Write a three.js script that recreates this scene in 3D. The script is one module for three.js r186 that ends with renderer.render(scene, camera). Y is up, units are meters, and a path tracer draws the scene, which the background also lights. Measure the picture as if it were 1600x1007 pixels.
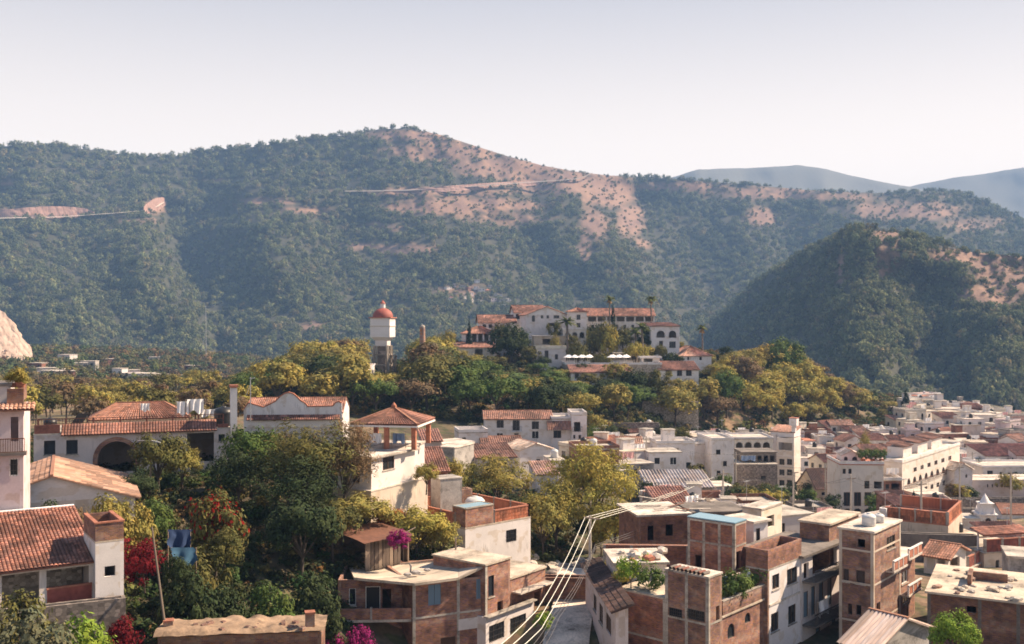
import * as THREE from 'three';
import { mergeGeometries } from 'three/addons/utils/BufferGeometryUtils.js';

// ---------------------------------------------------------------- camera, sky, sun, exposure
const F = 1555, CX = 800, CY = 503.5, CAMY = 60;      // focal length and centre of the photograph in pixels; eye height
const scene = new THREE.Scene();
const camera = new THREE.PerspectiveCamera(2 * Math.atan(503.5 / F) * 180 / Math.PI, 1600 / 1007, 0.5, 60000);
camera.position.set(0, CAMY, 0);
camera.lookAt(0, CAMY, -100);
camera.focus = 12; camera.userData.fStop = 2.7;           // the compact camera was focused short: the whole view is a little soft
const SUN = new THREE.Vector3(0.70, 0.655, -0.22).normalize();
{
  const w = 512, h = 256, data = new Float32Array(w * h * 4);
  const mix = (a, b, t) => a + (b - a) * t;
  for (let j = 0; j < h; j++) for (let i = 0; i < w; i++) {
    const el = ((j + 0.5) / h - 0.5) * Math.PI, az = ((i + 0.5) / w - 0.5) * 2 * Math.PI;
    const e = Math.max(0, Math.sin(el));
    const d = new THREE.Vector3(Math.cos(el) * Math.cos(az), Math.sin(el), Math.cos(el) * Math.sin(az));
    const g = Math.max(0, d.dot(SUN) * 0.5 + 0.5);
    const t = 1 - Math.exp(-Math.pow(e * 3.75, 1.6)), glow = 1 + 0.16 * g * g * g;
    const hz = [1.01, 0.83, 0.64], zn = [0.05, 0.095, 0.175];
    for (let c = 0; c < 3; c++) data[(j * w + i) * 4 + c] = el < 0 ? [0.20, 0.17, 0.13][c] : mix(hz[c], zn[c], t) * glow;
    data[(j * w + i) * 4 + 3] = 1;
  }
  const sky = new THREE.DataTexture(data, w, h, THREE.RGBAFormat, THREE.FloatType);
  sky.mapping = THREE.EquirectangularReflectionMapping; sky.magFilter = THREE.LinearFilter; sky.minFilter = THREE.LinearFilter;
  sky.needsUpdate = true;
  scene.background = sky; scene.environment = sky;
}
const sun = new THREE.DirectionalLight(0xffe6c8, 5);
sun.position.copy(SUN).multiplyScalar(900).add(new THREE.Vector3(0, 30, -300));
sun.target.position.set(0, 30, -300);
sun.castShadow = true; sun.shadow.mapSize.set(4096, 4096);
Object.assign(sun.shadow.camera, { left: -420, right: 420, top: 320, bottom: -320, near: 10, far: 2600 });
scene.add(sun, sun.target);
const renderer = new THREE.WebGLRenderer({ antialias: true });
renderer.toneMapping = THREE.LinearToneMapping;
renderer.toneMappingExposure = 2.42;
renderer.shadowMap.enabled = true;
scene.fog = new THREE.FogExp2(new THREE.Color().setRGB(0.32, 0.56, 1.0), 0.0002);

// ---------------------------------------------------------------- small tools
const V = (x, y, z) => new THREE.Vector3(x, y, z);
const RNG = (s) => () => { s = (s + 0x6d2b79f5) | 0; let t = Math.imul(s ^ (s >>> 15), 1 | s); t = (t + Math.imul(t ^ (t >>> 7), 61 | t)) ^ t; return ((t ^ (t >>> 14)) >>> 0) / 4294967296; };
const rnd = RNG(71);
const R = (a, b) => a + (b - a) * rnd();
const pick = (l) => l[Math.floor(rnd() * l.length)];
const clamp = (x, a, b) => Math.min(b, Math.max(a, x));
const lerp = (a, b, t) => a + (b - a) * t;
const smooth = (a, b, x) => { const t = clamp((x - a) / (b - a), 0, 1); return t * t * (3 - 2 * t); };
const hash = (x, y) => { let h = Math.imul(x | 0, 374761393) + Math.imul(y | 0, 668265263); h = Math.imul(h ^ (h >>> 13), 1274126177); return ((h ^ (h >>> 16)) >>> 0) / 4294967296; };
function noise(x, y, wrap = 0) {
  const xi = Math.floor(x), yi = Math.floor(y), u = x - xi, v = y - yi, s = u * u * (3 - 2 * u), t = v * v * (3 - 2 * v);
  const m = (k) => (wrap ? ((k % wrap) + wrap) % wrap : k);
  return lerp(lerp(hash(m(xi), m(yi)), hash(m(xi + 1), m(yi)), s), lerp(hash(m(xi), m(yi + 1)), hash(m(xi + 1), m(yi + 1)), s), t);
}
function fbm(x, y, o = 4, wrap = 0) { let a = 0.5, s = 0, n = 0; for (let i = 0; i < o; i++) { s += a * noise(x, y, wrap); n += a; x *= 2; y *= 2; wrap *= 2; a *= 0.5; } return s / n; }
const P = (px, py, d) => V((px - CX) / F * d, CAMY + (CY - py) / F * d, -d);            // the point at depth d behind a pixel
function pl(points) {                                                                    // piecewise linear table
  return (x) => { if (x <= points[0][0]) return points[0][1]; for (let i = 1; i < points.length; i++) if (x <= points[i][0]) { const [a, b] = points[i - 1], [c, e] = points[i]; return b + (e - b) * (x - a) / (c - a); } return points[points.length - 1][1]; };
}
const used = new Map();
function numbered(n) { const k = (used.get(n) || 0); used.set(n, k + 1); return k ? `${n}_${String(k).padStart(3, '0')}` : n; }
function tag(o, label, category, group) { o.userData.label = label; o.userData.category = category; if (group) o.userData.group = group; return o; }
const shade = (o) => { o.castShadow = true; o.receiveShadow = true; return o; };
const origin = new WeakMap();
function thing(name, label, category, at, group) {
  const g = new THREE.Group(); g.name = numbered(name); g.position.copy(at); origin.set(g, at.clone()); tag(g, label, category, group); scene.add(g); return g;
}
function add(parent, name, geo, mat) {                    // geo in world metres; becomes a part of parent
  if (Array.isArray(geo)) { if (!geo.length) return null; geo = merge(geo); }
  const o = origin.get(parent); if (o) geo.translate(-o.x, -o.y, -o.z);
  const m = shade(new THREE.Mesh(geo, mat)); m.name = name; if (o) origin.set(m, o); parent.add(m); return m;
}
function structure(name, geo, mat) { const m = shade(new THREE.Mesh(geo, mat)); m.name = numbered(name); m.userData.kind = 'structure'; scene.add(m); return m; }
function merge(list) {
  const wantColor = list.some((g) => g.attributes.color);
  list = list.map((g) => { if (g.index) g = g.toNonIndexed(); for (const k of Object.keys(g.attributes)) if (!['position', 'normal', 'uv', 'color'].includes(k)) g.deleteAttribute(k); if (!g.attributes.uv) g.setAttribute('uv', new THREE.BufferAttribute(new Float32Array(g.attributes.position.count * 2), 2)); if (wantColor && !g.attributes.color) g.setAttribute('color', new THREE.BufferAttribute(new Float32Array(g.attributes.position.count * 3).fill(1), 3)); return g; });
  return mergeGeometries(list, false);
}
// a box with uv in metres; turned by a about its centre (x axis -> right and away)
function box(cx, cy, cz, w, h, d, a = 0) {
  const g = new THREE.BoxGeometry(w, h, d), uv = g.attributes.uv, n = g.attributes.normal, p = g.attributes.position;
  for (let i = 0; i < uv.count; i++) { const ax = Math.abs(n.getX(i)) > 0.5, ay = Math.abs(n.getY(i)) > 0.5; uv.setXY(i, ax ? p.getZ(i) : p.getX(i), ay ? p.getZ(i) : p.getY(i) + cy); }
  g.rotateY(a); g.translate(cx, cy, cz); return g;
}
function beam(a, b, w, h = w) { const d = b.clone().sub(a), g = new THREE.BoxGeometry(w, h, d.length()); g.lookAt(d.clone().normalize()); g.translate((a.x + b.x) / 2, (a.y + b.y) / 2, (a.z + b.z) / 2); return g; }
function cyl(p, r0, r1, h, seg = 10, open = false) { const g = new THREE.CylinderGeometry(r1, r0, h, seg, 1, open); g.translate(p.x, p.y + h / 2, p.z); return g; }
function tube(points, r0, r1, sides = 5, n = points.length * 3) {      // tapered, smooth
  const c = new THREE.CatmullRomCurve3(points), fr = c.computeFrenetFrames(n), pos = [], idx = [];
  for (let i = 0; i <= n; i++) { const t = i / n, p = c.getPoint(t), r = lerp(r0, r1, t); for (let k = 0; k < sides; k++) { const th = k / sides * 2 * Math.PI; const q = p.clone().addScaledVector(fr.normals[i], Math.cos(th) * r).addScaledVector(fr.binormals[i], Math.sin(th) * r); pos.push(q.x, q.y, q.z); } }
  for (let i = 0; i < n; i++) for (let k = 0; k < sides; k++) { const a = i * sides + k, b = i * sides + (k + 1) % sides; idx.push(a, b, a + sides, b, b + sides, a + sides); }
  const g = new THREE.BufferGeometry(); g.setAttribute('position', new THREE.Float32BufferAttribute(pos, 3)); g.setIndex(idx); g.computeVertexNormals(); return g;
}

// ---------------------------------------------------------------- procedural textures and materials
const lin = (c) => (c <= 0.0031308 ? 12.92 * c : 1.055 * Math.pow(c, 1 / 2.4) - 0.055);
function texture(n, fn, metres, gray = false) {
  const d = new Uint8Array(n * n * 4);
  for (let j = 0; j < n; j++) for (let i = 0; i < n; i++) { const c = fn(i / n, j / n); for (let k = 0; k < 3; k++) d[(j * n + i) * 4 + k] = clamp(Math.round(255 * (gray ? c[k] : lin(clamp(c[k], 0, 1)))), 0, 255); d[(j * n + i) * 4 + 3] = 255; }
  const t = new THREE.DataTexture(d, n, n); t.wrapS = t.wrapT = THREE.RepeatWrapping; t.magFilter = THREE.LinearFilter; t.minFilter = THREE.LinearMipmapLinearFilter; t.generateMipmaps = true; if (!gray) t.colorSpace = THREE.SRGBColorSpace; t.repeat.set(1 / metres, 1 / metres); t.needsUpdate = true; return t;
}
const tPlaster = texture(512, (u, v) => {
  const a = fbm(u * 6, v * 6, 5, 6), b = fbm(u * 40 + 3, v * 5 + 9, 3, 5), c = noise(u * 128, v * 128, 128);
  const st = smooth(0.56, 0.8, b) * smooth(0.35, 0.7, a), ch = smooth(0.62, 0.69, fbm(u * 9 + 5, v * 9 + 2, 4, 9));
  const k = 0.9 + 0.3 * (a - 0.5) + 0.08 * (c - 0.5) - 0.38 * st;
  return [k - 0.1 * ch, k - 0.14 * ch - 0.01 * st, k - 0.2 * ch - 0.02 * st];
}, 9);
const tConcrete = texture(512, (u, v) => { const a = fbm(u * 5, v * 5, 5, 5), c = fbm(u * 60, v * 60, 2, 60), s = smooth(0.55, 0.75, fbm(u * 3 + 7, v * 3 + 1, 4, 3)); const e = smooth(0.6, 0.68, fbm(u * 9 + 1, v * 9 + 4, 4, 9)); const k = 0.74 + 0.7 * (a - 0.5) + 0.34 * (c - 0.5) - 0.24 * s - 0.16 * e; return [k, k * 0.97, k * 0.93]; }, 6);
const tBrick = texture(1024, (u, v) => {
  const row = Math.floor(v * 40), off = (row % 2) * 0.5, cx = u * 12 + off, col = Math.floor(cx), fx = cx - col, fy = v * 40 - row;
  const j = hash((col % 12) * 7 + 1, row * 13 + 5), m = fx < 0.045 || fx > 0.955 || fy < 0.14 || fy > 0.9, a = fbm(u * 5, v * 5, 5, 5), w = smooth(0.56, 0.72, fbm(u * 4 + 3, v * 4 + 8, 4, 4)), g = noise(u * 256, v * 256, 256);
  let c = [lerp(0.20, 0.44, j), lerp(0.085, 0.19, j), lerp(0.055, 0.125, hash(col % 12 + 31, row))];
  if (m) c = [0.30, 0.25, 0.20];
  const bl = hash(Math.floor(cx / 3) % 4 + 90, Math.floor(row / 4)), k = 0.78 + 0.95 * (a - 0.5) + 0.25 * (g - 0.5) + 0.22 * (bl - 0.5);
  return c.map((x, i) => lerp(x * k, [0.42, 0.35, 0.28][i] * k, w * 0.4));
}, 3);
const tStone = texture(512, (u, v) => { let best = 9, sec = 9, id = 0; const X = u * 9, Y = v * 12, xi = Math.floor(X), yi = Math.floor(Y); for (let a = -1; a < 2; a++) for (let b = -1; b < 2; b++) { const p = ((xi + a) % 9 + 9) % 9, q = ((yi + b) % 12 + 12) % 12; const dx = xi + a + 0.15 + 0.7 * hash(p, q) - X, dy = yi + b + 0.15 + 0.7 * hash(p + 50, q) - Y, d = Math.hypot(dx, dy); if (d < best) { sec = best; best = d; id = hash(p + 9, q + 77); } else if (d < sec) sec = d; } const e = smooth(0.02, 0.14, sec - best), k = lerp(0.14, 0.42, id) * e + 0.2 * (1 - e) + 0.1 * (fbm(u * 30, v * 30, 3, 30) - 0.5); return [k * 1.08, k * 0.96, k * 0.82]; }, 2.6);
const tSoil = texture(512, (u, v) => { const a = fbm(u * 6, v * 6, 5, 6), b = fbm(u * 30 + 4, v * 30, 3, 30), gr = smooth(0.45, 0.62, fbm(u * 11 + 2, v * 11 + 5, 4, 11)); const k = 0.55 + 0.8 * (a - 0.5) + 0.5 * (b - 0.5); return [lerp(0.36, 0.19, gr) * k * 1.3, lerp(0.27, 0.2, gr) * k * 1.3, lerp(0.19, 0.09, gr) * k * 1.3]; }, 14);
const tGrain = texture(256, (u, v) => { const k = 0.78 + 0.5 * (fbm(u * 16, v * 16, 4, 16) - 0.5) + 0.3 * (noise(u * 128, v * 128, 128) - 0.5); return [k, k, k]; }, 20);
const tBump = texture(256, (u, v) => { const k = fbm(u * 20, v * 20, 4, 20); return [k, k, k]; }, 3, true);
const tWood = texture(256, (u, v) => { const k = 0.5 + 0.7 * (fbm(u * 40, v * 3, 4, 3) - 0.5); return [k * 0.8, k * 0.68, k * 0.55]; }, 2);
const rgb = (r, g, b) => new THREE.Color().setRGB(r, g, b);
const mat = (c, map, rough = 0.9, o = {}) => new THREE.MeshStandardMaterial({ color: rgb(...c), map: map || null, roughness: rough, side: THREE.DoubleSide, ...o });
const M = {
  white: mat([0.80, 0.755, 0.735], tPlaster), white2: mat([0.72, 0.655, 0.625], tPlaster), pink: mat([0.68, 0.56, 0.56], tPlaster), cream: mat([0.80, 0.72, 0.60], tPlaster), beige: mat([0.62, 0.52, 0.42], tPlaster),
  grey: mat([0.52, 0.49, 0.47], tConcrete), concrete: mat([0.60, 0.55, 0.49], tConcrete), pale: mat([0.80, 0.72, 0.64], tConcrete), dark: mat([0.24, 0.21, 0.19], tConcrete), screed: mat([0.70, 0.60, 0.49], tConcrete),
  brick: mat([1, 1, 1], tBrick, 0.9, { bumpMap: tBump, bumpScale: 0.01 }), brick2: mat([1.0, 0.82, 0.78], tBrick), brick3: mat([0.74, 0.66, 0.62], tBrick), rose: mat([1.12, 1.02, 1.0], tBrick),
  stone: mat([1.15, 1.1, 1.05], tStone), stone2: mat([0.8, 0.74, 0.74], tStone), soil: mat([1, 1, 1], tSoil),
  tile: mat([1, 1, 1], tGrain, 0.85, { vertexColors: true }), ridge: mat([0.42, 0.2, 0.125], tGrain, 0.85),
  glass: new THREE.MeshPhysicalMaterial({ color: rgb(0.02, 0.024, 0.03), roughness: 0.12, metalness: 0, side: THREE.DoubleSide }),
  frameW: mat([0.78, 0.76, 0.72], null, 0.6), frameB: mat([0.11, 0.065, 0.04], null, 0.6), iron: mat([0.045, 0.04, 0.04], null, 0.6), rust: mat([0.20, 0.085, 0.05], tGrain, 0.8), wood: mat([0.62, 0.55, 0.5], tWood, 0.9), woodDark: mat([0.30, 0.26, 0.24], tWood, 0.9), door: mat([0.16, 0.08, 0.05], tWood, 0.7), doorBlue: mat([0.12, 0.19, 0.26], null, 0.5), doorWhite: mat([0.62, 0.64, 0.68], null, 0.6),
  terracotta: mat([0.52, 0.20, 0.12], tGrain, 0.85), redPaint: mat([0.40, 0.10, 0.07], tGrain, 0.7), oxide: mat([0.30, 0.12, 0.09], tConcrete), black: mat([0.018, 0.018, 0.02], null, 0.45), tank: mat([0.75, 0.73, 0.70], tGrain, 0.6), metal: mat([0.62, 0.62, 0.62], tGrain, 0.5, { metalness: 0.4 }), blueGlass: new THREE.MeshPhysicalMaterial({ color: rgb(0.22, 0.36, 0.44), roughness: 0.25, side: THREE.DoubleSide }),
  blueTarp: mat([0.015, 0.035, 0.09], null, 0.95), blueTarp2: mat([0.03, 0.085, 0.14], null, 0.95), cloth: mat([0.86, 0.84, 0.83], null, 0.9), clothPink: mat([0.74, 0.42, 0.40], null, 0.9), clothBlue: mat([0.18, 0.26, 0.42], null, 0.9), cable: mat([0.78, 0.76, 0.66], null, 0.5), cableDark: mat([0.12, 0.11, 0.11], null, 0.6),
  earthRoof: mat([0.40, 0.28, 0.19], tConcrete, 1), bark: mat([0.17, 0.13, 0.10], tGrain, 0.95), barkPale: mat([0.30, 0.25, 0.21], tGrain, 0.95), asphalt: mat([0.42, 0.38, 0.34], tConcrete), rock: mat([0.60, 0.46, 0.39], tConcrete), cut: mat([0.60, 0.38, 0.32], tConcrete), green: mat([0.10, 0.2, 0.1], null, 0.6),
};
for (const [k, n] of [['white', [[1, 0.985, 0.97], [0.93, 0.9, 0.9], [0.97, 0.93, 0.86], [1.03, 1.02, 1.03]]], ['white2', [[1, 1, 1], [0.95, 0.9, 0.9], [0.92, 0.92, 0.93], [1.04, 1.0, 0.93]]]]) M[k + 'es'] = n.map((c, i) => { const m = M[k].clone(); m.color.multiply(rgb(...c)); m.map = tPlaster.clone(); m.map.offset.set(i * 0.27, i * 0.31); m.map.repeat.set(1 / (7 + i * 1.7), 1 / (7 + i * 1.7)); m.map.needsUpdate = true; return m; });
const leafMat = (r, g, b) => new THREE.MeshPhysicalMaterial({ color: rgb(r, g, b), roughness: 0.95, transmission: 0.22, thickness: 0, vertexColors: true, side: THREE.DoubleSide, specularIntensity: 0.25 });
const L = {
  yellow: leafMat(0.35, 0.295, 0.068), gold: leafMat(0.40, 0.29, 0.068), olive: leafMat(0.285, 0.24, 0.065), oliveDark: leafMat(0.125, 0.118, 0.036), green: leafMat(0.092, 0.138, 0.034), dark: leafMat(0.042, 0.06, 0.022), bright: leafMat(0.19, 0.27, 0.035), brown: leafMat(0.175, 0.12, 0.0651), grey: leafMat(0.15, 0.15, 0.0851), red: leafMat(0.42, 0.035, 0.025), crimson: leafMat(0.15, 0.009, 0.014), magenta: leafMat(0.30, 0.02, 0.14), orange: leafMat(0.3, 0.11, 0.03), cypress: leafMat(0.022, 0.04, 0.025),
  forest: leafMat(1, 1, 1), palm: leafMat(0.12, 0.14, 0.04), straw: leafMat(0.34, 0.22, 0.1),
};

// ---------------------------------------------------------------- the land: town slope, hotel hill and valley as one smooth sheet
// [pixel column, distance, height relative to the eye], read off where walls and trunks meet the ground
const LAND = [
  [-500, 12, -22], [800, 12, -24], [2100, 12, -24], [-300, 45, -20], [300, 40, -21], [800, 45, -25], [1300, 45, -27], [1900, 45, -27],
  [20, 56, -18.6], [180, 62, -19.5], [430, 74, -20.8], [300, 70, -19.8], [700, 74, -27], [790, 75, -27.5], [840, 72, -26.5], [890, 77, -24], [1060, 72, -26.5], [1360, 80, -26], [1520, 82, -25], [1650, 80, -25.5],
  [20, 72, -16], [130, 80, -15.8], [250, 90, -15.2], [120, 98, -15.2], [350, 98, -15], [500, 88, -17], [620, 92, -18.5], [770, 96, -23.6], [870, 108, -26], [1000, 100, -24], [1180, 100, -25],
  [430, 130, -15], [620, 120, -17.5], [-100, 110, -16], [720, 150, -21.5], [835, 185, -24], [1000, 160, -28], [1090, 190, -31], [1200, 170, -33], [1360, 180, -35.5], [1470, 200, -37], [1480, 130, -28.5], [1650, 160, -30], [1230, 232, -42], [1560, 235, -38.5], [1700, 250, -38], [1450, 300, -36], [1600, 320, -36], [1480, 420, -34.5], [1560, 440, -37], [1650, 430, -42],
  [300, 190, -17.5], [480, 195, -17.6], [620, 200, -18.8], [760, 205, -19.5], [900, 212, -20.5], [1010, 240, -24], [1120, 262, -27], [1220, 290, -30], [1320, 310, -31], [1400, 340, -33],
  [400, 240, -19], [450, 240, -17], [600, 250, -15.5], [760, 250, -15.5], [900, 258, -17], [1050, 275, -18.5], [1180, 290, -22], [1280, 330, -25],
  [470, 285, -16], [590, 282, -14.5], [720, 300, -11.5], [850, 302, -11.5], [960, 292, -14], [1080, 302, -13.2], [1130, 315, -14.5], [1200, 325, -17], [1280, 350, -22],
  [470, 350, -22], [600, 370, -20], [800, 390, -15], [1000, 390, -15], [1150, 390, -19], [1280, 420, -27], [1400, 440, -34],
  [-200, 400, -24], [60, 420, -27], [200, 450, -29], [330, 480, -32], [600, 520, -48], [900, 540, -50], [1200, 540, -48], [1500, 540, -52], [1800, 540, -55], [-100, 640, -22], [100, 650, -23], [300, 700, -27], [500, 760, -40], [900, 800, -62], [1400, 800, -70], [1800, 800, -70], [-300, 900, -26], [200, 950, -31], [500, 980, -44], [900, 1000, -66], [1500, 1000, -75],
  [-700, 200, -18], [-800, 600, -25], [2300, 200, -36], [2300, 600, -60],
];
const landY = (() => {
  const S = 100, pts = LAND.map(([px, d, y]) => [(px - CX) / F * d / S, -d / S, y]), n = pts.length, m = n + 3;
  const k = (r2) => (r2 < 1e-12 ? 0 : 0.5 * r2 * Math.log(r2)), A = [];
  for (let i = 0; i < m; i++) { A.push(new Float64Array(m + 1)); }
  for (let i = 0; i < n; i++) { for (let j = 0; j < n; j++) A[i][j] = k((pts[i][0] - pts[j][0]) ** 2 + (pts[i][1] - pts[j][1]) ** 2) + (i === j ? 0.002 : 0); A[i][n] = A[n][i] = 1; A[i][n + 1] = A[n + 1][i] = pts[i][0]; A[i][n + 2] = A[n + 2][i] = pts[i][1]; A[i][m] = pts[i][2]; }
  for (let c = 0; c < m; c++) {
    let p = c; for (let r = c + 1; r < m; r++) if (Math.abs(A[r][c]) > Math.abs(A[p][c])) p = r;
    [A[c], A[p]] = [A[p], A[c]];
    for (let r = 0; r < m; r++) if (r !== c) { const f = A[r][c] / A[c][c]; if (f) for (let q = c; q <= m; q++) A[r][q] -= f * A[c][q]; }
  }
  const w = A.map((row, i) => row[m] / row[i]);
  return (x, z) => { x /= S; z /= S; let y = w[n] + w[n + 1] * x + w[n + 2] * z; for (let i = 0; i < n; i++) y += w[i] * k((x - pts[i][0]) ** 2 + (z - pts[i][1]) ** 2); return CAMY + clamp(y, -95, 0); };
})();
const ground = (x, z) => landY(x, z) + 0.5 * (fbm(x * 0.13 + 40, z * 0.13, 3) - 0.5);
const onGround = (px, d) => { const x = (px - CX) / F * d; return V(x, ground(x, -d), -d); };
function sheet(nu, nv, at, colorAt) {                       // a grid of points with uv in metres and vertex colours
  const pos = new Float32Array((nu + 1) * (nv + 1) * 3), col = new Float32Array(pos.length), uv = new Float32Array((nu + 1) * (nv + 1) * 2), idx = [];
  for (let j = 0; j <= nv; j++) for (let i = 0; i <= nu; i++) { const k = j * (nu + 1) + i, p = at(i / nu, j / nv), c = colorAt ? colorAt(i / nu, j / nv, p) : [1, 1, 1]; pos.set([p.x, p.y, p.z], k * 3); col.set(c, k * 3); uv.set([p.x, p.z], k * 2); }
  for (let j = 0; j < nv; j++) for (let i = 0; i < nu; i++) { const a = j * (nu + 1) + i; idx.push(a, a + 1, a + nu + 1, a + 1, a + nu + 2, a + nu + 1); }
  const g = new THREE.BufferGeometry(); g.setAttribute('position', new THREE.BufferAttribute(pos, 3)); g.setAttribute('color', new THREE.BufferAttribute(col, 3)); g.setAttribute('uv', new THREE.BufferAttribute(uv, 2)); g.setIndex(idx); g.computeVertexNormals(); return g;
}
const mLand = mat([1, 1, 1], tSoil, 1, { vertexColors: true });
structure('ground', sheet(150, 190, (u, v) => { const d = 6 * Math.pow(1250 / 6, v), px = -900 + 3400 * u, x = (px - CX) / F * d; return V(x, ground(x, -d), -d); }, (u, v, p) => { const n = fbm(p.x * 0.03, p.z * 0.03, 4), g = smooth(0.4, 0.62, n); return [lerp(0.8, 0.34, g), lerp(0.7, 0.36, g), lerp(0.6, 0.28, g)]; }), mLand);

// the land goes on behind and beside the viewpoint
structure('ground_behind', sheet(40, 40, (u, v) => { const x = lerp(-2600, 2600, u), z = lerp(-5.9, 2600, v * v); return V(x, landY(clamp(x, -8, 8), -8) - 0.4 + 2 * (fbm(x * 0.01, z * 0.01, 3) - 0.5) * smooth(5, 60, Math.hypot(x, z)), z); }, () => [0.6, 0.55, 0.45]), mLand);
structure('ground_far', sheet(30, 30, (u, v) => V(lerp(-7000, 7000, u), CAMY - 104, lerp(-7000, 2600, v)), () => [0.55, 0.55, 0.42]), mLand);
// ---------------------------------------------------------------- mountains: real slopes whose ridge and foot follow what the photograph shows
function hill(name, o, material) {
  const at = (px, v) => {
    if (v <= 1) { const py = lerp(o.foot(px), o.ridge(px), v); return P(px, py, o.dist(px, v, py)); }
    const r = P(px, o.ridge(px), o.dist(px, 1, o.ridge(px))), t = (v - 1) * o.back; return V(r.x * (1 + t / -r.z), r.y - t * 0.42 - 0.4, r.z - t);
  };
  const nu = Math.round((o.px1 - o.px0) / o.step), nv = o.nv;
  structure(name, sheet(nu, nv, (u, v) => at(lerp(o.px0, o.px1, u), v * 1.35), (u, v) => { const px = lerp(o.px0, o.px1, u), w = v * 1.35, py = lerp(o.foot(px), o.ridge(px), Math.min(1, w)); return o.color(px, py, w); }), material);
  return at;
}
const gauss = (x, y, cx, cy, rx, ry) => Math.exp(-(((x - cx) / rx) ** 2) - (((y - cy) / ry) ** 2));
// gullies on the big mountain: polyline in the picture, depth in metres, half width to its left and right
const GULLIES = [
  { p: [[330, 262], [346, 540]], x: pl([[330, 262], [340, 268], [420, 284], [480, 326], [560, 352]]), y0: 325, y1: 600, dep: 105, wl: 24, wr: 85 },
  { x: pl([[280, 985], [330, 1012], [400, 1040], [470, 1075], [560, 1110]]), y0: 285, y1: 600, dep: 130, wl: 45, wr: 150 },
  { x: pl([[330, 1215], [400, 1240], [470, 1262]]), y0: 320, y1: 600, dep: 70, wl: 30, wr: 110 },
  { x: pl([[340, 800], [420, 840], [470, 850]]), y0: 340, y1: 470, dep: 45, wl: 70, wr: 55 },
  { x: pl([[280, 520], [400, 575], [520, 600]]), y0: 250, y1: 560, dep: 45, wl: 110, wr: 90 },
  { x: pl([[240, 300], [320, 330]]), y0: 225, y1: 330, dep: 60, wl: 60, wr: 90 },
  { x: pl([[200, 110], [320, 90]]), y0: 230, y1: 330, dep: 30, wl: 50, wr: 60 },
  { x: pl([[380, 120], [560, 170]]), y0: 360, y1: 600, dep: 28, wl: 60, wr: 50 },
];
const gully = (px, py) => { let s = 0; for (const g of GULLIES) { const dx = px - g.x(py); s += g.dep * Math.exp(-((dx / (dx < 0 ? g.wl : g.wr)) ** 2)) * smooth(g.y0 - 30, g.y0 + 30, py) * (1 - smooth(g.y1 - 10, g.y1 + 30, py)); } return s; };
const ridgeMain = pl([[-300, 246], [-100, 236], [0, 229], [50, 225], [100, 229], [150, 235], [200, 243], [240, 245], [290, 243], [320, 235], [400, 229], [450, 222], [490, 215], [540, 211], [590, 202], [640, 200], [690, 211], [740, 227], [790, 243], [850, 259], [900, 268], [950, 274], [1000, 276], [1080, 281], [1150, 287], [1200, 291], [1260, 297], [1320, 300], [1400, 302], [1450, 298], [1500, 301], [1540, 315], [1600, 345], [1700, 372], [1900, 380]]);
const distMain = (px, v, py) => { const df = 1020, dr = 1800 + 160 * smooth(300, 640, px) + 60 * Math.sin(px * 0.006); return df + (dr - df) * (0.85 * v + 0.15 * v * v) + 1.7 * gully(px, py) * (0.35 + 0.65 * Math.sin(Math.PI * clamp(v, 0.08, 0.97))) + 190 * (fbm(px * 0.009 + 5, py * 0.010, 4) - 0.5) - 60 * gauss(px, py, 150, 420, 130, 90); };
// bare dry-grass places on the slopes: centre, half axes, strength
const BARE = [[640, 212, 75, 10, 1], [700, 236, 110, 18, 0.9], [800, 262, 110, 20, 0.95], [880, 284, 90, 22, 1], [690, 300, 150, 8, 0.9], [720, 322, 140, 15, 1], [790, 342, 90, 14, 0.6], [600, 355, 60, 8, 0.5], [630, 390, 60, 9, 0.95], [560, 385, 40, 8, 0.6], [950, 300, 46, 30, 1], [985, 346, 26, 34, 0.9], [930, 350, 28, 30, 0.8], [915, 390, 12, 26, 1], [1005, 382, 16, 10, 0.9], [415, 316, 46, 8, 1], [330, 283, 26, 4, 0.8], [480, 330, 60, 8, 0.6], [1060, 292, 90, 9, 0.8], [1190, 302, 110, 12, 0.75], [1190, 340, 26, 18, 0.9], [1310, 308, 100, 9, 0.6], [1420, 330, 110, 18, 0.75], [1520, 350, 70, 14, 0.6], [1450, 305, 60, 6, 0.4], [720, 455, 60, 14, 0.5], [60, 333, 95, 9, 1], [215, 345, 50, 4, 0.6], [242, 322, 18, 12, 1], [10, 286, 14, 5, 0.7], [490, 512, 18, 10, 0.8]];
const bare = (px, py, list = BARE) => { let s = 0; for (const [x, y, rx, ry, k] of list) s = Math.max(s, k * Math.exp(-1.1 * ((((px - x) / rx) ** 2 + ((py - y) / ry) ** 2) ** 1.5))); return s * (0.6 + 0.8 * fbm(px * 0.05, py * 0.09, 3)); };
const earth = (px, py, b) => { const n = fbm(px * 0.11 + py * 0.05, py * 0.2, 4), f = noise(px * 0.9, py * 0.9), t = smooth(0.2, 0.75, b + 0.75 * (n - 0.5) + 0.12 * (f - 0.5)); return [lerp(0.05, 0.27, t) * (0.6 + 0.8 * n), lerp(0.05, 0.165, t) * (0.6 + 0.8 * n), lerp(0.028, 0.118, t) * (0.8 + 0.4 * n)]; };
const mHill = mat([1.15, 1.15, 1.15], tGrain, 1, { vertexColors: true });
const mainAt = hill('mountain_slope', { px0: -300, px1: 1900, step: 7, nv: 100, ridge: ridgeMain, foot: () => 590, dist: distMain, back: 500, color: (px, py) => earth(px, py, bare(px, py)) }, mHill);
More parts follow.
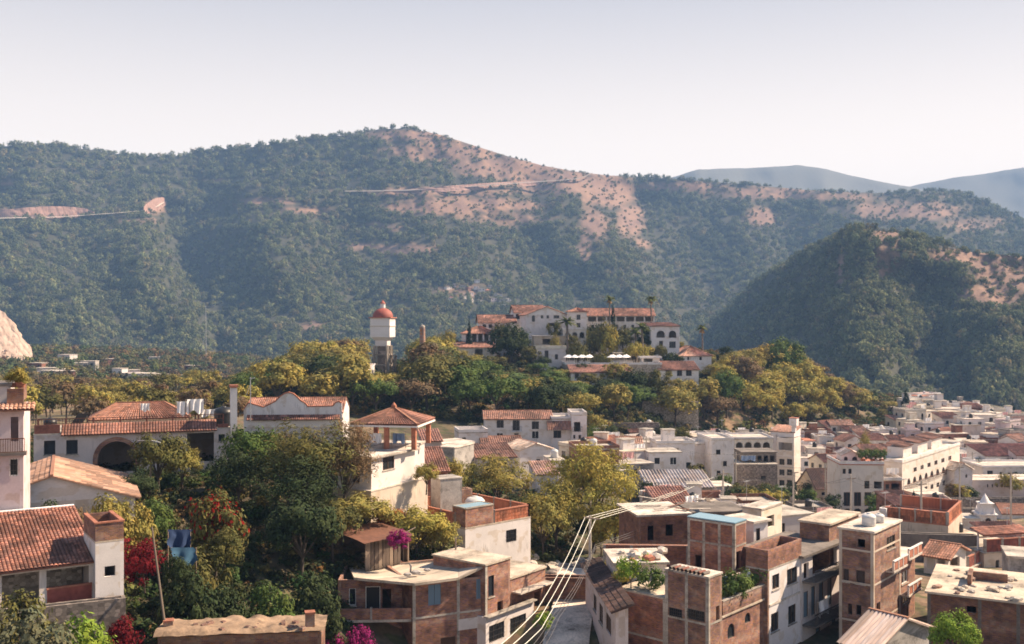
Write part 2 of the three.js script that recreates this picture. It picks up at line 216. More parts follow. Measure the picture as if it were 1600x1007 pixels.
// the nearer wooded hill on the right
const ridgeRight = pl([[1000, 600], [1060, 548], [1110, 511], [1180, 441], [1240, 405], [1290, 375], [1335, 357], [1370, 359], [1400, 362], [1440, 374], [1480, 385], [1520, 393], [1600, 400], [1700, 404], [1900, 430], [2200, 480]]);
const BARE_R = [[1385, 368, 26, 12, 0.9], [1390, 400, 28, 26, 0.65], [1380, 425, 14, 16, 0.8], [1520, 400, 70, 16, 1.1], [1590, 425, 75, 36, 1.15], [1550, 462, 65, 18, 1], [1590, 480, 30, 10, 0.6], [1500, 485, 30, 6, 0.5], [1560, 520, 40, 6, 0.4], [1313, 425, 7, 30, 1]];
const distRight = (px, v, py) => { const df = 560, dr = 880; return df + (dr - df) * v + 1.9 * (Math.sqrt((1335 - px) ** 2 + 3600) + 1335 - px) * 0.5 * smooth(0, 0.5, v + 0.2) - 55 * gauss(px, py, 1330, 470, 50, 90) * 1 + 75 * Math.exp(-(((px - (1440 + (py - 380) * 0.05)) / (px < 1440 ? 45 : 75)) ** 2)) * smooth(390, 460, py) * 0.9 + 150 * smooth(1480, 1640, px) * smooth(480, 600, py) * 0 + 110 * Math.exp(-(((px - 1640 + (py - 640) * 1.1) / 90) ** 2)) * smooth(510, 590, py) + 100 * (fbm(px * 0.014, py * 0.016 + 9, 4) - 0.5); };
const rightAt = hill('wooded_hill', { px0: 1000, px1: 2200, step: 7, nv: 70, ridge: ridgeRight, foot: () => 690, dist: distRight, back: 300, color: (px, py) => earth(px, py, bare(px, py, BARE_R)) }, mHill);
// far ranges and the faint peak
const mFar = mat([0.20, 0.20, 0.17], tGrain, 1);
const farRidge = (name, list, d, back, m = mFar) => { const f = pl(list); hill(name, { px0: list[0][0], px1: list[list.length - 1][0], step: 8, nv: 30, ridge: (px) => f(px) + 3 * (fbm(px * 0.03, d, 3) - 0.5), foot: () => 460, dist: (px, v) => d * (0.72 + 0.28 * v) + d * 0.05 * (fbm(px * 0.012, v * 3, 4) - 0.5), back, color: (px, py) => [0.9 + 0.3 * fbm(px * 0.05, py * 0.05, 3), 1, 1] }, m); };
farRidge('far_hill', [[980, 300], [1060, 272], [1090, 262], [1150, 261], [1200, 259], [1245, 255], [1290, 262], [1330, 273], [1380, 283], [1420, 290], [1470, 300], [1560, 330], [1700, 360]], 3400, 500);
farRidge('far_hill', [[1330, 330], [1400, 296], [1440, 286], [1490, 276], [1550, 268], [1600, 259], [1660, 252], [1750, 260], [1900, 300]], 3800, 500);

// the cut rock face at the left edge and the road scars
function rockFace(label, name, outline, d, material, lean, amp) {
  const o = onGround(outline[0][0], d), n = outline.length;
  const g = sheet(46, 34, (u, v) => { const k = u * (n - 1), i = Math.min(n - 2, Math.floor(k)), t = k - i, [x0, a0, b0] = outline[i], [x1, a1, b1] = outline[i + 1]; const px = lerp(x0, x1, t), py = lerp(lerp(b0, b1, t), lerp(a0, a1, t), v); const q = P(px, py, d + lean * v + u * 18); const w = amp * (fbm(px * 0.09, py * 0.07, 4) - 0.5); return V(q.x + w * 0.5, q.y, q.z - w * 1.6); });
  const t = thing(name, label, 'rock', o); add(t, 'rock_face', g, material);
}
rockFace('tall pale rock face cut into the hillside beside the valley road', 'rock_cliff', [[-90, 440, 600], [-40, 462, 596], [0, 486, 590], [22, 505, 584], [38, 532, 576], [52, 552, 566]], 540, M.rock, 22, 5);
{
  const strip = (name, list, w, material) => { const pts = list.map(([px, py]) => { const v = (590 - py) / (590 - ridgeMain(px)); return mainAt(px, v); }), c = new THREE.CatmullRomCurve3(pts); structure(name, sheet(60, 2, (u, v) => { const p = c.getPoint(u); return V(p.x, p.y + 5.5 + (v - 0.5) * 2.5, p.z - (v - 0.5) * w + 9); }), material); };
  strip('mountain_road', [[-60, 349], [30, 347], [100, 345], [160, 341], [200, 338], [240, 332], [258, 322]], 13, M.pale);
  strip('mountain_road_001', [[540, 305], [620, 304], [700, 300], [780, 294], [850, 289], [900, 285], [925, 276]], 9, M.asphalt);
  const cutFace = (label, list, h, material) => { const pts = list.map(([px, py]) => { const v = (590 - py) / (590 - ridgeMain(px)); return mainAt(px, v); }), c = new THREE.CatmullRomCurve3(pts); const t = thing('road_cutting', label, 'rock', pts[0]); add(t, 'rock_face', sheet(60, 8, (u, v) => { const p = c.getPoint(u), k = h(u); return V(p.x + 2 * (fbm(u * 30, v * 4, 3) - 0.5), p.y + 1 + v * k, p.z - 3 - v * k * 0.35 + 3.5 * (fbm(u * 40, v * 5 + 3, 3) - 0.5)); }), material); };
  cutFace('long reddish rock cutting above the mountain road', [[-60, 347], [20, 345], [80, 342], [130, 341], [150, 341]], (u) => 19 * Math.pow(Math.sin(Math.PI * clamp(u * 0.86 + 0.14, 0, 1)), 0.6) + 1, M.cut);
  cutFace('small reddish rock cutting at the bend of the mountain road', [[222, 336], [236, 333], [250, 327], [262, 318]], (u) => 4 + 20 * Math.sin(Math.PI * clamp(u * 0.8 + 0.15, 0, 1)), M.cut);
  cutFace('low brown cutting along the road below the summit', [[600, 304], [680, 301], [760, 296], [840, 290], [890, 285]], (u) => 5 + 6 * Math.sin(Math.PI * u), M.cut);
}

// ---------------------------------------------------------------- trees
function crownGeo(seed, o) {
  const r = RNG(seed), pos = [], nor = [], col = [], [rx, ry, rz] = o.r, cl = [];
  for (let i = 0, tries = 0; i < o.clumps && tries < o.clumps * 30; tries++) {
    const th = r() * 2 * Math.PI, cz = r() * 2 - 1, s = Math.sqrt(1 - cz * cz), q = Math.pow(r(), o.fill || 0.4);
    const n = V(s * Math.cos(th), cz, s * Math.sin(th));
    if (n.y < (o.cut ?? -0.55) + 0.25 * r()) continue;
    const bump = 0.72 + 0.5 * noise(n.x * 2 + seed, n.z * 2 + n.y * 2 + 7);
    cl.push([V(n.x * rx * q * bump, n.y * ry * q * (0.85 + 0.15 * bump), n.z * rz * q * bump), n, lerp(0.6, 1.3, r()), lerp(0.75, 1.2, r()), r()]); i++;
  }
  for (const [c, n, sz, tone, warm] of cl) for (let k = 0; k < o.leaves; k++) {
    const rc = o.clump * sz, ph = r() * 6.283, cy = r() * 2 - 1, rr = Math.pow(r(), 0.45) * 1.05, sx = Math.sqrt(1 - cy * cy), dx = sx * Math.cos(ph) * rr, dy = cy * rr * 0.8, dz = sx * Math.sin(ph) * rr;
    const p = V(c.x + dx * rc, c.y + dy * rc - (o.droop || 0) * Math.abs(dx * dz) * rc, c.z + dz * rc);
    const up = V(dx + n.x * 0.45 + (r() - 0.5) * 0.9, 0.4 + dy * 1.2 + n.y * 0.4 + (r() - 0.5) * 0.8, dz + n.z * 0.45 + (r() - 0.5) * 0.9).normalize();
    const a = V(r() - 0.5, (r() - 0.5) * 0.7 - (o.droop || 0) * 0.6, r() - 0.5).cross(up).normalize(), b = up.clone().cross(a), s = o.leaf * lerp(0.65, 1.35, r()), e = s * (o.slim || 0.55);
    const A = p.clone().addScaledVector(a, -s), B = p.clone().addScaledVector(b, e), C = p.clone().addScaledVector(a, s), D = p.clone().addScaledVector(b, -e);
    for (const q of [A, C, B, A, D, C]) { pos.push(q.x, q.y, q.z); nor.push(up.x, up.y, up.z); }
    const t = tone * lerp(0.82, 1.18, r()), w = (warm - 0.5) * 0.22 + (r() - 0.5) * 0.12, fl = o.fleck && r() < o.fleck[0] && n.y > -0.1 ? o.fleck : null;
    for (let m = 0; m < 6; m++) fl ? col.push(fl[1], fl[2], fl[3]) : col.push(t * (1 + w), t, t * (1 - w * 0.6));
  }
  const g = new THREE.BufferGeometry(); g.setAttribute('position', new THREE.Float32BufferAttribute(pos, 3)); g.setAttribute('normal', new THREE.Float32BufferAttribute(nor, 3)); g.setAttribute('color', new THREE.Float32BufferAttribute(col, 3));
  return { g, cl };
}
function trunkGeo(seed, cl, h, r0, n = 7) {                // from the ground (y = 0) up into the crown centred at y = h
  const r = RNG(seed), out = [], fork = h * 0.45, tilt = V((r() - 0.5) * h * 0.12, 0, (r() - 0.5) * h * 0.12), top = V(tilt.x, fork, tilt.z);
  out.push(tube([V(0, -0.6, 0), V(tilt.x * 0.3, fork * 0.4, tilt.z * 0.6), top], r0, r0 * 0.72, 7, 6));
  for (let i = 0; i < n && i < cl.length; i++) { const c = cl[Math.floor(i * cl.length / n)][0], e = V(c.x * 0.9, h + c.y * 0.85, c.z * 0.9), m = top.clone().lerp(e, 0.5).add(V((r() - 0.5) * 0.6, 0.12 * h * r(), (r() - 0.5) * 0.6)); out.push(tube([top.clone().add(V(0, -0.2, 0)), m, e], r0 * 0.5, r0 * 0.09, 5, 6)); }
  return merge(out);
}
function treeKind(seed, o) {                                // geometry of crown (centred above the base) and trunk, shared by every tree of the kind
  const { g, cl } = crownGeo(seed, o); g.translate(0, o.h, 0); return { crown: g, trunk: trunkGeo(seed + 5, cl, o.h, o.trunk || 0.25, o.limbs || 7) };
}
function plant(name, label, category, kind, material, at, s = 1, group, turn = rnd() * 6.28, sy = s, bark = M.bark) {
  const t = thing(name, label, category, at, group); t.rotation.y = turn; t.scale.set(s, sy, s);
  const a = shade(new THREE.Mesh(kind.trunk, bark)), b = shade(new THREE.Mesh(kind.crown, material)); a.name = 'trunk'; b.name = 'crown'; t.add(a, b); return t;
}
// kinds about 1 unit = 1 metre
const K = {
  round: treeKind(11, { r: [4.2, 3.0, 4.2], h: 5.4, clumps: 62, leaves: 36, clump: 1.25, leaf: 0.30, trunk: 0.24 }),
  umbrella: treeKind(12, { r: [5.2, 2.2, 5.2], h: 5.8, clumps: 70, leaves: 36, clump: 1.2, leaf: 0.28, cut: -0.25, trunk: 0.26 }),
  loose: treeKind(13, { r: [4.4, 3.3, 4.0], h: 5.6, clumps: 48, leaves: 46, clump: 1.1, leaf: 0.28, fill: 0.5, trunk: 0.22 }),
  tall: treeKind(14, { r: [3.2, 4.4, 3.2], h: 6.2, clumps: 62, leaves: 44, clump: 1.2, leaf: 0.3, trunk: 0.24 }),
  dense: treeKind(15, { r: [4.2, 3.9, 4.2], h: 5.6, clumps: 90, leaves: 46, clump: 1.25, leaf: 0.3, cut: -0.8, fill: 0.3, trunk: 0.3 }),
  small: treeKind(18, { r: [4.2, 3.1, 4.2], h: 5.4, clumps: 42, leaves: 24, clump: 1.3, leaf: 0.42, trunk: 0.24, limbs: 5 }),
  smallLoose: treeKind(19, { r: [4.4, 3.2, 4.0], h: 5.5, clumps: 36, leaves: 24, clump: 1.2, leaf: 0.4, fill: 0.5, trunk: 0.22, limbs: 5 }),
  shrub: treeKind(16, { r: [1.5, 1.1, 1.5], h: 1.1, clumps: 26, leaves: 36, clump: 0.55, leaf: 0.15, cut: -0.8, trunk: 0.06, limbs: 4 }),
  shrub2: treeKind(17, { r: [1.3, 1.4, 1.3], h: 1.5, clumps: 24, leaves: 40, clump: 0.55, leaf: 0.14, cut: -0.8, trunk: 0.06, limbs: 4, slim: 0.4 }),
  near: treeKind(21, { r: [3.4, 2.9, 3.4], h: 4.6, clumps: 90, leaves: 62, clump: 0.85, leaf: 0.17, trunk: 0.2, limbs: 10 }),
  feather: treeKind(22, { r: [3.4, 3.4, 3.4], h: 5.2, clumps: 84, leaves: 64, clump: 0.95, leaf: 0.16, slim: 0.26, droop: 0.5, fill: 0.55, trunk: 0.18, limbs: 16 }),
  spread: treeKind(23, { r: [5.2, 3.6, 4.6], h: 6.6, clumps: 120, leaves: 66, clump: 1.0, leaf: 0.17, slim: 0.4, cut: -0.5, fill: 0.5, trunk: 0.27, limbs: 16 }),
  bushy: treeKind(24, { r: [2.1, 1.7, 2.1], h: 1.7, clumps: 60, leaves: 60, clump: 0.55, leaf: 0.12, cut: -0.9, fill: 0.35, trunk: 0.08, limbs: 5 }),
  flower: treeKind(25, { r: [2.3, 1.6, 2.3], h: 2.6, clumps: 70, leaves: 60, clump: 0.55, leaf: 0.12, cut: -0.55, trunk: 0.12, limbs: 6, fleck: [0.22, 1.9, 0.12, 0.25] }),
};
// the far woods: thousands of trees nobody could count
{
  const low = [31, 32, 33].map((s, i) => { const { g } = crownGeo(s, { r: [[1, 0.8, 1], [0.9, 1.0, 0.9], [1.15, 0.75, 1.1]][i], h: 0, clumps: 20, leaves: 11, clump: 0.36, leaf: 0.17, cut: -0.7, fill: 0.35 }); g.translate(0, 0.75, 0); return g; });
  const put = (name, label, spots) => low.forEach((g, k) => {
    const mine = spots.filter((_, i) => i % 3 === k), m = new THREE.InstancedMesh(g, L.forest, mine.length), q = new THREE.Object3D();
    mine.forEach((s, i) => { q.position.copy(s.p); q.position.y -= 0.3 * s.r; q.rotation.set(0, s.t, 0); q.scale.set(s.r, s.r * s.y, s.r); q.updateMatrix(); m.setMatrixAt(i, q.matrix); m.setColorAt(i, s.c); });
    m.name = numbered(name); m.userData.kind = 'stuff'; tag(m, label, 'forest'); shade(m); scene.add(m);
  });
  const r = RNG(5), tone = (b) => { const k = lerp(0.7, 1.35, r()), w = r(); return w < 0.06 + b * 0.2 ? rgb(0.22 * k, 0.19 * k, 0.095 * k) : w < 0.45 ? rgb(0.195 * k, 0.205 * k, 0.09 * k) : rgb(0.12 * k, 0.14 * k, 0.06 * k); };
  const scatter = (at, foot, ridge, px0, px1, y0, n, list, size, maxv = 1.0) => {
    const out = []; for (let i = 0; i < n; i++) {
      const px = lerp(px0, px1, r()), v = Math.pow(r(), 0.85) * maxv, py = lerp(foot, ridge(px), Math.min(v, 1)); if (py > y0(px)) continue;
      const b = bare(px, py, list), cl = fbm(px * 0.045 + 3, py * 0.06, 3); if (r() < smooth(0.15, 0.6, b + 0.5 * (cl - 0.5)) * 0.42) continue;
      const open = smooth(0.1, 0.5, b); out.push({ p: at(px, v), r: size() * lerp(1, 0.55, open), t: r() * 6.28, y: lerp(0.95, 1.5, r()), c: tone(b) });
    } return out;
  };
  const big = () => lerp(3.0, 6.8, Math.pow(r(), 1.4));
  put('mountain_forest', 'grey-green scrub forest covering the big mountain slope', scatter(mainAt, 590, ridgeMain, -60, 1660, (px) => (px < 520 ? 575 : px < 1150 ? 575 : 480), 19000, BARE, big, 1.04));
  put('hill_forest', 'dark woods covering the nearer hill behind the town', scatter(rightAt, 690, ridgeRight, 1010, 1700, (px) => 665, 6000, BARE_R, () => lerp(2.4, 5.4, Math.pow(r(), 1.5)), 1.03));
  const valley = []; for (let i = 0; i < 6500; i++) { const d = lerp(330, 1020, Math.pow(r(), 0.75)), px = lerp(-80, 640, r()); if (d < 400 && px > 345) continue; if (fbm(px * 0.03, d * 0.02, 3) < 0.42 && r() < 0.6) continue; const p = onGround(px, d); valley.push({ p, r: lerp(2.2, 4.6, Math.pow(r(), 1.4)), t: r() * 6.28, y: lerp(0.85, 1.3, r()), c: rgb(...(r() < 0.45 ? [0.17, 0.14, 0.06] : r() < 0.5 ? [0.10, 0.11, 0.04] : [0.06, 0.075, 0.032]).map((x) => x * lerp(0.75, 1.25, r()))) }); }
  put('valley_wood', 'scrubby trees filling the valley on the far side of the town', valley);
  const under = []; for (let i = 0; i < 8200; i++) { const d = lerp(180, 400, r()), px = lerp(330, 1430, r()); if (d < pl([[330, 190], [700, 198], [940, 205], [1000, 218], [1230, 268], [1330, 290], [1430, 330]])(px)) continue; const p = onGround(px, d); under.push({ p, r: lerp(0.7, 1.7, r()), t: r() * 6.28, y: lerp(0.6, 1.1, r()), c: rgb(...(r() < 0.4 ? [0.15, 0.12, 0.04] : [0.05, 0.065, 0.025]).map((x) => x * lerp(0.75, 1.25, r()))) }); }
  put('hill_undergrowth', 'low bushes and undergrowth beneath the trees of the hotel hill', under);
  const weeds = []; for (let i = 0; i < 5200; i++) { const d = lerp(52, 134, r()), px = lerp(-40, 900, r()); if (px > 560 && d < 100 && px < 700 && d < 84) continue; if (px > 700 && d < 104) continue; const p = onGround(px, d); weeds.push({ p, r: lerp(0.3, 1.05, Math.pow(r(), 1.5)), t: r() * 6.28, y: lerp(0.6, 1.2, r()), c: rgb(...(r() < 0.3 ? [0.16, 0.13, 0.05] : [0.05, 0.07, 0.025]).map((x) => x * lerp(0.75, 1.25, r()))) }); }
  put('garden_undergrowth', 'low weeds and bushes on the garden slope between the houses', weeds);
}

// ---------------------------------------------------------------- building kit
const deg = Math.PI / 180, T = 0.22;                         // wall thickness
// clay barrel tiles laid on the quad A (eave start) B (eave end) C (ridge end) D (ridge start), each with its own tone, on a thin deck
function tiles(A, B, C, D, o = {}) {
  const pitch = o.pitch || 0.26, row = o.row || 0.42, base = (o.c || [0.44, 0.19, 0.115]).map((x, i, q) => o.up === false ? x : lerp(x, [0.36, 0.24, 0.19][i] * (q[0] + q[1]) / 0.62, 0.4)), vary = o.vary ?? 0.3, r = RNG(o.seed || Math.floor(A.x * 97 + A.z * 31) | 0);
  const nu = Math.max(3, Math.round(Math.max(A.distanceTo(B), D.distanceTo(C)) / pitch)), nv = Math.max(1, Math.round(A.distanceTo(D) / row));
  const n = B.clone().sub(A).cross(D.clone().sub(A)); if (n.length() < 1e-6) n.copy(C.clone().sub(A).cross(D.clone().sub(A))); n.normalize(); if (o.up !== false && n.y < 0) n.negate();
  const pos = [], col = [], uv = [], q = (u, v) => { const a = A.clone().lerp(B, u), b = D.clone().lerp(C, u); return a.lerp(b, v); };
  const prof = o.lod ? [[0, 0], [0.5, 1], [1, 0]] : [[0.02, 0], [0.2, 0.8], [0.5, 1], [0.8, 0.8], [0.98, 0]], H = pitch * 0.36;
  const blot = (u, v) => fbm(u * nu * 0.13 + A.x, v * nv * 0.2 + A.z, 3);
  for (let j = 0; j < nv; j++) for (let i = 0; i < nu; i++) {
    const k = lerp(1 - vary, 1 + vary, r()), b = blot(i / nu, j / nv), w = lerp(-0.09, 0.09, r()), dk = b > 0.58 ? 0.6 : b < 0.36 ? 1.22 : 1, c = [base[0] * k * dk * (1 + w), base[1] * k * dk, base[2] * k * dk * (1 - w)], dy = (r() - 0.5) * 0.02;
    for (let s = 0; s < prof.length - 1; s++) {
      const [u0, h0] = prof[s], [u1, h1] = prof[s + 1], v0 = j / nv - 0.12 / nv, v1 = (j + 1) / nv, lo = 0.025 + dy;
      const a = q((i + u0) / nu, v0).addScaledVector(n, h0 * H + lo + 0.02), bb = q((i + u1) / nu, v0).addScaledVector(n, h1 * H + lo + 0.02), cc = q((i + u1) / nu, v1).addScaledVector(n, h1 * H + 0.004), d = q((i + u0) / nu, v1).addScaledVector(n, h0 * H + 0.004);
      for (const p of [a, bb, cc, a, cc, d]) { pos.push(p.x, p.y, p.z); col.push(...c); uv.push(p.x + p.z, p.y + p.z); }
    }
  }
  const deck = 0.09, lo = [A, B, C, D].map((p) => p.clone().addScaledVector(n, -deck)), hi = [A, B, C, D], dc = base.map((x) => x * 0.75);
  const face = (a, b, c, d) => { for (const p of [a, b, c, a, c, d]) { pos.push(p.x, p.y, p.z); col.push(...dc); uv.push(p.x, p.z); } };
  face(...hi); face(lo[3], lo[2], lo[1], lo[0]); for (let i = 0; i < 4; i++) { const k = (i + 1) % 4; face(hi[i], lo[i], lo[k], hi[k]); }
  const g = new THREE.BufferGeometry(); g.setAttribute('position', new THREE.Float32BufferAttribute(pos, 3)); g.setAttribute('color', new THREE.Float32BufferAttribute(col, 3)); g.setAttribute('uv', new THREE.Float32BufferAttribute(uv, 2)); g.computeVertexNormals(); return g;
}
function plate(points, dir, t) {                              // a flat polygon given a thickness
  const pos = [], f = (...l) => { for (const p of l) pos.push(p.x, p.y, p.z); }, q = points.map((p) => p.clone().addScaledVector(dir, -t)), n = points.length;
  for (let i = 1; i < n - 1; i++) { f(points[0], points[i], points[i + 1]); f(q[0], q[i + 1], q[i]); }
  for (let i = 0; i < n; i++) { const k = (i + 1) % n; f(points[i], q[i], q[k], points[i], q[k], points[k]); }
  const g = new THREE.BufferGeometry(); g.setAttribute('position', new THREE.Float32BufferAttribute(pos, 3)); const uv = []; for (let i = 0; i < pos.length; i += 3) uv.push(pos[i] + pos[i + 2], pos[i + 1] + 0.4 * pos[i + 2]); g.setAttribute('uv', new THREE.Float32BufferAttribute(uv, 2)); g.computeVertexNormals(); return g;
}
// A house on a rectangular plan. c: [pixel column, distance] of its front-left corner; a: how far the front is turned (degrees, right end away);
// W: front width and D: side length, a number = the pixel column where that wall ends, { m } = metres; top: pixel row of the wall top at the corner.
// holes: { F, L, R } lists of [x0, y0, x1, y1, kind] in pixels on that wall; kind w window, g grilled, s shuttered, d door, o open, a arch open, v arched window
function house(name, label, o) {
  const a = (o.a || 0) * deg, r = V(Math.cos(a), 0, -Math.sin(a)), l = V(-Math.sin(a), 0, -Math.cos(a));
  const C = V((o.c[0] - CX) / F * o.c[1], 0, -o.c[1]);
  const solve = (p, d, px) => { const k = (px - CX) / F; return (-k * p.z - p.x) / (d.x + k * d.z); };
  const W = typeof o.W === 'number' ? solve(C, r, o.W) : o.W.m;
  const D = typeof o.D === 'number' ? (a >= 0 ? solve(C, l, o.D) : solve(C.clone().addScaledVector(r, W), l, o.D)) : o.D.m;
  if (!(W > 0.3 && D > 0.3)) console.log('BAD plan', label, W, D);
  const yt = o.topY ?? (CAMY + (CY - o.top) / F * o.c[1]);
  const cr = [C, C.clone().addScaledVector(r, W), C.clone().addScaledVector(r, W).addScaledVector(l, D), C.clone().addScaledVector(l, D)];
  const gy = Math.min(...cr.map((p) => ground(p.x, p.z)));
  const yb = o.h ? yt - o.h : o.bottom ? CAMY + (CY - o.bottom) / F * o.c[1] : o.yb ?? gy - 0.6, H = yt - yb;
  const t = o.into || thing(name, label, o.category || 'house', V(C.x, yb, C.z), o.group);
  const mk = o.mat || 'white', wallMat = M[mk + 'es'] ? M[mk + 'es'][Math.floor(hash(Math.floor(C.x * 3), Math.floor(C.z * 3)) * 4)] : M[mk];
  const faces = { F: [cr[0], r, W, T], R: [cr[1], l, D, 0], B: [cr[2], r.clone().negate(), W, T], L: [cr[3], l.clone().negate(), D, 0] };
  const G = [], sides = {};
  const h = { t, a, r, l, W, D, yt, yb, C, cr, faces, H, mid: cr[0].clone().lerp(cr[2], 0.5) };
  h.uv = (f, px, py) => { const [p, d] = faces[f], u = solve(p, d, px), dep = -(p.z + u * d.z); return [u, CAMY + (CY - py) / F * dep]; };
  h.at = (f, u, y, out = 0) => { const [p, d] = faces[f], n = V(-d.z, 0, d.x); return V(p.x + d.x * u + n.x * out, y, p.z + d.z * u + n.z * out); };
  h.ang = { F: a, R: a + Math.PI / 2, B: a + Math.PI, L: a - Math.PI / 2 };
  h.bar = (f, u0, u1, y0, y1, out, thick) => { const p = h.at(f, (u0 + u1) / 2, (y0 + y1) / 2, out - thick / 2); return box(p.x, p.y, p.z, u1 - u0, y1 - y0, thick, h.ang[f]); };
  h.px = (f, x0, y0, x1, y1, out = 0.03, thick = 0.1) => { const [u0, v1] = h.uv(f, x0, (y0)), [u1] = h.uv(f, x1, y0), m = h.uv(f, (x0 + x1) / 2, y0)[1], b = h.uv(f, (x0 + x1) / 2, y1)[1]; return h.bar(f, Math.min(u0, u1), Math.max(u0, u1), b, m, out, thick); };
  for (const f of 'FRBL') {
    const [p, d, len, tr] = faces[f], n = V(-d.z, 0, d.x), s = new THREE.Shape([new THREE.Vector2(tr, 0), new THREE.Vector2(len - tr, 0), new THREE.Vector2(len - tr, H), new THREE.Vector2(tr, H)]);
    const done = [];
    if (o.auto && f !== 'B') { const cols = Math.floor((len - 0.8) / 2.0), rows = clamp(Math.floor((Math.min(H, 7.5) - 0.5) / 2.6), 1, 3); for (let j = 0; j < rows; j++) for (let i = 0; i < cols; i++) { const k = hash(i * 7 + j * 3 + Math.floor(C.x * 5), Math.floor(C.z * 3) + f.charCodeAt(0)); if (k < 0.22) continue; const u = (i + 0.5) * len / cols, v = H - 0.75 - j * 2.6, ww = lerp(0.38, 0.62, hash(i, j + 9)), dh = k > 0.86 ? 2.0 : lerp(1.0, 1.35, k); if (v - dh < 0.2) continue; const q = [u - ww, u + ww, v - dh, v, k > 0.8 ? 'o' : 'w']; done.push(q); const path = new THREE.Path(); path.moveTo(q[0], q[2]); path.lineTo(q[1], q[2]); path.lineTo(q[1], q[3]); path.lineTo(q[0], q[3]); path.lineTo(q[0], q[2]); s.holes.push(path); } }
    for (const [x0, y0, x1, y1, kind, opt] of (o.holes?.[f] || [])) {
      let [u0] = h.uv(f, x0, y0), [u1] = h.uv(f, x1, y0); const m = (x0 + x1) / 2; let v1 = h.uv(f, m, y0)[1] - yb, v0 = h.uv(f, m, y1)[1] - yb;
      if (u0 > u1) [u0, u1] = [u1, u0];
      u0 = clamp(u0, 0.3, len - 0.3); u1 = clamp(u1, 0.3, len - 0.3); v0 = clamp(v0, 0.06, H - 0.1); v1 = clamp(v1, 0.06, H - 0.1);
      if (u1 - u0 < 0.12 || v1 - v0 < 0.12 || done.some((q) => u0 < q[1] + 0.03 && u1 > q[0] - 0.03 && v0 < q[3] + 0.03 && v1 > q[2] - 0.03)) continue;
      done.push([u0, u1, v0, v1, kind, opt]);
      const path = new THREE.Path();
      if (kind === 'a' || kind === 'v') { const rad = (u1 - u0) / 2, sp = Math.max(v0 + 0.02, v1 - rad), ry = v1 - sp; path.moveTo(u0, v0); path.lineTo(u1, v0); path.lineTo(u1, sp); for (let i = 1; i <= 10; i++) path.lineTo((u0 + u1) / 2 + rad * Math.cos(Math.PI * i / 10), sp + ry * Math.sin(Math.PI * i / 10)); path.lineTo(u0, v0); }
      else { path.moveTo(u0, v0); path.lineTo(u1, v0); path.lineTo(u1, v1); path.lineTo(u0, v1); path.lineTo(u0, v0); }
      s.holes.push(path);
    }
    sides[f] = done;
    const g = new THREE.ExtrudeGeometry(s, { depth: T, bevelEnabled: false, steps: 1 }); g.translate(0, 0, -T);
    g.applyMatrix4(new THREE.Matrix4().makeBasis(d, V(0, 1, 0), n).setPosition(p.x, yb, p.z));
    G.push([f, g]);
  }
  if (o.sideMat) { add(t, 'wall', G.filter(([f]) => f !== o.sideMat[0]).map((q) => q[1]), wallMat); add(t, 'side_wall', G.find(([f]) => f === o.sideMat[0])[1], M[o.sideMat[1]]); }
  else add(t, 'wall', G.map((q) => q[1]), wallMat);
  const fm = M[o.frame || 'frameB'];
  for (const f of 'FRBL') for (const [u0, u1, v0, v1, kind] of sides[f]) {
    const y0 = v0 + yb, y1 = v1 + yb, bar = (...q) => h.bar(f, ...q), w = 0.055, far = o.c[1] > 150;
    if (kind === 'o' || kind === 'a') continue;
    if (kind === 'd') { const dd = add(t, 'door', bar(u0, u1, y0, y1, -0.09, 0.05), M[o.door || 'door']); if (!far) add(dd, 'door_frame', [bar(u0, u0 + w, y0, y1, -0.03, 0.07), bar(u1 - w, u1, y0, y1, -0.03, 0.07), bar(u0 + w, u1 - w, y1 - w, y1, -0.03, 0.07)], fm); continue; }
    if (kind === 's') { const k = add(t, 'window', [bar(u0, (u0 + u1) / 2 - 0.015, y0, y1, -0.05, 0.05), bar((u0 + u1) / 2 + 0.015, u1, y0, y1, -0.05, 0.05)], M[o.shutter || 'doorBlue']); if (k) k.name = 'shutter'; continue; }
    const fr = [bar(u0, u0 + w, y0, y1, -0.06, 0.06), bar(u1 - w, u1, y0, y1, -0.06, 0.06), bar(u0 + w, u1 - w, y1 - w, y1, -0.06, 0.06), bar(u0 + w, u1 - w, y0, y0 + w, -0.06, 0.06)];
    const nc = Math.max(1, Math.round((u1 - u0) / 0.75)); for (let i = 1; i < nc; i++) { const u = lerp(u0, u1, i / nc); fr.push(bar(u - 0.025, u + 0.025, y0 + w, y1 - w, -0.07, 0.04)); }
    const win = add(t, 'window', fr, fm); add(win, 'pane', bar(u0, u1, y0, y1, -0.11, 0.015), M.glass);
    if (kind === 'g') { const b = []; for (let u = u0 + 0.08; u < u1; u += 0.17) b.push(bar(u - 0.011, u + 0.011, y0, y1, 0.05, 0.022)); for (let i = 1; i < 3; i++) b.push(bar(u0, u1, lerp(y0, y1, i / 3) - 0.012, lerp(y0, y1, i / 3) + 0.012, 0.08, 0.022)); add(win, 'grille', b, M.iron); }
    if (kind === 'w' && !far) add(t, 'sill', bar(u0 - 0.08, u1 + 0.08, y0 - 0.09, y0 - 0.003, 0.07, 0.1), M[o.sill || 'concrete']);
  }
  if (o.roof) roof(h, o.roof);
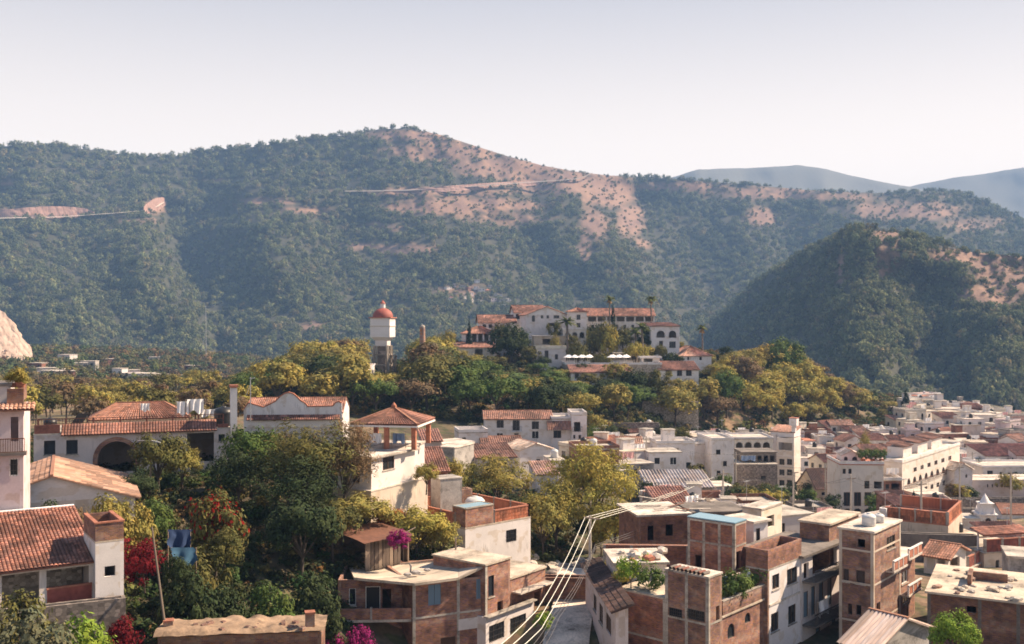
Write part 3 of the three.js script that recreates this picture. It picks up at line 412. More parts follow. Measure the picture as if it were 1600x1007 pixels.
  if (o.frameBeams) { // concrete posts and ring beams standing a little proud of the brick
    const { F: nf = [0, 1], L: nl = [0, 1], R: nr = [0, 1], y = [1], w = 0.24, m = 'concrete' } = o.frameBeams;
    for (const [f, list] of [['F', nf], ['L', nl], ['R', nr]]) for (const u of list) { const len = faces[f][2], c = clamp(u * len, w / 2 - 0.025, len - w / 2 + 0.025); add(t, 'column', h.bar(f, c - w / 2, c + w / 2, yb, yt - 0.01, 0.025, 0.05), M[m]); }
    for (const f of 'FLR') for (const v of y) { const yy = yb + v * H; add(t, 'ring_beam', h.bar(f, 0.002, faces[f][2] - 0.002, yy - 0.16, yy - 0.012, 0.022, 0.05), M[m]); }
  }
  return h;
}
function roof(h, o) {
  const { t, r, l, W, D, yt, C } = h, e = o.over ?? 0.25, pt = (u, v, y) => C.clone().addScaledVector(r, u).addScaledVector(l, v).setY(y), tm = { pitch: o.pitch, row: o.row, c: o.c, lod: o.lod, vary: o.vary };
  if (o.k === 'flat') {
    const th = o.th || 0.18, m = pt(W / 2, D / 2, yt + th / 2 + 0.003); add(t, 'roof', box(m.x, m.y, m.z, W + 2 * e, th, D + 2 * e, h.a), M[o.mat || 'screed']);
    if (o.par) { const y0 = yt + th + 0.004, q = [], k = 0.14, mk = (u, v, w, d) => { const c = pt(u, v, y0 + o.par / 2); q.push(box(c.x, c.y, c.z, w, o.par, d, h.a)); }; const x0 = -e + 0.01, x1 = W + e - 0.01, z0 = -e + 0.01, z1 = D + e - 0.01; mk((x0 + x1) / 2, z0 + k / 2, x1 - x0, k); mk((x0 + x1) / 2, z1 - k / 2, x1 - x0, k); mk(x0 + k / 2, (z0 + z1) / 2, k, z1 - z0 - 2 * k); mk(x1 - k / 2, (z0 + z1) / 2, k, z1 - z0 - 2 * k); add(t, 'parapet', q, M[o.parMat || 'white']); }
    return;
  }
  const rise = o.rise ?? 1.5, y0 = yt + 0.02, infill = [];
  if (o.k === 'gableL') { // ridge runs from front to back, gable ends front and back
    const k = rise / (W / 2), ye = y0 - k * e, m = W / 2;
    add(t, 'roof', [tiles(pt(-e, D + e, ye), pt(-e, -e, ye), pt(m, -e, y0 + rise), pt(m, D + e, y0 + rise), tm), tiles(pt(W + e, -e, ye), pt(W + e, D + e, ye), pt(m, D + e, y0 + rise), pt(m, -e, y0 + rise), tm)], M.tile);
    add(t, 'ridge_cap', beam(pt(m, -e, y0 + rise + 0.06), pt(m, D + e, y0 + rise + 0.06), 0.24, 0.14), M.ridge);
    for (const v of [0, D]) infill.push(plate([pt(0.02, v, yt), pt(W - 0.02, v, yt), pt(m, v, y0 + rise - 0.1)], v ? l : l.clone().negate(), T));
    for (const g of infill) add(t, 'gable', g, M[o.wall || 'white']);
  } else if (o.k === 'gable') { // ridge runs along the front
    const k = rise / (D / 2), ye = y0 - k * e, m = D / 2;
    add(t, 'roof', [tiles(pt(-e, -e, ye), pt(W + e, -e, ye), pt(W + e, m, y0 + rise), pt(-e, m, y0 + rise), tm), tiles(pt(W + e, D + e, ye), pt(-e, D + e, ye), pt(-e, m, y0 + rise), pt(W + e, m, y0 + rise), tm)], M.tile);
    add(t, 'ridge_cap', beam(pt(-e, m, y0 + rise + 0.06), pt(W + e, m, y0 + rise + 0.06), 0.24, 0.14), M.ridge);
    for (const u of [0, W]) infill.push(plate([pt(u, 0.02, yt), pt(u, D - 0.02, yt), pt(u, m, y0 + rise - 0.1)], u ? r : r.clone().negate(), T));
    for (const g of infill) add(t, 'gable', g, M[o.wall || 'white']);
  } else if (o.k === 'hip') {
    const along = W >= D, half = Math.min(W, D) / 2, k = rise / half, ye = y0 - k * e, in0 = half, A = [pt(-e, -e, ye), pt(W + e, -e, ye), pt(W + e, D + e, ye), pt(-e, D + e, ye)], R0 = along ? pt(in0, D / 2, y0 + rise) : pt(W / 2, in0, y0 + rise), R1 = along ? pt(W - in0, D / 2, y0 + rise) : pt(W / 2, D - in0, y0 + rise);
    const q = along ? [[A[0], A[1], R1, R0], [A[1], A[2], R1, R1], [A[2], A[3], R0, R1], [A[3], A[0], R0, R0]] : [[A[0], A[1], R0, R0], [A[1], A[2], R1, R0], [A[2], A[3], R1, R1], [A[3], A[0], R0, R1]];
    add(t, 'roof', q.map((p) => tiles(...p, tm)), M.tile);
    const caps = [[A[0], R0], [A[1], along ? R1 : R0], [A[2], R1], [A[3], along ? R0 : R1]]; for (const [p, s] of caps) add(t, 'hip_cap', beam(p.clone().setY(p.y + 0.1), s.clone().setY(s.y + 0.1), 0.2, 0.13), M.ridge);
    if (R0.distanceTo(R1) > 0.3) add(t, 'ridge_cap', beam(R0.clone().setY(R0.y + 0.09), R1.clone().setY(R1.y + 0.09), 0.22, 0.14), M.ridge);
  } else if (o.k === 'shed') { // rises from the front eave to the back
    const k = rise / D, ye = y0 - k * e; add(t, 'roof', tiles(pt(-e, -e, ye), pt(W + e, -e, ye), pt(W + e, D + e, y0 + rise + k * e), pt(-e, D + e, y0 + rise + k * e), tm), M.tile);
    for (const u of [0, W]) infill.push(plate([pt(u, 0.02, yt), pt(u, D, yt), pt(u, D, y0 + rise - 0.1)], u ? r : r.clone().negate(), T)); infill.push(plate([pt(0, D, yt), pt(W, D, yt), pt(W, D, y0 + rise - 0.1), pt(0, D, y0 + rise - 0.1)], l, T)); add(t, 'gable', infill, M[o.wall || 'white']);
  } else if (o.k === 'shedR') { // rises from the left wall to the right wall
    const k = rise / W, ye = y0 - k * e; add(t, 'roof', tiles(pt(-e, D + e, ye), pt(-e, -e, ye), pt(W + e, -e, y0 + rise + k * e), pt(W + e, D + e, y0 + rise + k * e), tm), M.tile);
    for (const v of [0, D]) infill.push(plate([pt(0.02, v, yt), pt(W, v, yt), pt(W, v, y0 + rise - 0.1)], v ? l : l.clone().negate(), T)); infill.push(plate([pt(W, 0, yt), pt(W, D, yt), pt(W, D, y0 + rise - 0.1), pt(W, 0, y0 + rise - 0.1)], r, T)); add(t, 'gable', infill, M[o.wall || 'white']);
  }
}
// rows and columns of openings inside a pixel rectangle (slant: rows lost per column of pixels to the right, for receding walls)
function grid(x0, y0, x1, y1, nc, nr, fw = 0.55, fh = 0.6, kind = 'w', slant = 0) {
  const out = [], w = (x1 - x0) / nc, hh = (y1 - y0) / nr;
  for (let j = 0; j < nr; j++) for (let i = 0; i < nc; i++) { const cx = x0 + (i + 0.5) * w, cy = y0 + (j + 0.5) * hh - slant * (cx - x0); out.push([cx - w * fw / 2, cy - hh * fh / 2, cx + w * fw / 2, cy + hh * fh / 2, kind]); }
  return out;
}
// things that stand on roofs and terraces
function waterTank(label, p, r, h, m = 'black') {
  const t = thing('water_tank', label, 'water tank', p), pr = [[0, 0], [r * 0.94, 0], [r, 0.06], [r, h * 0.3], [r * 1.03, h * 0.33], [r, h * 0.36], [r, h * 0.66], [r * 1.03, h * 0.69], [r, h * 0.72], [r, h * 0.8], [r * 0.72, h * 0.95], [r * 0.3, h]].map(([x, y]) => new THREE.Vector2(x, y));
  const g = new THREE.LatheGeometry(pr, 18); g.translate(p.x, p.y, p.z); add(t, 'tank_body', g, M[m]); add(t, 'lid', cyl(V(p.x, p.y + h * 0.985, p.z), r * 0.32, r * 0.28, 0.09, 12), M[m]); return t;
}
function laundry(label, p, w, h, a, m = 'cloth', group) {      // a cloth hung over a line between two sticks
  const t = thing('laundry_line', label, 'laundry', p, group), d = V(Math.cos(a), 0, -Math.sin(a)), n = V(Math.sin(a), 0, Math.cos(a));
  const e0 = p.clone().addScaledVector(d, -w / 2 - 0.2), e1 = p.clone().addScaledVector(d, w / 2 + 0.2), top = h + 0.5;
  add(t, 'stick', [beam(e0, e0.clone().setY(p.y + top), 0.05)], M.wood); add(t, 'stick', [beam(e1, e1.clone().setY(p.y + top), 0.05)], M.wood); add(t, 'line', beam(e0.clone().setY(p.y + top - 0.04), e1.clone().setY(p.y + top - 0.04), 0.02), M.cable);
  const s = Math.floor(p.x * 13) % 17; add(t, 'cloth', sheet(14, 8, (u, v) => { const q = e0.clone().lerp(e1, 0.08 + 0.84 * u); const w2 = (0.07 + 0.12 * v) * Math.sin(u * 17 + s + v) + 0.1 * (fbm(u * 5 + s, v * 3, 2) - 0.5); return V(q.x + n.x * w2, p.y + top - 0.05 - v * h * (0.86 + 0.14 * Math.sin(u * 9 + s)), q.z + n.z * w2); }), M[m]); return t;
}
function railing(parent, name, a, b, h, m = 'rust', step = 0.16) { // iron balustrade from a to b (foot points)
  const up = (p, y) => V(p.x, p.y + y, p.z), n = Math.max(2, Math.round(a.distanceTo(b) / step)), g = [beam(up(a, h), up(b, h), 0.06), beam(up(a, 0.08), up(b, 0.08), 0.045)];
  for (let i = 0; i <= n; i++) { const p = a.clone().lerp(b, i / n); g.push(beam(up(p, 0.08), up(p, h - 0.03), 0.028)); } return add(parent, name, g, M[m]);
}
function lattice(parent, a, b, h, posts = 3, m = {}) {           // parapet panel filled with clay tiles between posts
  const up = (p, y) => V(p.x, p.y + y, p.z); add(parent, 'tile_lattice', tiles(up(a, 0.05), up(b, 0.05), up(b, h - 0.1), up(a, h - 0.1), { pitch: 0.2, row: 0.34, up: false, c: [0.60, 0.22, 0.115], vary: 0.18, ...m }), M.tile);
  add(parent, 'coping', beam(up(a, h), up(b, h), 0.24, 0.12), M.terracotta);
  for (let i = 0; i <= posts; i++) { const p = a.clone().lerp(b, i / posts); add(parent, 'post', box(p.x, p.y + h / 2 + 0.03, p.z, 0.26, h + 0.16, 0.26), M.concrete); }
}
function sill(h, f, x0, y0, x1, y1, out, name, m) { return add(h.t, name, h.px(f, x0, y0, x1, y1, out, out + 0.02), M[m]); }
function pot(label, p, s = 1, m = L.green) { const t = thing('potted_plant', label, 'plant', p, 'potted plants on the roof terraces'); add(t, 'pot', cyl(p, 0.16 * s, 0.22 * s, 0.34 * s, 10), M.terracotta); const g = K.shrub.crown.clone(); g.scale(0.4 * s, 0.45 * s, 0.4 * s); g.translate(p.x, p.y + 0.28 * s, p.z); add(t, 'foliage', g, m); return t; }
const ray = (px, d, y) => V((px - CX) / F * d, y, -d);

// ---------------------------------------------------------------- near houses, left side
const Y = (py, d) => CAMY + (CY - py) / F * d;
function archRing(h, f, x0, y0, x1, y1, w, m, name = 'arch_surround') {
  const [u0] = h.uv(f, x0, y0), [u1] = h.uv(f, x1, y0), y = h.uv(f, (x0 + x1) / 2, y1)[1], top = h.uv(f, (x0 + x1) / 2, y0)[1], rad = (u1 - u0) / 2, sp = Math.max(y + 0.02, top - rad), c = (u0 + u1) / 2, k = top - sp, s = new THREE.Shape(), g2 = new THREE.Path();
  const arc = (q, e, dir) => { for (let i = 0; i <= 16; i++) { const t = Math.PI * (dir ? i : 16 - i) / 16; q.lineTo(c + (rad + e) * Math.cos(t), sp + (k + e) * Math.sin(t)); } };
  s.moveTo(u1 + w, y); arc(s, w, true); s.lineTo(u0 - w, y); s.lineTo(u0, y); arc(s, 0, false); s.lineTo(u1, y);
  const g = new THREE.ExtrudeGeometry(s, { depth: 0.12, bevelEnabled: false }); g.translate(0, 0, -0.06); const [p, d] = h.faces[f]; g.applyMatrix4(new THREE.Matrix4().makeBasis(d, V(0, 1, 0), V(-d.z, 0, d.x)).setPosition(p.x, 0, p.z)); add(h.t, name, g, M[m]);
}
{ // tower house cut by the edge of the picture
  const h = house('tower_house', 'tall pink house with balconies at the edge of the town', { c: [-90, 64.5], a: 22, W: 36, D: { m: 6 }, top: 642, mat: 'pink', frame: 'frameW', holes: { F: [[16, 652, 34, 690, 'o'], [14, 717, 33, 744, 'g'], [-40, 660, -10, 690, 'o']], R: [] } });
  const e = h.W; add(h.t, 'floor_slab', h.bar('F', 0, e + 0.2, Y(707, 66.5) - 0.12, Y(707, 66.5) + 0.08, 0.5, 0.9), M.dark);
  add(h.t, 'awning', [tiles(h.at('F', 0, h.yt - 0.05, 0.75), h.at('F', e + 0.7, h.yt - 0.05, 0.75), h.at('F', e + 0.7, h.yt + 0.3, -0.6), h.at('F', 0, h.yt + 0.3, -0.6), { c: [0.55, 0.27, 0.17] })], M.tile);
  railing(h.t, 'balcony_railing', h.at('F', 0, Y(706, 66.5), 0.42), h.at('F', e + 0.1, Y(706, 66.5), 0.42), 0.95, 'rust', 0.14);
  add(h.t, 'terrace_wall', [h.bar('F', e - 1.0, e, h.yt + 0.32, h.yt + 1.3, -0.2, 0.2), h.bar('R', 0.25, 5.8, h.yt + 0.32, h.yt + 1.3, -0.2, 0.2)], M.brick3);
  const u = house('', '', { into: h.t, c: [-90, 65.4], a: 22, W: 14, D: { m: 4 }, top: 606, yb: h.yt - 0.1, mat: 'white2', roof: { k: 'flat', mat: 'dark', over: 0.15 } });
  for (const [px, s] of [[20, 0.9], [29, 1.1], [35, 0.8]]) pot('leafy potted plant on the terrace of the tall pink house', ray(px, 67.4, h.yt + 1.31), s, L.olive);
}
{ // gabled house with pale tiles
  house('gabled_house', 'low white house with pale orange tiled gable roof below the arch house', { c: [-59, 72.6], a: 24, W: { m: 11.8 }, D: { m: 11.4 }, topY: CAMY - 13.55, mat: 'white', roof: { k: 'gableL', rise: 1.95, over: 0.35, c: [0.60, 0.33, 0.20], wall: 'white', vary: 0.16 }, holes: { F: [] } });
}
{ // long house with the big arch
  const h = house('arch_house', 'long cream house with a big dark arched doorway and tiled terrace edge', { c: [52, 93], a: 20, W: 366, D: { m: 8 }, top: 681, mat: 'white2', frame: 'iron', holes: { F: [[68, 689, 86, 711, 'w'], [103, 688, 121, 710, 'w'], [152, 690, 211, 738, 'a'], [292, 677, 334, 722, 'o'], [341, 679, 351, 690, 'w'], [88, 725, 98, 745, 'w']] }, roof: { k: 'flat', mat: 'concrete', over: 0.02, th: 0.12 } });
  archRing(h, 'F', 152, 690, 211, 738, 0.42, 'rose');
  const u0 = h.uv('F', 95, 680)[0], u1 = h.uv('F', 338, 668)[0];
  add(h.t, 'tiled_edge', tiles(h.at('F', u0, h.yt - 0.06, 0.45), h.at('F', u1, h.yt - 0.06, 0.45), h.at('F', u1, h.yt + 0.86, -0.75), h.at('F', u0, h.yt + 0.86, -0.75), { c: [0.42, 0.15, 0.10], vary: 0.24 }), M.tile);
  add(h.t, 'parapet', h.bar('F', 0.05, u0 - 0.1, h.yt + 0.13, h.yt + 0.95, 0, 0.18), M.oxide); add(h.t, 'parapet', h.bar('F', u1 + 0.1, h.W - 0.6, h.yt + 0.13, h.yt + 0.5, 0, 0.18), M.oxide);
  railing(h.t, 'terrace_railing', h.at('F', 0.3, h.yt + 0.9, -0.8), h.at('F', h.W - 1, h.yt + 0.9, -0.8), 0.5, 'rust', 0.3);
  for (let i = 0; i < 8; i++) { const u = lerp(0.3, h.W - 1, i / 7), p = h.at('F', u, 0, -0.85); add(h.t, 'railing_post', box(p.x, h.yt + 0.75, p.z, 0.16, 1.4, 0.16, h.a), M.oxide); }
  const fin = h.at('F', h.W - 0.28, 0, 0.04); add(h.t, 'fin_wall', box(fin.x + 0.2, (Y(606, 99.5) + h.yt - 1.4) / 2, fin.z, 0.62, Y(606, 99.5) - h.yt + 1.4, 0.9, h.a), M.white); add(h.t, 'fin_cap', box(fin.x + 0.2, Y(605, 99.5) + 0.12, fin.z, 0.8, 0.24, 1.1, h.a), M.terracotta);
  const ty = h.yt + 0.13;
  house('roof_room', 'small room with dark red hipped tiles on the arch house terrace', { c: [143, 98.5], a: 20, W: 292, D: { m: 4.4 }, topY: ty + 0.9, yb: ty, mat: 'cream', category: 'room', roof: { k: 'hip', rise: 1.25, over: 0.3, c: [0.42, 0.16, 0.10], vary: 0.25 } });
  waterTank('black round water tank against the white fin wall of the arch house', ray(349, 100.5, ty), 0.95, 1.9);
  waterTank('small black water tank at the low end of the arch house terrace', ray(78, 95.5, ty), 0.6, 1.25);
  { const p = ray(121, 97, ty), t = thing('solar_heater', 'black tilted solar panel on the arch house terrace', 'solar panel', p), q = h.r, up = V(0.55 * q.x, 0.83, 0.55 * q.z); add(t, 'panel', plate([p.clone().addScaledVector(q, -0.9), p.clone().addScaledVector(q, 0.1), p.clone().addScaledVector(q, 0.1).addScaledVector(up, 1.7), p.clone().addScaledVector(q, -0.9).addScaledVector(up, 1.7)].map((v) => v.add(V(0, 0.15, 0))), V(0, 0, 1), 0.08), M.black); add(t, 'leg', beam(p.clone().add(V(0.9, 0, -0.3)), p.clone().add(V(0.75, 1.3, -0.2)), 0.06), M.iron); add(t, 'leg', beam(p.clone().add(V(-0.5, 0, 0)), p.clone().add(V(-0.5, 0.25, 0)), 0.06), M.iron); }
  laundry('narrow white cloth hung above the hipped roof room', ray(226, 97.4, ty + 1.2), 0.55, 0.85, h.a, 'cloth');
  laundry('white shirts drying near the black water tank of the arch house', ray(285, 99.2, ty + 0.6), 0.9, 1.5, h.a, 'cloth');
  laundry('big white sheet drying on the arch house terrace', ray(305, 99.6, ty + 0.8), 1.5, 1.5, h.a, 'cloth');
  laundry('pale washing hung low beside the big white sheet', ray(328, 100.6, ty + 0.4), 1.6, 0.8, h.a, 'cloth');
}
{ // white house with the curved parapet
  const h = house('parapet_house', 'white house with curved scalloped parapet edged in red tiles', { c: [381, 124], a: 4, W: 535, D: { m: 9 }, top: 646, mat: 'white', roof: { k: 'gable', rise: 1.5, over: 0.1, c: [0.44, 0.17, 0.11] } });
  const prof = [[381, 668], [381, 640], [388, 630], [398, 633], [412, 637], [420, 633], [430, 628], [438, 620], [444, 616], [451, 614], [458, 616], [464, 621], [470, 627], [477, 631], [481, 636], [520, 635], [524, 630], [530, 628], [534, 631], [535, 668]].map(([x, y]) => h.uv('F', x, y));
  const s = new THREE.Shape(prof.map(([u, y]) => new THREE.Vector2(u, y))), g = new THREE.ExtrudeGeometry(s, { depth: 0.3, bevelEnabled: false }), [p, d] = h.faces.F; g.translate(0, 0, -0.12); g.applyMatrix4(new THREE.Matrix4().makeBasis(d, V(0, 1, 0), V(-d.z, 0, d.x)).setPosition(p.x, 0, p.z)); add(h.t, 'parapet', g, M.white);
  for (let i = 1; i < prof.length - 2; i++) add(h.t, 'coping', beam(h.at('F', prof[i][0], prof[i][1] + 0.05, 0.03), h.at('F', prof[i + 1][0], prof[i + 1][1] + 0.05, 0.03), 0.44, 0.14), M.terracotta);
  add(h.t, 'tiled_ledge', tiles(h.at('F', 0.4, Y(656, 124), 0.75), h.at('F', h.W - 0.3, Y(656, 124), 0.75), h.at('F', h.W - 0.3, Y(649, 124), 0.19), h.at('F', 0.4, Y(649, 124), 0.19), { c: [0.36, 0.13, 0.09] }), M.tile);
  const m = ray(391, 122, Y(660, 122)), t = thing('roof_mast', 'thin antenna mast beside the curved parapet house', 'antenna', m); add(t, 'mast', beam(m, m.clone().setY(Y(590, 122)), 0.09), M.metal); add(t, 'lamp_arm', beam(m.clone().setY(Y(592, 122)), m.clone().add(V(0.5, 0, 0)).setY(Y(591, 122)), 0.16, 0.1), M.metal); add(t, 'stay', beam(m.clone().setY(Y(600, 122)), m.clone().add(V(-0.5, 0, 0)).setY(Y(618, 122)), 0.05), M.metal);
}
{ // block house with terrace, and the gazebo on it
  const h = house('block_house', 'grey white block house with flat terrace slab under the gazebo', { c: [580, 90], a: 61, W: 648, D: 528, top: 717, bottom: 768, mat: 'white2', frame: 'frameB', holes: { F: [[598, 714, 616, 734, 'w']], L: [[550, 735, 562, 755, 'w']] }, roof: { k: 'flat', mat: 'pale', over: 0.4, th: 0.2 } });
  house('', '', { into: h.t, c: [579.5, 89.5], a: 61, W: 668, D: 520, topY: h.yb, mat: 'beige', roof: { k: 'flat', mat: 'pale', over: 0.05, th: 0.12 } });
  house('', '', { into: h.t, c: [645, 97.5], a: 80, W: { m: 4.4 }, D: { m: 6 }, topY: h.yt, mat: 'white2', roof: { k: 'flat', mat: 'pale', over: 0.1, th: 0.19 } });
  const c = ray(652, 94, 0), a = 80 * deg, r = V(Math.cos(a), 0, -Math.sin(a)), l = V(-Math.sin(a), 0, -Math.cos(a)), S = 6.56, ye = Y(665, 94), fl = h.yt + 0.2, t = thing('gazebo', 'open gazebo with red tiled pyramid roof on brick-red pillars', 'gazebo', c.clone().setY(fl));
  roof({ t, r, l, W: S, D: S, yt: ye, C: c, a }, { k: 'hip', rise: 1.3, over: 0, c: [0.40, 0.15, 0.10], vary: 0.22 });
  const pt = (u, v) => c.clone().addScaledVector(r, u).addScaledVector(l, v);
  add(t, 'eave_board', [[[0, 0], [S, 0]], [[S, 0], [S, S]], [[S, S], [0, S]], [[0, S], [0, 0]]].map(([p, q]) => beam(pt(...p).setY(ye - 0.16), pt(...q).setY(ye - 0.16), 0.12, 0.16)), M.white);
  for (const [u, v] of [[0.6, 0.5], [0.6, 3.2], [0.6, S - 0.6], [S - 0.6, 0.5], [S - 0.6, S - 0.6]]) { const p = pt(u, v), col = add(t, 'pillar', box(p.x, (ye + fl) / 2 - 0.05, p.z, 0.42, ye - fl - 0.1, 0.42, a), M.terracotta); add(col, 'capital', box(p.x, ye - 0.25, p.z, 0.56, 0.16, 0.56, a), M.terracotta); }
  const ap = pt(S / 2, S / 2); add(t, 'finial', [box(ap.x, ye + 1.4, ap.z, 0.42, 0.36, 0.42, a), cyl(V(ap.x, ye + 1.58, ap.z), 0.24, 0.04, 0.28, 8)], M.terracotta);
  laundry('white washing drying beneath the tiled gazebo', pt(0.9, 4.4).setY(fl), 1.2, 1.0, a + 1.4, 'cloth'); laundry('blue washing drying beneath the tiled gazebo', pt(1.3, 2.2).setY(fl), 1.0, 1.0, a + 1.5, 'clothBlue');
  house('garden_room', 'little red tiled outbuilding just past the grey white block house', { c: [648, 104], a: 15, W: 700, D: { m: 5 }, top: 738, mat: 'brick2', roof: { k: 'shed', rise: 1.8, c: [0.42, 0.16, 0.11] }, category: 'outbuilding' });
}
{ // white house with tile lattice terrace
  const h = house('terrace_house', 'white house with orange tile lattice round its roof terrace', { c: [727, 94], a: 42, W: 829, D: 623, top: 828, mat: 'white', frame: 'iron', holes: { F: [[791, 828, 807, 847, 'g']] }, roof: { k: 'flat', mat: 'screed', over: 0.02, th: 0.15 } });
  const y = h.yt + 0.15, q = (f, u) => h.at(f, u, y, -0.15), F1 = h.uv('F', 773, 800)[0];
  lattice(h.t, q('F', F1), q('F', h.W - 0.15), 1.15, 1); lattice(h.t, q('R', 0.15), q('R', h.D - 0.2), 1.15, 4); lattice(h.t, q('L', 0.2), q('L', h.D - 1.6), 1.15, 4); lattice(h.t, q('B', 0.2), q('B', h.W - 0.2), 1.15, 3);
  const b = house('', '', { into: h.t, c: [727.3, 94.05], a: 42, W: 771, D: 707, topY: y + 1.75, yb: y, mat: 'rose' });
  const m = b.mid; add(h.t, 'skylight', box(m.x, b.yt + 0.05, m.z, b.W - 0.3, 0.06, b.D - 0.3, b.a), M.blueGlass); add(h.t, 'skylight_rim', [b.bar('F', 0, b.W, b.yt, b.yt + 0.12, 0.06, 0.16), b.bar('L', 0.17, b.D - 0.17, b.yt, b.yt + 0.12, 0.06, 0.16), b.bar('R', 0.17, b.D - 0.17, b.yt, b.yt + 0.12, 0.06, 0.16), b.bar('B', 0, b.W, b.yt, b.yt + 0.12, 0.06, 0.16)], M.concrete);
  const s = house('cistern', 'big grey concrete cistern on the lattice terrace', { c: [688, 99], a: 30, W: 722, D: { m: 2.2 }, topY: Y(748, 100), yb: y, mat: 'grey', category: 'cistern', roof: { k: 'flat', mat: 'grey', over: 0.05, th: 0.1 } });
  waterTank('white round water tank beside the concrete cistern', ray(742, 99.2, y), 1.0, 2.05, 'tank');
  house('', '', { into: h.t, c: [722, 100.2], a: 30, W: 738, D: { m: 1.2 }, topY: Y(766, 100), yb: y, mat: 'brick' });
}
{ // plank shed
  const a = 42 * deg, c = ray(573, 80, Y(893, 80)), r = V(Math.cos(a), 0, -Math.sin(a)), l = V(-Math.sin(a), 0, -Math.cos(a)), t = thing('plank_shed', 'dark weathered plank shed with a sagging sheet roof', 'shed', c), N = 9, W = 3.35, H = 2.25;
  for (let i = 0; i < N; i++) { const w = W / N, p = c.clone().addScaledVector(r, (i + 0.5) * w), k = R(-0.1, 0.12); add(t, 'plank', box(p.x + R(-0.02, 0.02), c.y + H / 2 + k / 2, p.z + R(-0.03, 0.03), w * R(0.78, 0.93), H + k, 0.035, a), i % 3 ? M.woodDark : M.wood); }
  for (let i = 0; i < 8; i++) { const p = c.clone().addScaledVector(l, 0.3 + i * 0.55).addScaledVector(r, W + 0.72); add(t, 'plank', box(p.x, c.y + H / 2, p.z, 0.04, H, 0.5, a), M.woodDark); }
  for (const [u, v] of [[0, 4.4], [W + 0.72, 0], [W + 0.72, 4.4], [-0.1, 0]]) { const p = c.clone().addScaledVector(r, u).addScaledVector(l, v); add(t, 'post', box(p.x, c.y + H / 2, p.z, 0.12, H, 0.12, a), M.wood); }
  const bk = c.clone().addScaledVector(r, W / 2 + 0.3).addScaledVector(l, 4.45); add(t, 'back_wall', box(bk.x, c.y + H / 2, bk.z, W + 0.9, H, 0.05, a), M.woodDark);
  add(t, 'roof', sheet(24, 6, (u, v) => { const p = c.clone().addScaledVector(r, lerp(-0.5, W + 1.1, u)).addScaledVector(l, lerp(-0.4, 4.8, v)); return V(p.x, c.y + H + 0.14 + 0.3 * v + 0.04 * Math.sin(u * 75) + 0.12 * (fbm(u * 4, v * 3, 3) - 0.5), p.z); }), M.rust);
  add(t, 'roof_pole', beam(c.clone().addScaledVector(r, W - 0.2).add(V(0, H + 0.12, 0)), c.clone().addScaledVector(r, W + 1.5).add(V(0, H + 0.6, 0)), 0.07), M.wood);
}
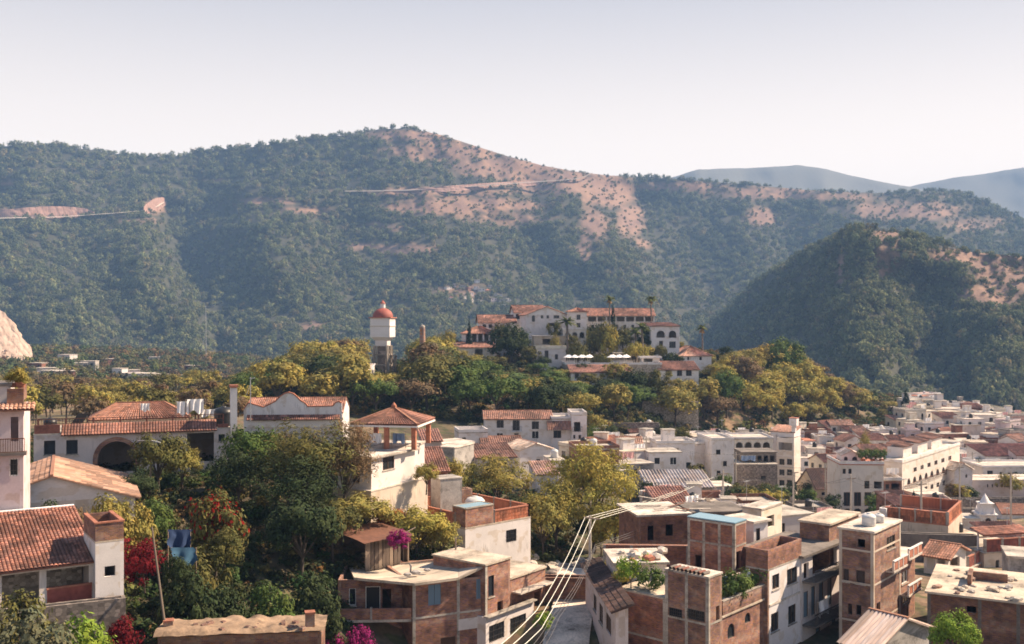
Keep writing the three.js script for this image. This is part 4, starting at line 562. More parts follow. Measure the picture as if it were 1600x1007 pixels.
{ // brick house with sloping concrete roof
  const h = house('brick_house', 'rose brick house with rough sloping concrete roof and corner balcony', { c: [645, 75.5], a: 25, W: 758, D: { m: 7 }, top: 914, mat: 'rose', shutter: 'doorBlue', holes: { F: [[669, 914, 689, 946, 's'], [744, 905, 757, 936, 's'], [688, 996, 712, 1030, 'd']] }, frameBeams: { F: [0, 0.62, 1], L: [0], R: [], y: [0.62], m: 'concrete' } });
  add(h.t, 'painted_band', h.px('F', 716, 966, 757, 983, 0.035, 0.06), M.white2);
  const b = house('', '', { into: h.t, c: [528, 77.6], a: 3, W: 647, D: { m: 6 }, top: 907, mat: 'rose', frame: 'frameW', door: 'black', holes: { F: [[571, 917, 594, 954, 'd'], [597, 921, 611, 955, 'o'], [545, 920, 556, 947, 'w']] } });
  const fy = Y(957, 77.4); add(h.t, 'balcony_floor', b.bar('F', 0.2, b.W - 0.1, fy - 0.2, fy, 2.4, 2.4), M.concrete);
  add(h.t, 'balcony_wall', b.bar('F', 0.2, b.W - 0.1, fy + 0.003, fy + 0.85, 2.4, 0.15), M.rose); add(h.t, 'balcony_post', b.bar('F', 2.7, 2.85, fy + 0.003, fy + 0.95, 2.46, 0.22), M.grey);
  add(h.t, 'roof', [plate([P(553, 903, 76.1), P(648, 912, 74.9), P(716, 903, 76.6), P(716, 876, 82), P(640, 879, 82), P(545, 885, 83)].reverse(), V(0, 1, 0), 0.2), plate([P(716.2, 903, 76.6), P(761, 882, 78.0), P(750, 868, 84), P(716.2, 876, 82)].reverse(), V(0, 1, 0), 0.2)], M.screed);
  const g = house('', '', { into: h.t, c: [758.4, 77.6], a: 52, W: 797, D: { m: 5.5 }, top: 885, mat: 'rose', frame: 'iron', holes: { F: [[763, 900, 772, 933, 'w'], [777, 940, 786, 958, 'o']] }, roof: { k: 'flat', mat: 'screed', over: 0.1, th: 0.14 }, frameBeams: { F: [0], L: [], R: [], y: [] } });
  const g2 = house('', '', { into: h.t, c: [797.4, 80.6], a: 52, W: 852, D: { m: 5 }, top: 906, mat: 'rose', frame: 'iron', holes: { F: [[835, 925, 846, 950, 'o']] }, roof: { k: 'flat', mat: 'screed', over: 0.1, th: 0.14 } });
  add(h.t, 'canopy', g2.bar('F', 0.2, g2.W, Y(927, 80.6) - 0.06, Y(927, 80.6) + 0.06, 0.9, 0.9), M.pale);
  const lo = house('', '', { into: h.t, c: [759, 77.2], a: 52, W: 834, D: { m: 2 }, top: 966, mat: 'white', frame: 'iron', holes: { F: [[764, 975, 788, 1001, 'g'], [797, 963, 822, 988, 'g']] } });
  add(h.t, 'ledge', lo.bar('F', -0.05, lo.W + 0.1, lo.yt + 0.004, lo.yt + 0.1, 0.3, 0.5), M.concrete);
  const p = ray(650, 77.5, Y(893, 78.5)); for (const [dx, s] of [[0, 1], [0.8, 0.7], [-0.6, 0.8]]) { const q = V(p.x + dx, Y(898, 77.5), p.z - dx), k = thing('rubble_block', 'broken concrete lump lying on the rough sloping roof', 'rubble', q, 'rubble on the sloping concrete roof'); const m = new THREE.DodecahedronGeometry(0.28 * s, 0); m.scale(1.6, 0.7, 1); m.translate(q.x, q.y + 0.15, q.z); add(k, 'lump', m, M.grey); }
  { const q = V(ray(641, 77.6, 0).x, Y(899, 77.6), -77.6), k = thing('rebar_stub', 'grey bent post sticking up from the rough sloping roof', 'post', q); add(k, 'stub', [beam(q, q.clone().add(V(0.05, 0.75, 0)), 0.14), beam(q.clone().add(V(0.05, 0.7, 0)), q.clone().add(V(-0.12, 0.95, 0)), 0.1)], M.grey); }
  { const q = ray(712, 82.6, h.yt), k = thing('fence_post', 'pale wooden post standing behind the rose brick house', 'post', q); add(k, 'stake', beam(q, q.clone().add(V(0, 2.0, 0)), 0.14), M.wood); }
}
{ // lower left: red tiled veranda house and its white annex
  const h = house('veranda_house', 'red tiled veranda house with white posts in the lower garden', { c: [-80, 55.9], a: 33, W: 147, D: { m: 8.6 }, topY: CAMY - 14.35, mat: 'white2', holes: { F: [[-62, 893, -8, 952, 'o'], [2, 897, 61, 950, 'o'], [72, 888, 142, 917, 'o']] }, roof: { k: 'shed', rise: 1.75, over: 0.35, c: [0.50, 0.17, 0.10], vary: 0.36, pitch: 0.22, row: 0.34 } });
  add(h.t, 'low_wall', h.px('F', 73, 918, 143, 942, 0.03, 0.06), M.redPaint); add(h.t, 'low_wall_cap', h.px('F', 72, 915, 143, 918, 0.06, 0.2), M.terracotta);
  add(h.t, 'inner_wall', h.bar('F', 0.3, h.W - 0.3, h.yb, h.yt - 0.3, -2.4, 0.15), M.stone);
  add(h.t, 'ridge_cap', beam(h.at('B', -0.3, h.yt + 1.86, 0.3), h.at('B', h.W + 0.3, h.yt + 1.86, 0.3), 0.3, 0.16), M.tile.clone());
  const b = house('annex', 'square white annex with brick parapet beside the red tiled veranda house', { c: [148.5, 59.4], a: 33, W: 193, D: { m: 3.8 }, top: 850, mat: 'white', category: 'annex', holes: { F: [[163, 885, 180, 901, 'o']] }, roof: { k: 'flat', mat: 'screed', over: 0.01, th: 0.1, par: 1.05, parMat: 'brick' } });
  add(b.t, 'parapet_cap', [b.bar('F', -0.05, b.W + 0.05, b.yt + 1.16, b.yt + 1.25, 0.05, 0.24), b.bar('L', 0.2, b.D - 0.2, b.yt + 1.16, b.yt + 1.25, 0.05, 0.24), b.bar('R', 0.2, b.D - 0.2, b.yt + 1.16, b.yt + 1.25, 0.05, 0.24)], M.terracotta);
  house('garden_wall', 'rough stone garden wall below the white annex', { c: [-40, 55], a: 26, W: 196, D: { m: 0.8 }, top: 962, mat: 'stone2', category: 'wall' });
}
{ // ruined flat roof at the bottom edge
  const h = house('low_building', 'low brick outhouse with crumbling earth roof at the foot of the garden', { c: [246, 56], a: 6, W: 502, D: { m: 2.6 }, top: 996, mat: 'brick3', category: 'outbuilding' });
  add(h.t, 'roof', sheet(60, 12, (u, v) => { const p = h.C.clone().addScaledVector(h.r, lerp(-0.2, h.W + 0.2, u)).addScaledVector(h.l, lerp(-0.25, h.D, v)); return V(p.x, h.yt + 0.06 + 0.4 * fbm(u * 14, v * 4, 4) * smooth(0, 0.15, v + 0.05), p.z); }), M.earthRoof);
  for (const [px, k] of [[484, 1], [263, 0.5]]) { const p = ray(px, 57.2, h.yt + 0.1), t = thing('brick_stub', 'short brick chimney stub on the crumbling earth roof', 'chimney', p, 'brick stubs on the earth roof'); add(t, 'stub', box(p.x, p.y + 0.45 * k, p.z, 0.5, 0.9 * k, 0.45, 0.3), M.brick); add(t, 'cap', box(p.x, p.y + 0.95 * k, p.z, 0.58, 0.1, 0.53, 0.3), M.terracotta); }
  for (let i = 0; i < 16; i++) { const p = ray(R(255, 495), R(56.6, 58), 0); p.y = h.yt + 0.25; const t = thing('loose_brick', 'loose broken brick lying on the crumbling earth roof', 'brick', p, 'loose bricks on the earth roof'); add(t, 'lump', box(p.x, p.y, p.z, R(0.2, 0.4), R(0.12, 0.24), R(0.15, 0.3), R(0, 3)), M.brick); }
}
{ // blue tarpaulins in the garden
  const drape = (label, px0, px1, py0, py1, d, m) => { const p0 = ray(px0, d, 0), t = thing('tarpaulin', label, 'tarpaulin', V(p0.x, Y(py1, d), p0.z)); add(t, 'sheet', sheet(20, 14, (u, v) => { const q = P(lerp(px0, px1, u), lerp(py0, py1, v), d - v * 0.9 - 0.25 * Math.sin(u * 11 + v * 2) * v); q.y -= 0.3 * Math.sin(u * Math.PI) * v + 0.5 * v * (fbm(u * 3 + px0, v * 2, 3) - 0.5); q.x += 0.35 * (fbm(v * 3, u * 2 + px0, 3) - 0.5); return q; }), M[m]); for (const px of [px0, px1]) add(t, 'pole', beam(V(ray(px, d, 0).x, ground(ray(px, d, 0).x, -d), -d), P(px, py0, d), 0.06), M.wood); };
  drape('dark blue tarpaulin hanging among the garden shrubs', 262, 297, 828, 856, 66, 'blueTarp'); drape('light blue tarpaulin hanging below the dark blue one', 268, 306, 856, 878, 65, 'blueTarp2');
}
{ // leaning pole, lamp post, utility pole and cables
  const a = ray(257, 57, Y(976, 57)), t = thing('leaning_pole', 'thin bleached pole leaning over the lower garden', 'pole', a); add(t, 'shaft', tube([a, P(247, 900, 58.5), P(237, 824, 60)], 0.08, 0.05, 7, 10), M.wood); add(t, 'tie', beam(P(244, 985, 57), P(270, 972, 57), 0.05), M.wood);
  const b = onGround(234, 87), l = thing('street_lamp', 'old street lamp on a thin rusty pole before the arch house', 'street lamp', b); add(l, 'shaft', beam(b, P(236, 688, 87), 0.12), M.wood); add(l, 'lamp_arm', beam(P(236, 689, 87), P(250, 692, 86.6), 0.14, 0.08), M.metal); add(l, 'lamp_arm', beam(P(236, 689, 87), P(214, 689, 87), 0.1, 0.07), M.metal);
  const p = onGround(922, 84), u = thing('utility_pole', 'slim concrete utility pole above the street bend', 'utility pole', p); add(u, 'shaft', cyl(p, 0.16, 0.1, Y(806, 84) - p.y, 8), M.concrete); add(u, 'crossarm', beam(P(912, 809, 83.8), P(938, 812, 83.8), 0.12), M.wood);
  const line = (pts, sag, r, m, label, group) => { const g = []; for (let i = 0; i < pts.length - 1; i++) { const A = pts[i], B = pts[i + 1], mid = A.clone().lerp(B, 0.5).add(V(0, -sag, 0)); g.push(tube([A, A.clone().lerp(mid, 0.5).add(V(0, -sag * 0.2, 0)), mid, mid.clone().lerp(B, 0.5).add(V(0, -sag * 0.2, 0)), B], r, r, 5, 18)); } const c = thing('power_cable', label, 'cable', pts[0], group); add(c, 'wire', g, M[m]); };
  for (let i = 0; i < 3; i++) line([P(1098 + i * 9, 750 - i * 2.2, 150), P(914 + i * 8, 809 + i * 2, 83.8), P(838 - i * 2 + i * 6, 955 + i * 14, 62), P(700 + i * 14, 1060, 50)], 0.4, 0.024, 'cable', 'pale power cable bending at the slim utility pole', 'power cables over the street');
  for (let i = 0; i < 3; i++) line([P(1115, 770 + i * 5, 130), P(930, 852 + i * 3, 84.5), P(862 + i * 6, 965, 66), P(800 + i * 14, 1030, 56)], 0.5, 0.016, 'cableDark', 'thin dark wire running below the pale cables', 'thin wires over the street');
}
// ---------------------------------------------------------------- near houses, street and right side
structure('street', sheet(40, 6, (u, v) => { const c = pl([[0, 800], [0.25, 845], [0.5, 884], [0.75, 905], [1, 880]])(u), d = lerp(52, 100, u), w = lerp(1.9, 1.6, u), p = ray(c, d, 0); const x = p.x + (v - 0.5) * 2 * w; return V(x, landY(p.x, p.z) + 0.32, p.z + (v - 0.5) * 0.6); }), mat([0.88, 0.74, 0.62], tConcrete));
house('retaining_wall', 'brown brick retaining wall beside the pale street bend', { c: [846, 84.5], a: -4, W: 926, D: { m: 1.2 }, top: 903, mat: 'brick3', category: 'wall' });
for (let i = 0; i < 46; i++) { const px = R(800, 940), d = R(88, 106), p = onGround(px, d), s = R(0.2, 0.65), t = thing('boulder', 'rough stone lying on the slope above the brick retaining wall', 'stone', p, 'stones above the retaining wall'); const g = new THREE.DodecahedronGeometry(s, 1), q = g.attributes.position; for (let k = 0; k < q.count; k++) { const w = 0.8 + 0.4 * noise(q.getX(k) * 3 / s + i, q.getY(k) * 3 / s + q.getZ(k)); q.setXYZ(k, q.getX(k) * w * 1.2, q.getY(k) * w * 0.8, q.getZ(k) * w); } g.computeVertexNormals(); g.translate(p.x, p.y + s * 0.3, p.z); add(t, 'lump', g, pick([M.stone, M.stone2, M.concrete])); }
{ const h = house('street_house', 'narrow pink house with tiled eave coloured dark as shade along the street', { c: [962, 70], a: 5, W: { m: 0.9 }, D: 915, top: 953, mat: 'white2', frame: 'frameB', holes: { L: [[947, 962, 955, 990, 'd'], [936, 945, 942, 975, 'w'], [927, 930, 932, 955, 'w'], [921, 960, 926, 985, 'd']], F: [] }, roof: { k: 'shedR', rise: 0.3, over: 0.4, c: [0.17, 0.085, 0.065], wall: 'white2' } }); }  // shade on the street-side eave is put into its dark tile colour
house('grey_house', 'low grey plastered house with white rubble on its flat roof', { c: [962, 77.5], a: 4, W: 1042, D: { m: 4.5 }, top: 883, mat: 'white2', holes: { F: [[1008, 908, 1040, 936, 'a'], [972, 905, 980, 925, 'o']] }, roof: { k: 'flat', mat: 'pale', over: 0.2 } });
for (let i = 0; i < 14; i++) { const p = ray(R(968, 1036), R(78, 81), Y(883, 77.5) + 0.18), s = R(0.2, 0.5), t = thing('rubble_sack', 'pale lump of debris on the flat roof of the low grey house', 'rubble', p, 'debris on the low grey house'); const g = new THREE.DodecahedronGeometry(s, 0); g.scale(1.3, 0.7, 1); g.rotateY(i); g.translate(p.x, p.y + s * 0.4, p.z); add(t, 'lump', g, i % 3 ? M.pale : M.terracotta); }
house('yard_wall', 'long red brick yard wall behind the low grey house', { c: [943, 87], a: -3, W: 1076, D: { m: 0.5 }, top: 852, mat: 'brick2', category: 'wall', frameBeams: { F: [0, 0.33, 0.66, 1], L: [], R: [], y: [], m: 'grey' } });
{ // big brick house, beside the street
  const h = house('brick_block', 'unfinished brick house with concrete frame and plant-filled terrace over the street', { c: [1107, 70], a: 48, W: 1128, D: 1040, top: 905, mat: 'brick', frame: 'iron', category: 'house', holes: { L: [[1043, 951, 1066, 965, 'g'], [1073, 954, 1104, 970, 'g']], F: [[1119, 947, 1126, 975, 'o']] }, roof: { k: 'flat', mat: 'pale', over: 0.06, th: 0.14 }, frameBeams: { L: [0, 0.5, 1], F: [0], R: [], y: [0.66], m: 'concrete' } });
  const lo = house('', '', { into: h.t, c: [1040, 72.4], a: 48, W: { m: 5 }, D: 964, top: 938, mat: 'brick2', roof: { k: 'flat', mat: 'screed', over: 0.0, th: 0.12 }, frameBeams: { L: [0, 1], F: [], R: [], y: [0.55], m: 'concrete' } });
  const tr = house('', '', { into: h.t, c: [1128, 71.6], a: 48, W: 1194, D: { m: 6 }, top: 966, mat: 'rose', frame: 'iron', holes: { F: [[1137, 975, 1148, 998, 'v'], [1164, 958, 1173, 974, 'v']] }, roof: { k: 'flat', mat: 'screed', over: 0.12, th: 0.14 } });
  add(h.t, 'terrace_parapet', tr.bar('F', 0.02, tr.W, tr.yt + 0.15, tr.yt + 1.15, 0.08, 0.16), M.brick); add(h.t, 'terrace_cap', tr.bar('F', 0.02, tr.W, tr.yt + 1.153, tr.yt + 1.22, 0.12, 0.24), M.concrete);
  for (let i = 0; i < 9; i++) { const p = h.at('L', 0.4 + i * 0.34, h.yt + 0.2, -0.4), t = thing('clay_pipe', 'dark clay roof pipe lying in a row on the unfinished brick house', 'pipe', p, 'clay pipes on the brick roof'); const g = new THREE.CylinderGeometry(0.12, 0.12, 0.85, 10, 1, true); g.rotateX(Math.PI / 2); g.rotateY(48 * deg + Math.PI / 2); g.translate(p.x, p.y + 0.06, p.z); add(t, 'pipe_wall', g, i % 2 ? M.oxide : M.dark); }
  const ty = tr.yt + 0.15; for (const [px, d, w, m, la] of [[1152, 75.5, 1.6, 'clothPink', 'pink cloth drying on the terrace beside the clay pipes'], [1172, 77, 1.3, 'cloth', 'white shirts drying over the sunlit terrace parapet'], [1135, 75, 0.9, 'clothBlue', 'small blue cloth drying on the sunlit terrace']]) laundry(la, ray(px, d, ty + 0.4), w, 1.2, 48 * deg, m);
  for (const [px, d, s] of [[1150, 74, 1.4], [1160, 75, 1.1], [1182, 77, 1.2], [1130, 73.5, 1]]) pot('leafy potted plant on the sunlit terrace with washing', ray(px, d, ty), s * 1.5, L.green);
  const py = lo.yt + 0.13; plant('conifer_shrub', 'bright green cone-shaped shrub on the brick terrace above the street', 'shrub', K.shrub2, L.bright, ray(986, 75.2, py), 0.85, undefined, 0, 1.0); plant('terrace_shrub', 'broad leafy shrub before the arched opening of the low grey house', 'shrub', K.shrub, L.green, ray(1018, 74.8, py), 0.8, undefined, 1); plant('terrace_shrub', 'yellowish shrub at the street end of the brick terrace', 'shrub', K.shrub, L.yellow, ray(972, 76.6, py), 0.5, undefined, 2);
}
{ const h = house('skylight_house', 'square brick rooftop house capped with a pale blue skylight', { c: [1148, 82], a: 50, W: 1166, D: 1075, top: 820, mat: 'brick2', holes: { F: [[1150, 862, 1158, 890, 'o']], L: [[1086, 868, 1096, 888, 'o']] }, frameBeams: { L: [0, 0.35, 0.68, 1], F: [0], R: [], y: [1, 0.8], m: 'concrete' } }); const m = h.mid; add(h.t, 'skylight', box(m.x, h.yt + 0.1, m.z, h.W + 0.1, 0.1, h.D + 0.1, h.a), M.blueGlass); }
house('white_hut', 'narrow white stair hut with a black doorway behind the skylight house', { c: [1178, 86], a: 34, W: 1200, D: { m: 3 }, top: 818, mat: 'white', door: 'black', category: 'hut', holes: { F: [[1181, 826, 1188, 862, 'd']] }, roof: { k: 'flat', mat: 'pale', over: 0.25 } });
house('old_brick_house', 'crumbling brick house with patched light roof beyond the red yard wall', { c: [998, 95], a: 12, W: 1078, D: { m: 6 }, top: 808, mat: 'brick3', holes: { F: [[1012, 822, 1022, 845, 'o'], [1040, 820, 1052, 838, 'o']] }, roof: { k: 'flat', mat: 'pale', over: 0.2 } });
for (let i = 0; i < 10; i++) { const p = ray(R(1004, 1130), R(96, 103), Y(808, 95) + 0.2), t = thing('roof_plank', 'weathered board thrown on the patched light roof', 'board', p, 'boards on the patched roof'); add(t, 'board', box(p.x, p.y + 0.1 + i * 0.012, p.z, R(1.2, 3), 0.06, R(0.2, 0.45), R(0, 3)), pick([M.wood, M.pale, M.woodDark, M.rust])); }
house('roof_lean_to', 'dark cluttered lean-to between the patched roof and the cream cube', { c: [1085, 101], a: 8, W: 1165, D: { m: 5 }, top: 803, mat: 'dark', category: 'lean-to', holes: { F: [[1095, 806, 1120, 825, 'o'], [1130, 806, 1158, 826, 'o']] }, roof: { k: 'flat', mat: 'dark', over: 0.3 } });
house('cream_cube', 'plain cream cube house with pale flat roof', { c: [1190, 100], a: 50, W: 1222, D: 1160, top: 798, mat: 'cream', holes: { F: [[1198, 806, 1210, 824, 'o']] }, roof: { k: 'flat', mat: 'pale', over: 0.08 } });
house('brick_fence_wall', 'long dark red brick wall below the white modern house', { c: [1006, 134], a: 2, W: 1128, D: { m: 1 }, top: 769, mat: 'brick2', category: 'wall', frameBeams: { F: [0, 0.5, 1], L: [], R: [], y: [], m: 'grey' } });
house('low_shed', 'long grey shed roofed in pale sheets beside the yellow tree', { c: [1012, 150], a: 2, W: 1115, D: { m: 8 }, top: 762, mat: 'grey', category: 'shed', roof: { k: 'shed', rise: 1.3, c: [0.42, 0.43, 0.46], vary: 0.05, lod: 1, pitch: 0.5, row: 2 } });
{ // white tall house
  const h = house('white_row_house', 'tall white house with brick parapet and four brown windows', { c: [1200, 76], a: 48, W: 1252, D: 1166, top: 893, mat: 'white', sideMat: ['L', 'brick'], frame: 'frameB', holes: { F: [[1207, 898, 1218, 921, 'w'], [1230, 888, 1246, 913, 'w'], [1205, 958, 1217, 987, 'w'], [1232, 946, 1244, 975, 'w']] }, roof: { k: 'flat', mat: 'concrete', over: 0.03, th: 0.12, par: 1.45, parMat: 'rose' } });
  add(h.t, 'string_course', h.px('F', 1202, 935, 1250, 938, 0.06, 0.1), M.pale);
  for (let i = 0; i < 8; i++) { const p = h.C.clone().addScaledVector(h.r, R(0.6, h.W - 0.6)).addScaledVector(h.l, R(0.6, Math.max(1, h.D - 0.6))).setY(h.yt + 0.14), t = thing('roof_board', 'old board lying on the brick-edged roof of the tall white house', 'board', p, 'boards on the tall white house'); add(t, 'board', box(p.x, p.y + 0.12 + 0.06 * i, p.z, R(0.8, 2.2), 0.05, R(0.15, 0.4), R(0, 3)), pick([M.wood, M.pale, M.rust, M.concrete])); }
}
{ // shaded balcony house
  const h = house('balcony_house', 'narrow shaded house with stacked balconies and blue doors', { c: [1253, 80], a: 48, W: 1314, D: { m: 5 }, top: 872, mat: 'white2', door: 'doorBlue', frame: 'frameB', holes: { F: [[1256, 880, 1264, 905, 'o'], [1270, 862, 1308, 892, 'o'], [1256, 925, 1263, 965, 'd'], [1268, 917, 1274, 962, 'd'], [1280, 908, 1287, 952, 'd'], [1293, 902, 1300, 946, 'd'], [1275, 968, 1282, 1003, 'd'], [1300, 955, 1306, 993, 'd']] }, roof: { k: 'flat', mat: 'dark', over: 0.3 } });
  for (const [py, m] of [[962, 1], [896, 2]]) { const y = h.uv('F', 1283, py)[1]; add(h.t, 'balcony_floor', h.bar('F', 0.1, h.W, y - 0.16, y, 1.1, 1.1), M.dark); railing(h.t, 'balcony_railing', h.at('F', 0.15, y, 1.05), h.at('F', h.W, y, 1.05), 0.9, 'iron', 0.14); }
  laundry('white sheets hung on the balcony of the narrow shaded house', h.at('F', 2.2, h.uv('F', 1283, 962)[1], 0.9), 2.2, 1.3, h.a, 'cloth'); laundry('red cloth hung on the balcony of the narrow shaded house', h.at('F', h.W - 1.6, h.uv('F', 1283, 962)[1], 0.9), 0.8, 1.2, h.a, 'clothPink');
}
{ // brick tower
  const h = house('brick_tower_house', 'tall narrow brick tower house with sunlit side and white tanks on top', { c: [1365, 78], a: 50, W: 1407, D: 1312, top: 834, mat: 'brick', frame: 'frameB', holes: { L: [[1340, 843, 1352, 856, 'o'], [1314, 889, 1327, 909, 'w'], [1338, 892, 1352, 913, 'w'], [1325, 944, 1332, 961, 'o'], [1338, 946, 1346, 962, 'o']], F: [[1386, 838, 1399, 858, 'w'], [1370, 942, 1376, 960, 'o']] }, roof: { k: 'flat', mat: 'pale', over: 0.15, th: 0.16 }, frameBeams: { L: [0, 1], F: [0, 1], R: [], y: [0.86, 0.6, 0.3], m: 'beige' } });
  const b = house('', '', { into: h.t, c: [1407.3, 82.9], a: 50, W: 1430, D: { m: 2.6 }, top: 872, mat: 'rose', frame: 'frameW', holes: { F: [[1409, 893, 1419, 912, 'w'], [1411, 928, 1421, 944, 'w']] }, roof: { k: 'flat', mat: 'pale', over: 0.1, th: 0.14 } });
  for (const [f, x0, x1, y, hh] of [[h, 1384, 1406, 886, h], [b, 1408, 1429, 867, b], [b, 1402, 1428, 925, b]]) { const u0 = clamp(f.uv('F', x0, y)[0], 0.05, f.W), u1 = Math.min(f.W, f.uv('F', x1, y)[0]), yy = f.uv('F', (x0 + x1) / 2, y)[1]; add(h.t, 'balcony_floor', f.bar('F', u0, u1, yy - 0.14, yy, 0.7, 0.7), M.pale); for (let i = 0; i < 3; i++) { const a = lerp(u0, u1, i / 3), c = lerp(u0, u1, (i + 1) / 3); add(h.t, 'balcony_panel', f.bar('F', a + 0.12, c - 0.02, yy + 0.06, yy + 0.72, 0.64, 0.08), M.terracotta); add(h.t, 'balcony_post', f.bar('F', a, a + 0.12, yy + 0.002, yy + 0.85, 0.68, 0.14), M.white); } add(h.t, 'balcony_rail', f.bar('F', u0, u1, yy + 0.75, yy + 0.86, 0.72, 0.16), M.white); }
  waterTank('white water tank on the roof of the brick tower house', ray(1358, 80.2, h.yt + 0.17), 0.55, 0.95, 'tank'); waterTank('smaller white water tank beside the first on the brick tower', ray(1374, 81.5, h.yt + 0.17), 0.42, 0.7, 'tank');
  house('flat_brick_house', 'wide brick house with large pale flat roof behind the brick tower', { c: [1296, 85], a: 50, W: 1342, D: 1250, top: 822, mat: 'brick', holes: { F: [[1305, 850, 1315, 868, 'o']] }, roof: { k: 'flat', mat: 'screed', over: 0.15, th: 0.18 } });
}
{ const h = house('metal_roof_shed', 'shed with pale corrugated metal gable roof at the foot of the brick tower', { c: [1372, 67], a: 40, W: 1452, D: { m: 2.4 }, top: 1012, mat: 'grey', category: 'shed', roof: { k: 'gableL', rise: 1.3, over: 0.3, c: [0.62, 0.54, 0.50], vary: 0.05, pitch: 0.3, row: 3, wall: 'grey' } }); }
{ const h = house('brown_brick_house', 'broad low brown brick building with rubble-strewn concrete roof', { c: [1450, 77], a: -28, W: 1650, D: { m: 9.5 }, top: 927, mat: 'brick3', holes: { F: [[1511, 948, 1526, 958, 'o']] }, roof: { k: 'flat', mat: 'screed', over: 0.2, th: 0.16 }, frameBeams: { F: [0, 0.42, 0.72], L: [], R: [], y: [], m: 'dark' } });
  for (let i = 0; i < 26; i++) { const p = h.C.clone().addScaledVector(h.r, R(0.3, h.W - 1)).addScaledVector(h.l, R(0.2, 8.5)).setY(h.yt + 0.16), s = R(0.12, 0.4), t = thing('concrete_chunk', 'concrete chunk on the broad low brown brick building', 'rubble', p, 'rubble on the brown brick building'); const g = new THREE.DodecahedronGeometry(s, 0); g.scale(R(1, 2.2), 0.6, 1); g.rotateY(i); g.translate(p.x, p.y + s * 0.35, p.z); add(t, 'lump', g, pick([M.concrete, M.screed, M.grey, M.brick])); }
  add(h.t, 'roof_wall', [h.bar('F', 2.6, 2.9, h.yt + 0.17, h.yt + 1.0, -3.2, 2.4), h.bar('F', 2.9, 5.4, h.yt + 0.17, h.yt + 0.8, -5.4, 0.25)], M.brick3); }
house('grey_hut', 'dark grey block hut on the roofs beside the broad brown building', { c: [1575, 84], a: -20, W: 1640, D: { m: 4 }, top: 872, mat: 'grey', category: 'hut', roof: { k: 'flat', mat: 'concrete', over: 0.1 } });
{ const h = house('roof_pavilion', 'red tiled pavilion with white posts on a rooftop terrace', { c: [1482, 100], a: 46, W: 1510, D: 1444, top: 872, bottom: 905, mat: 'white', category: 'pavilion', holes: { F: [[1485, 872, 1500, 897, 'o']], L: [[1447, 868, 1461, 892, 'o'], [1464, 870, 1479, 895, 'o']] }, roof: { k: 'gableL', rise: 0.9, over: 0.4, c: [0.52, 0.19, 0.10], wall: 'white' } }); house('', '', { into: h.t, c: [1482, 99.6], a: 46, W: 1534, D: 1440, topY: h.yb, mat: 'brick2', frame: 'frameW', holes: { L: [[1447, 908, 1458, 925, 'w'], [1462, 912, 1476, 930, 'w']] }, roof: { k: 'flat', mat: 'concrete', over: 0.05, th: 0.1 } }); const y = h.yb + 0.1; lattice(h.t, ray(1512, 104, y), ray(1532, 107, y), 1.1, 2, { c: [0.42, 0.14, 0.1] }); }
{ const h = house('lattice_building', 'long grey building topped by an orange tile lattice parapet', { c: [1380, 120], a: -33, W: 1482, D: 1504, top: 812, mat: 'beige', roof: { k: 'flat', mat: 'terracotta', over: 0.02, th: 0.12 }, holes: {} }); const y = h.yt + 0.12; lattice(h.t, h.at('F', 0.1, y, -0.14), h.at('F', h.W - 0.1, y, -0.14), 1.35, 4); lattice(h.t, h.at('R', 0.1, y, -0.14), h.at('R', h.D - 0.1, y, -0.14), 1.35, 1); lattice(h.t, h.at('B', 0.1, y, -0.14), h.at('B', h.W - 0.1, y, -0.14), 1.35, 3); const p = h.at('F', 0.1, 0, 0.2); add(h.t, 'corner_pier', box(p.x, y, p.z, 0.8, 2.6, 0.7, h.a), M.white); }
house('grey_retaining_wall', 'stained grey concrete retaining wall below the lattice building', { c: [1404, 110], a: -8, W: 1528, D: { m: 1 }, top: 834, mat: 'dark', category: 'wall' });
{ const h = house('panel_terrace_house', 'beige house with brick panels round a roof terrace and a striped awning', { c: [1538, 106], a: 14, W: 1620, D: { m: 6 }, top: 866, mat: 'beige', frame: 'frameW', holes: { F: [[1556, 875, 1563, 890, 'v']] }, roof: { k: 'flat', mat: 'screed', over: 0.1, th: 0.14 } }); const y = h.yt + 0.14; lattice(h.t, h.at('F', 0.2, y, -0.1), h.at('F', h.W, y, -0.1), 1.3, 3, { c: [0.34, 0.11, 0.08] }); add(h.t, 'awning', tiles(h.at('F', 0.3, y + 1.7, -0.4), h.at('F', h.W, y + 1.7, -0.4), h.at('F', h.W, y + 2.1, -2.6), h.at('F', 0.3, y + 2.1, -2.6), { c: [0.55, 0.2, 0.12] }), M.tile); for (const u of [0.4, h.W - 0.5]) { const p = h.at('F', u, 0, -1.4); add(h.t, 'post', box(p.x, y + 0.9, p.z, 0.16, 1.8, 0.16, h.a), M.white); } }
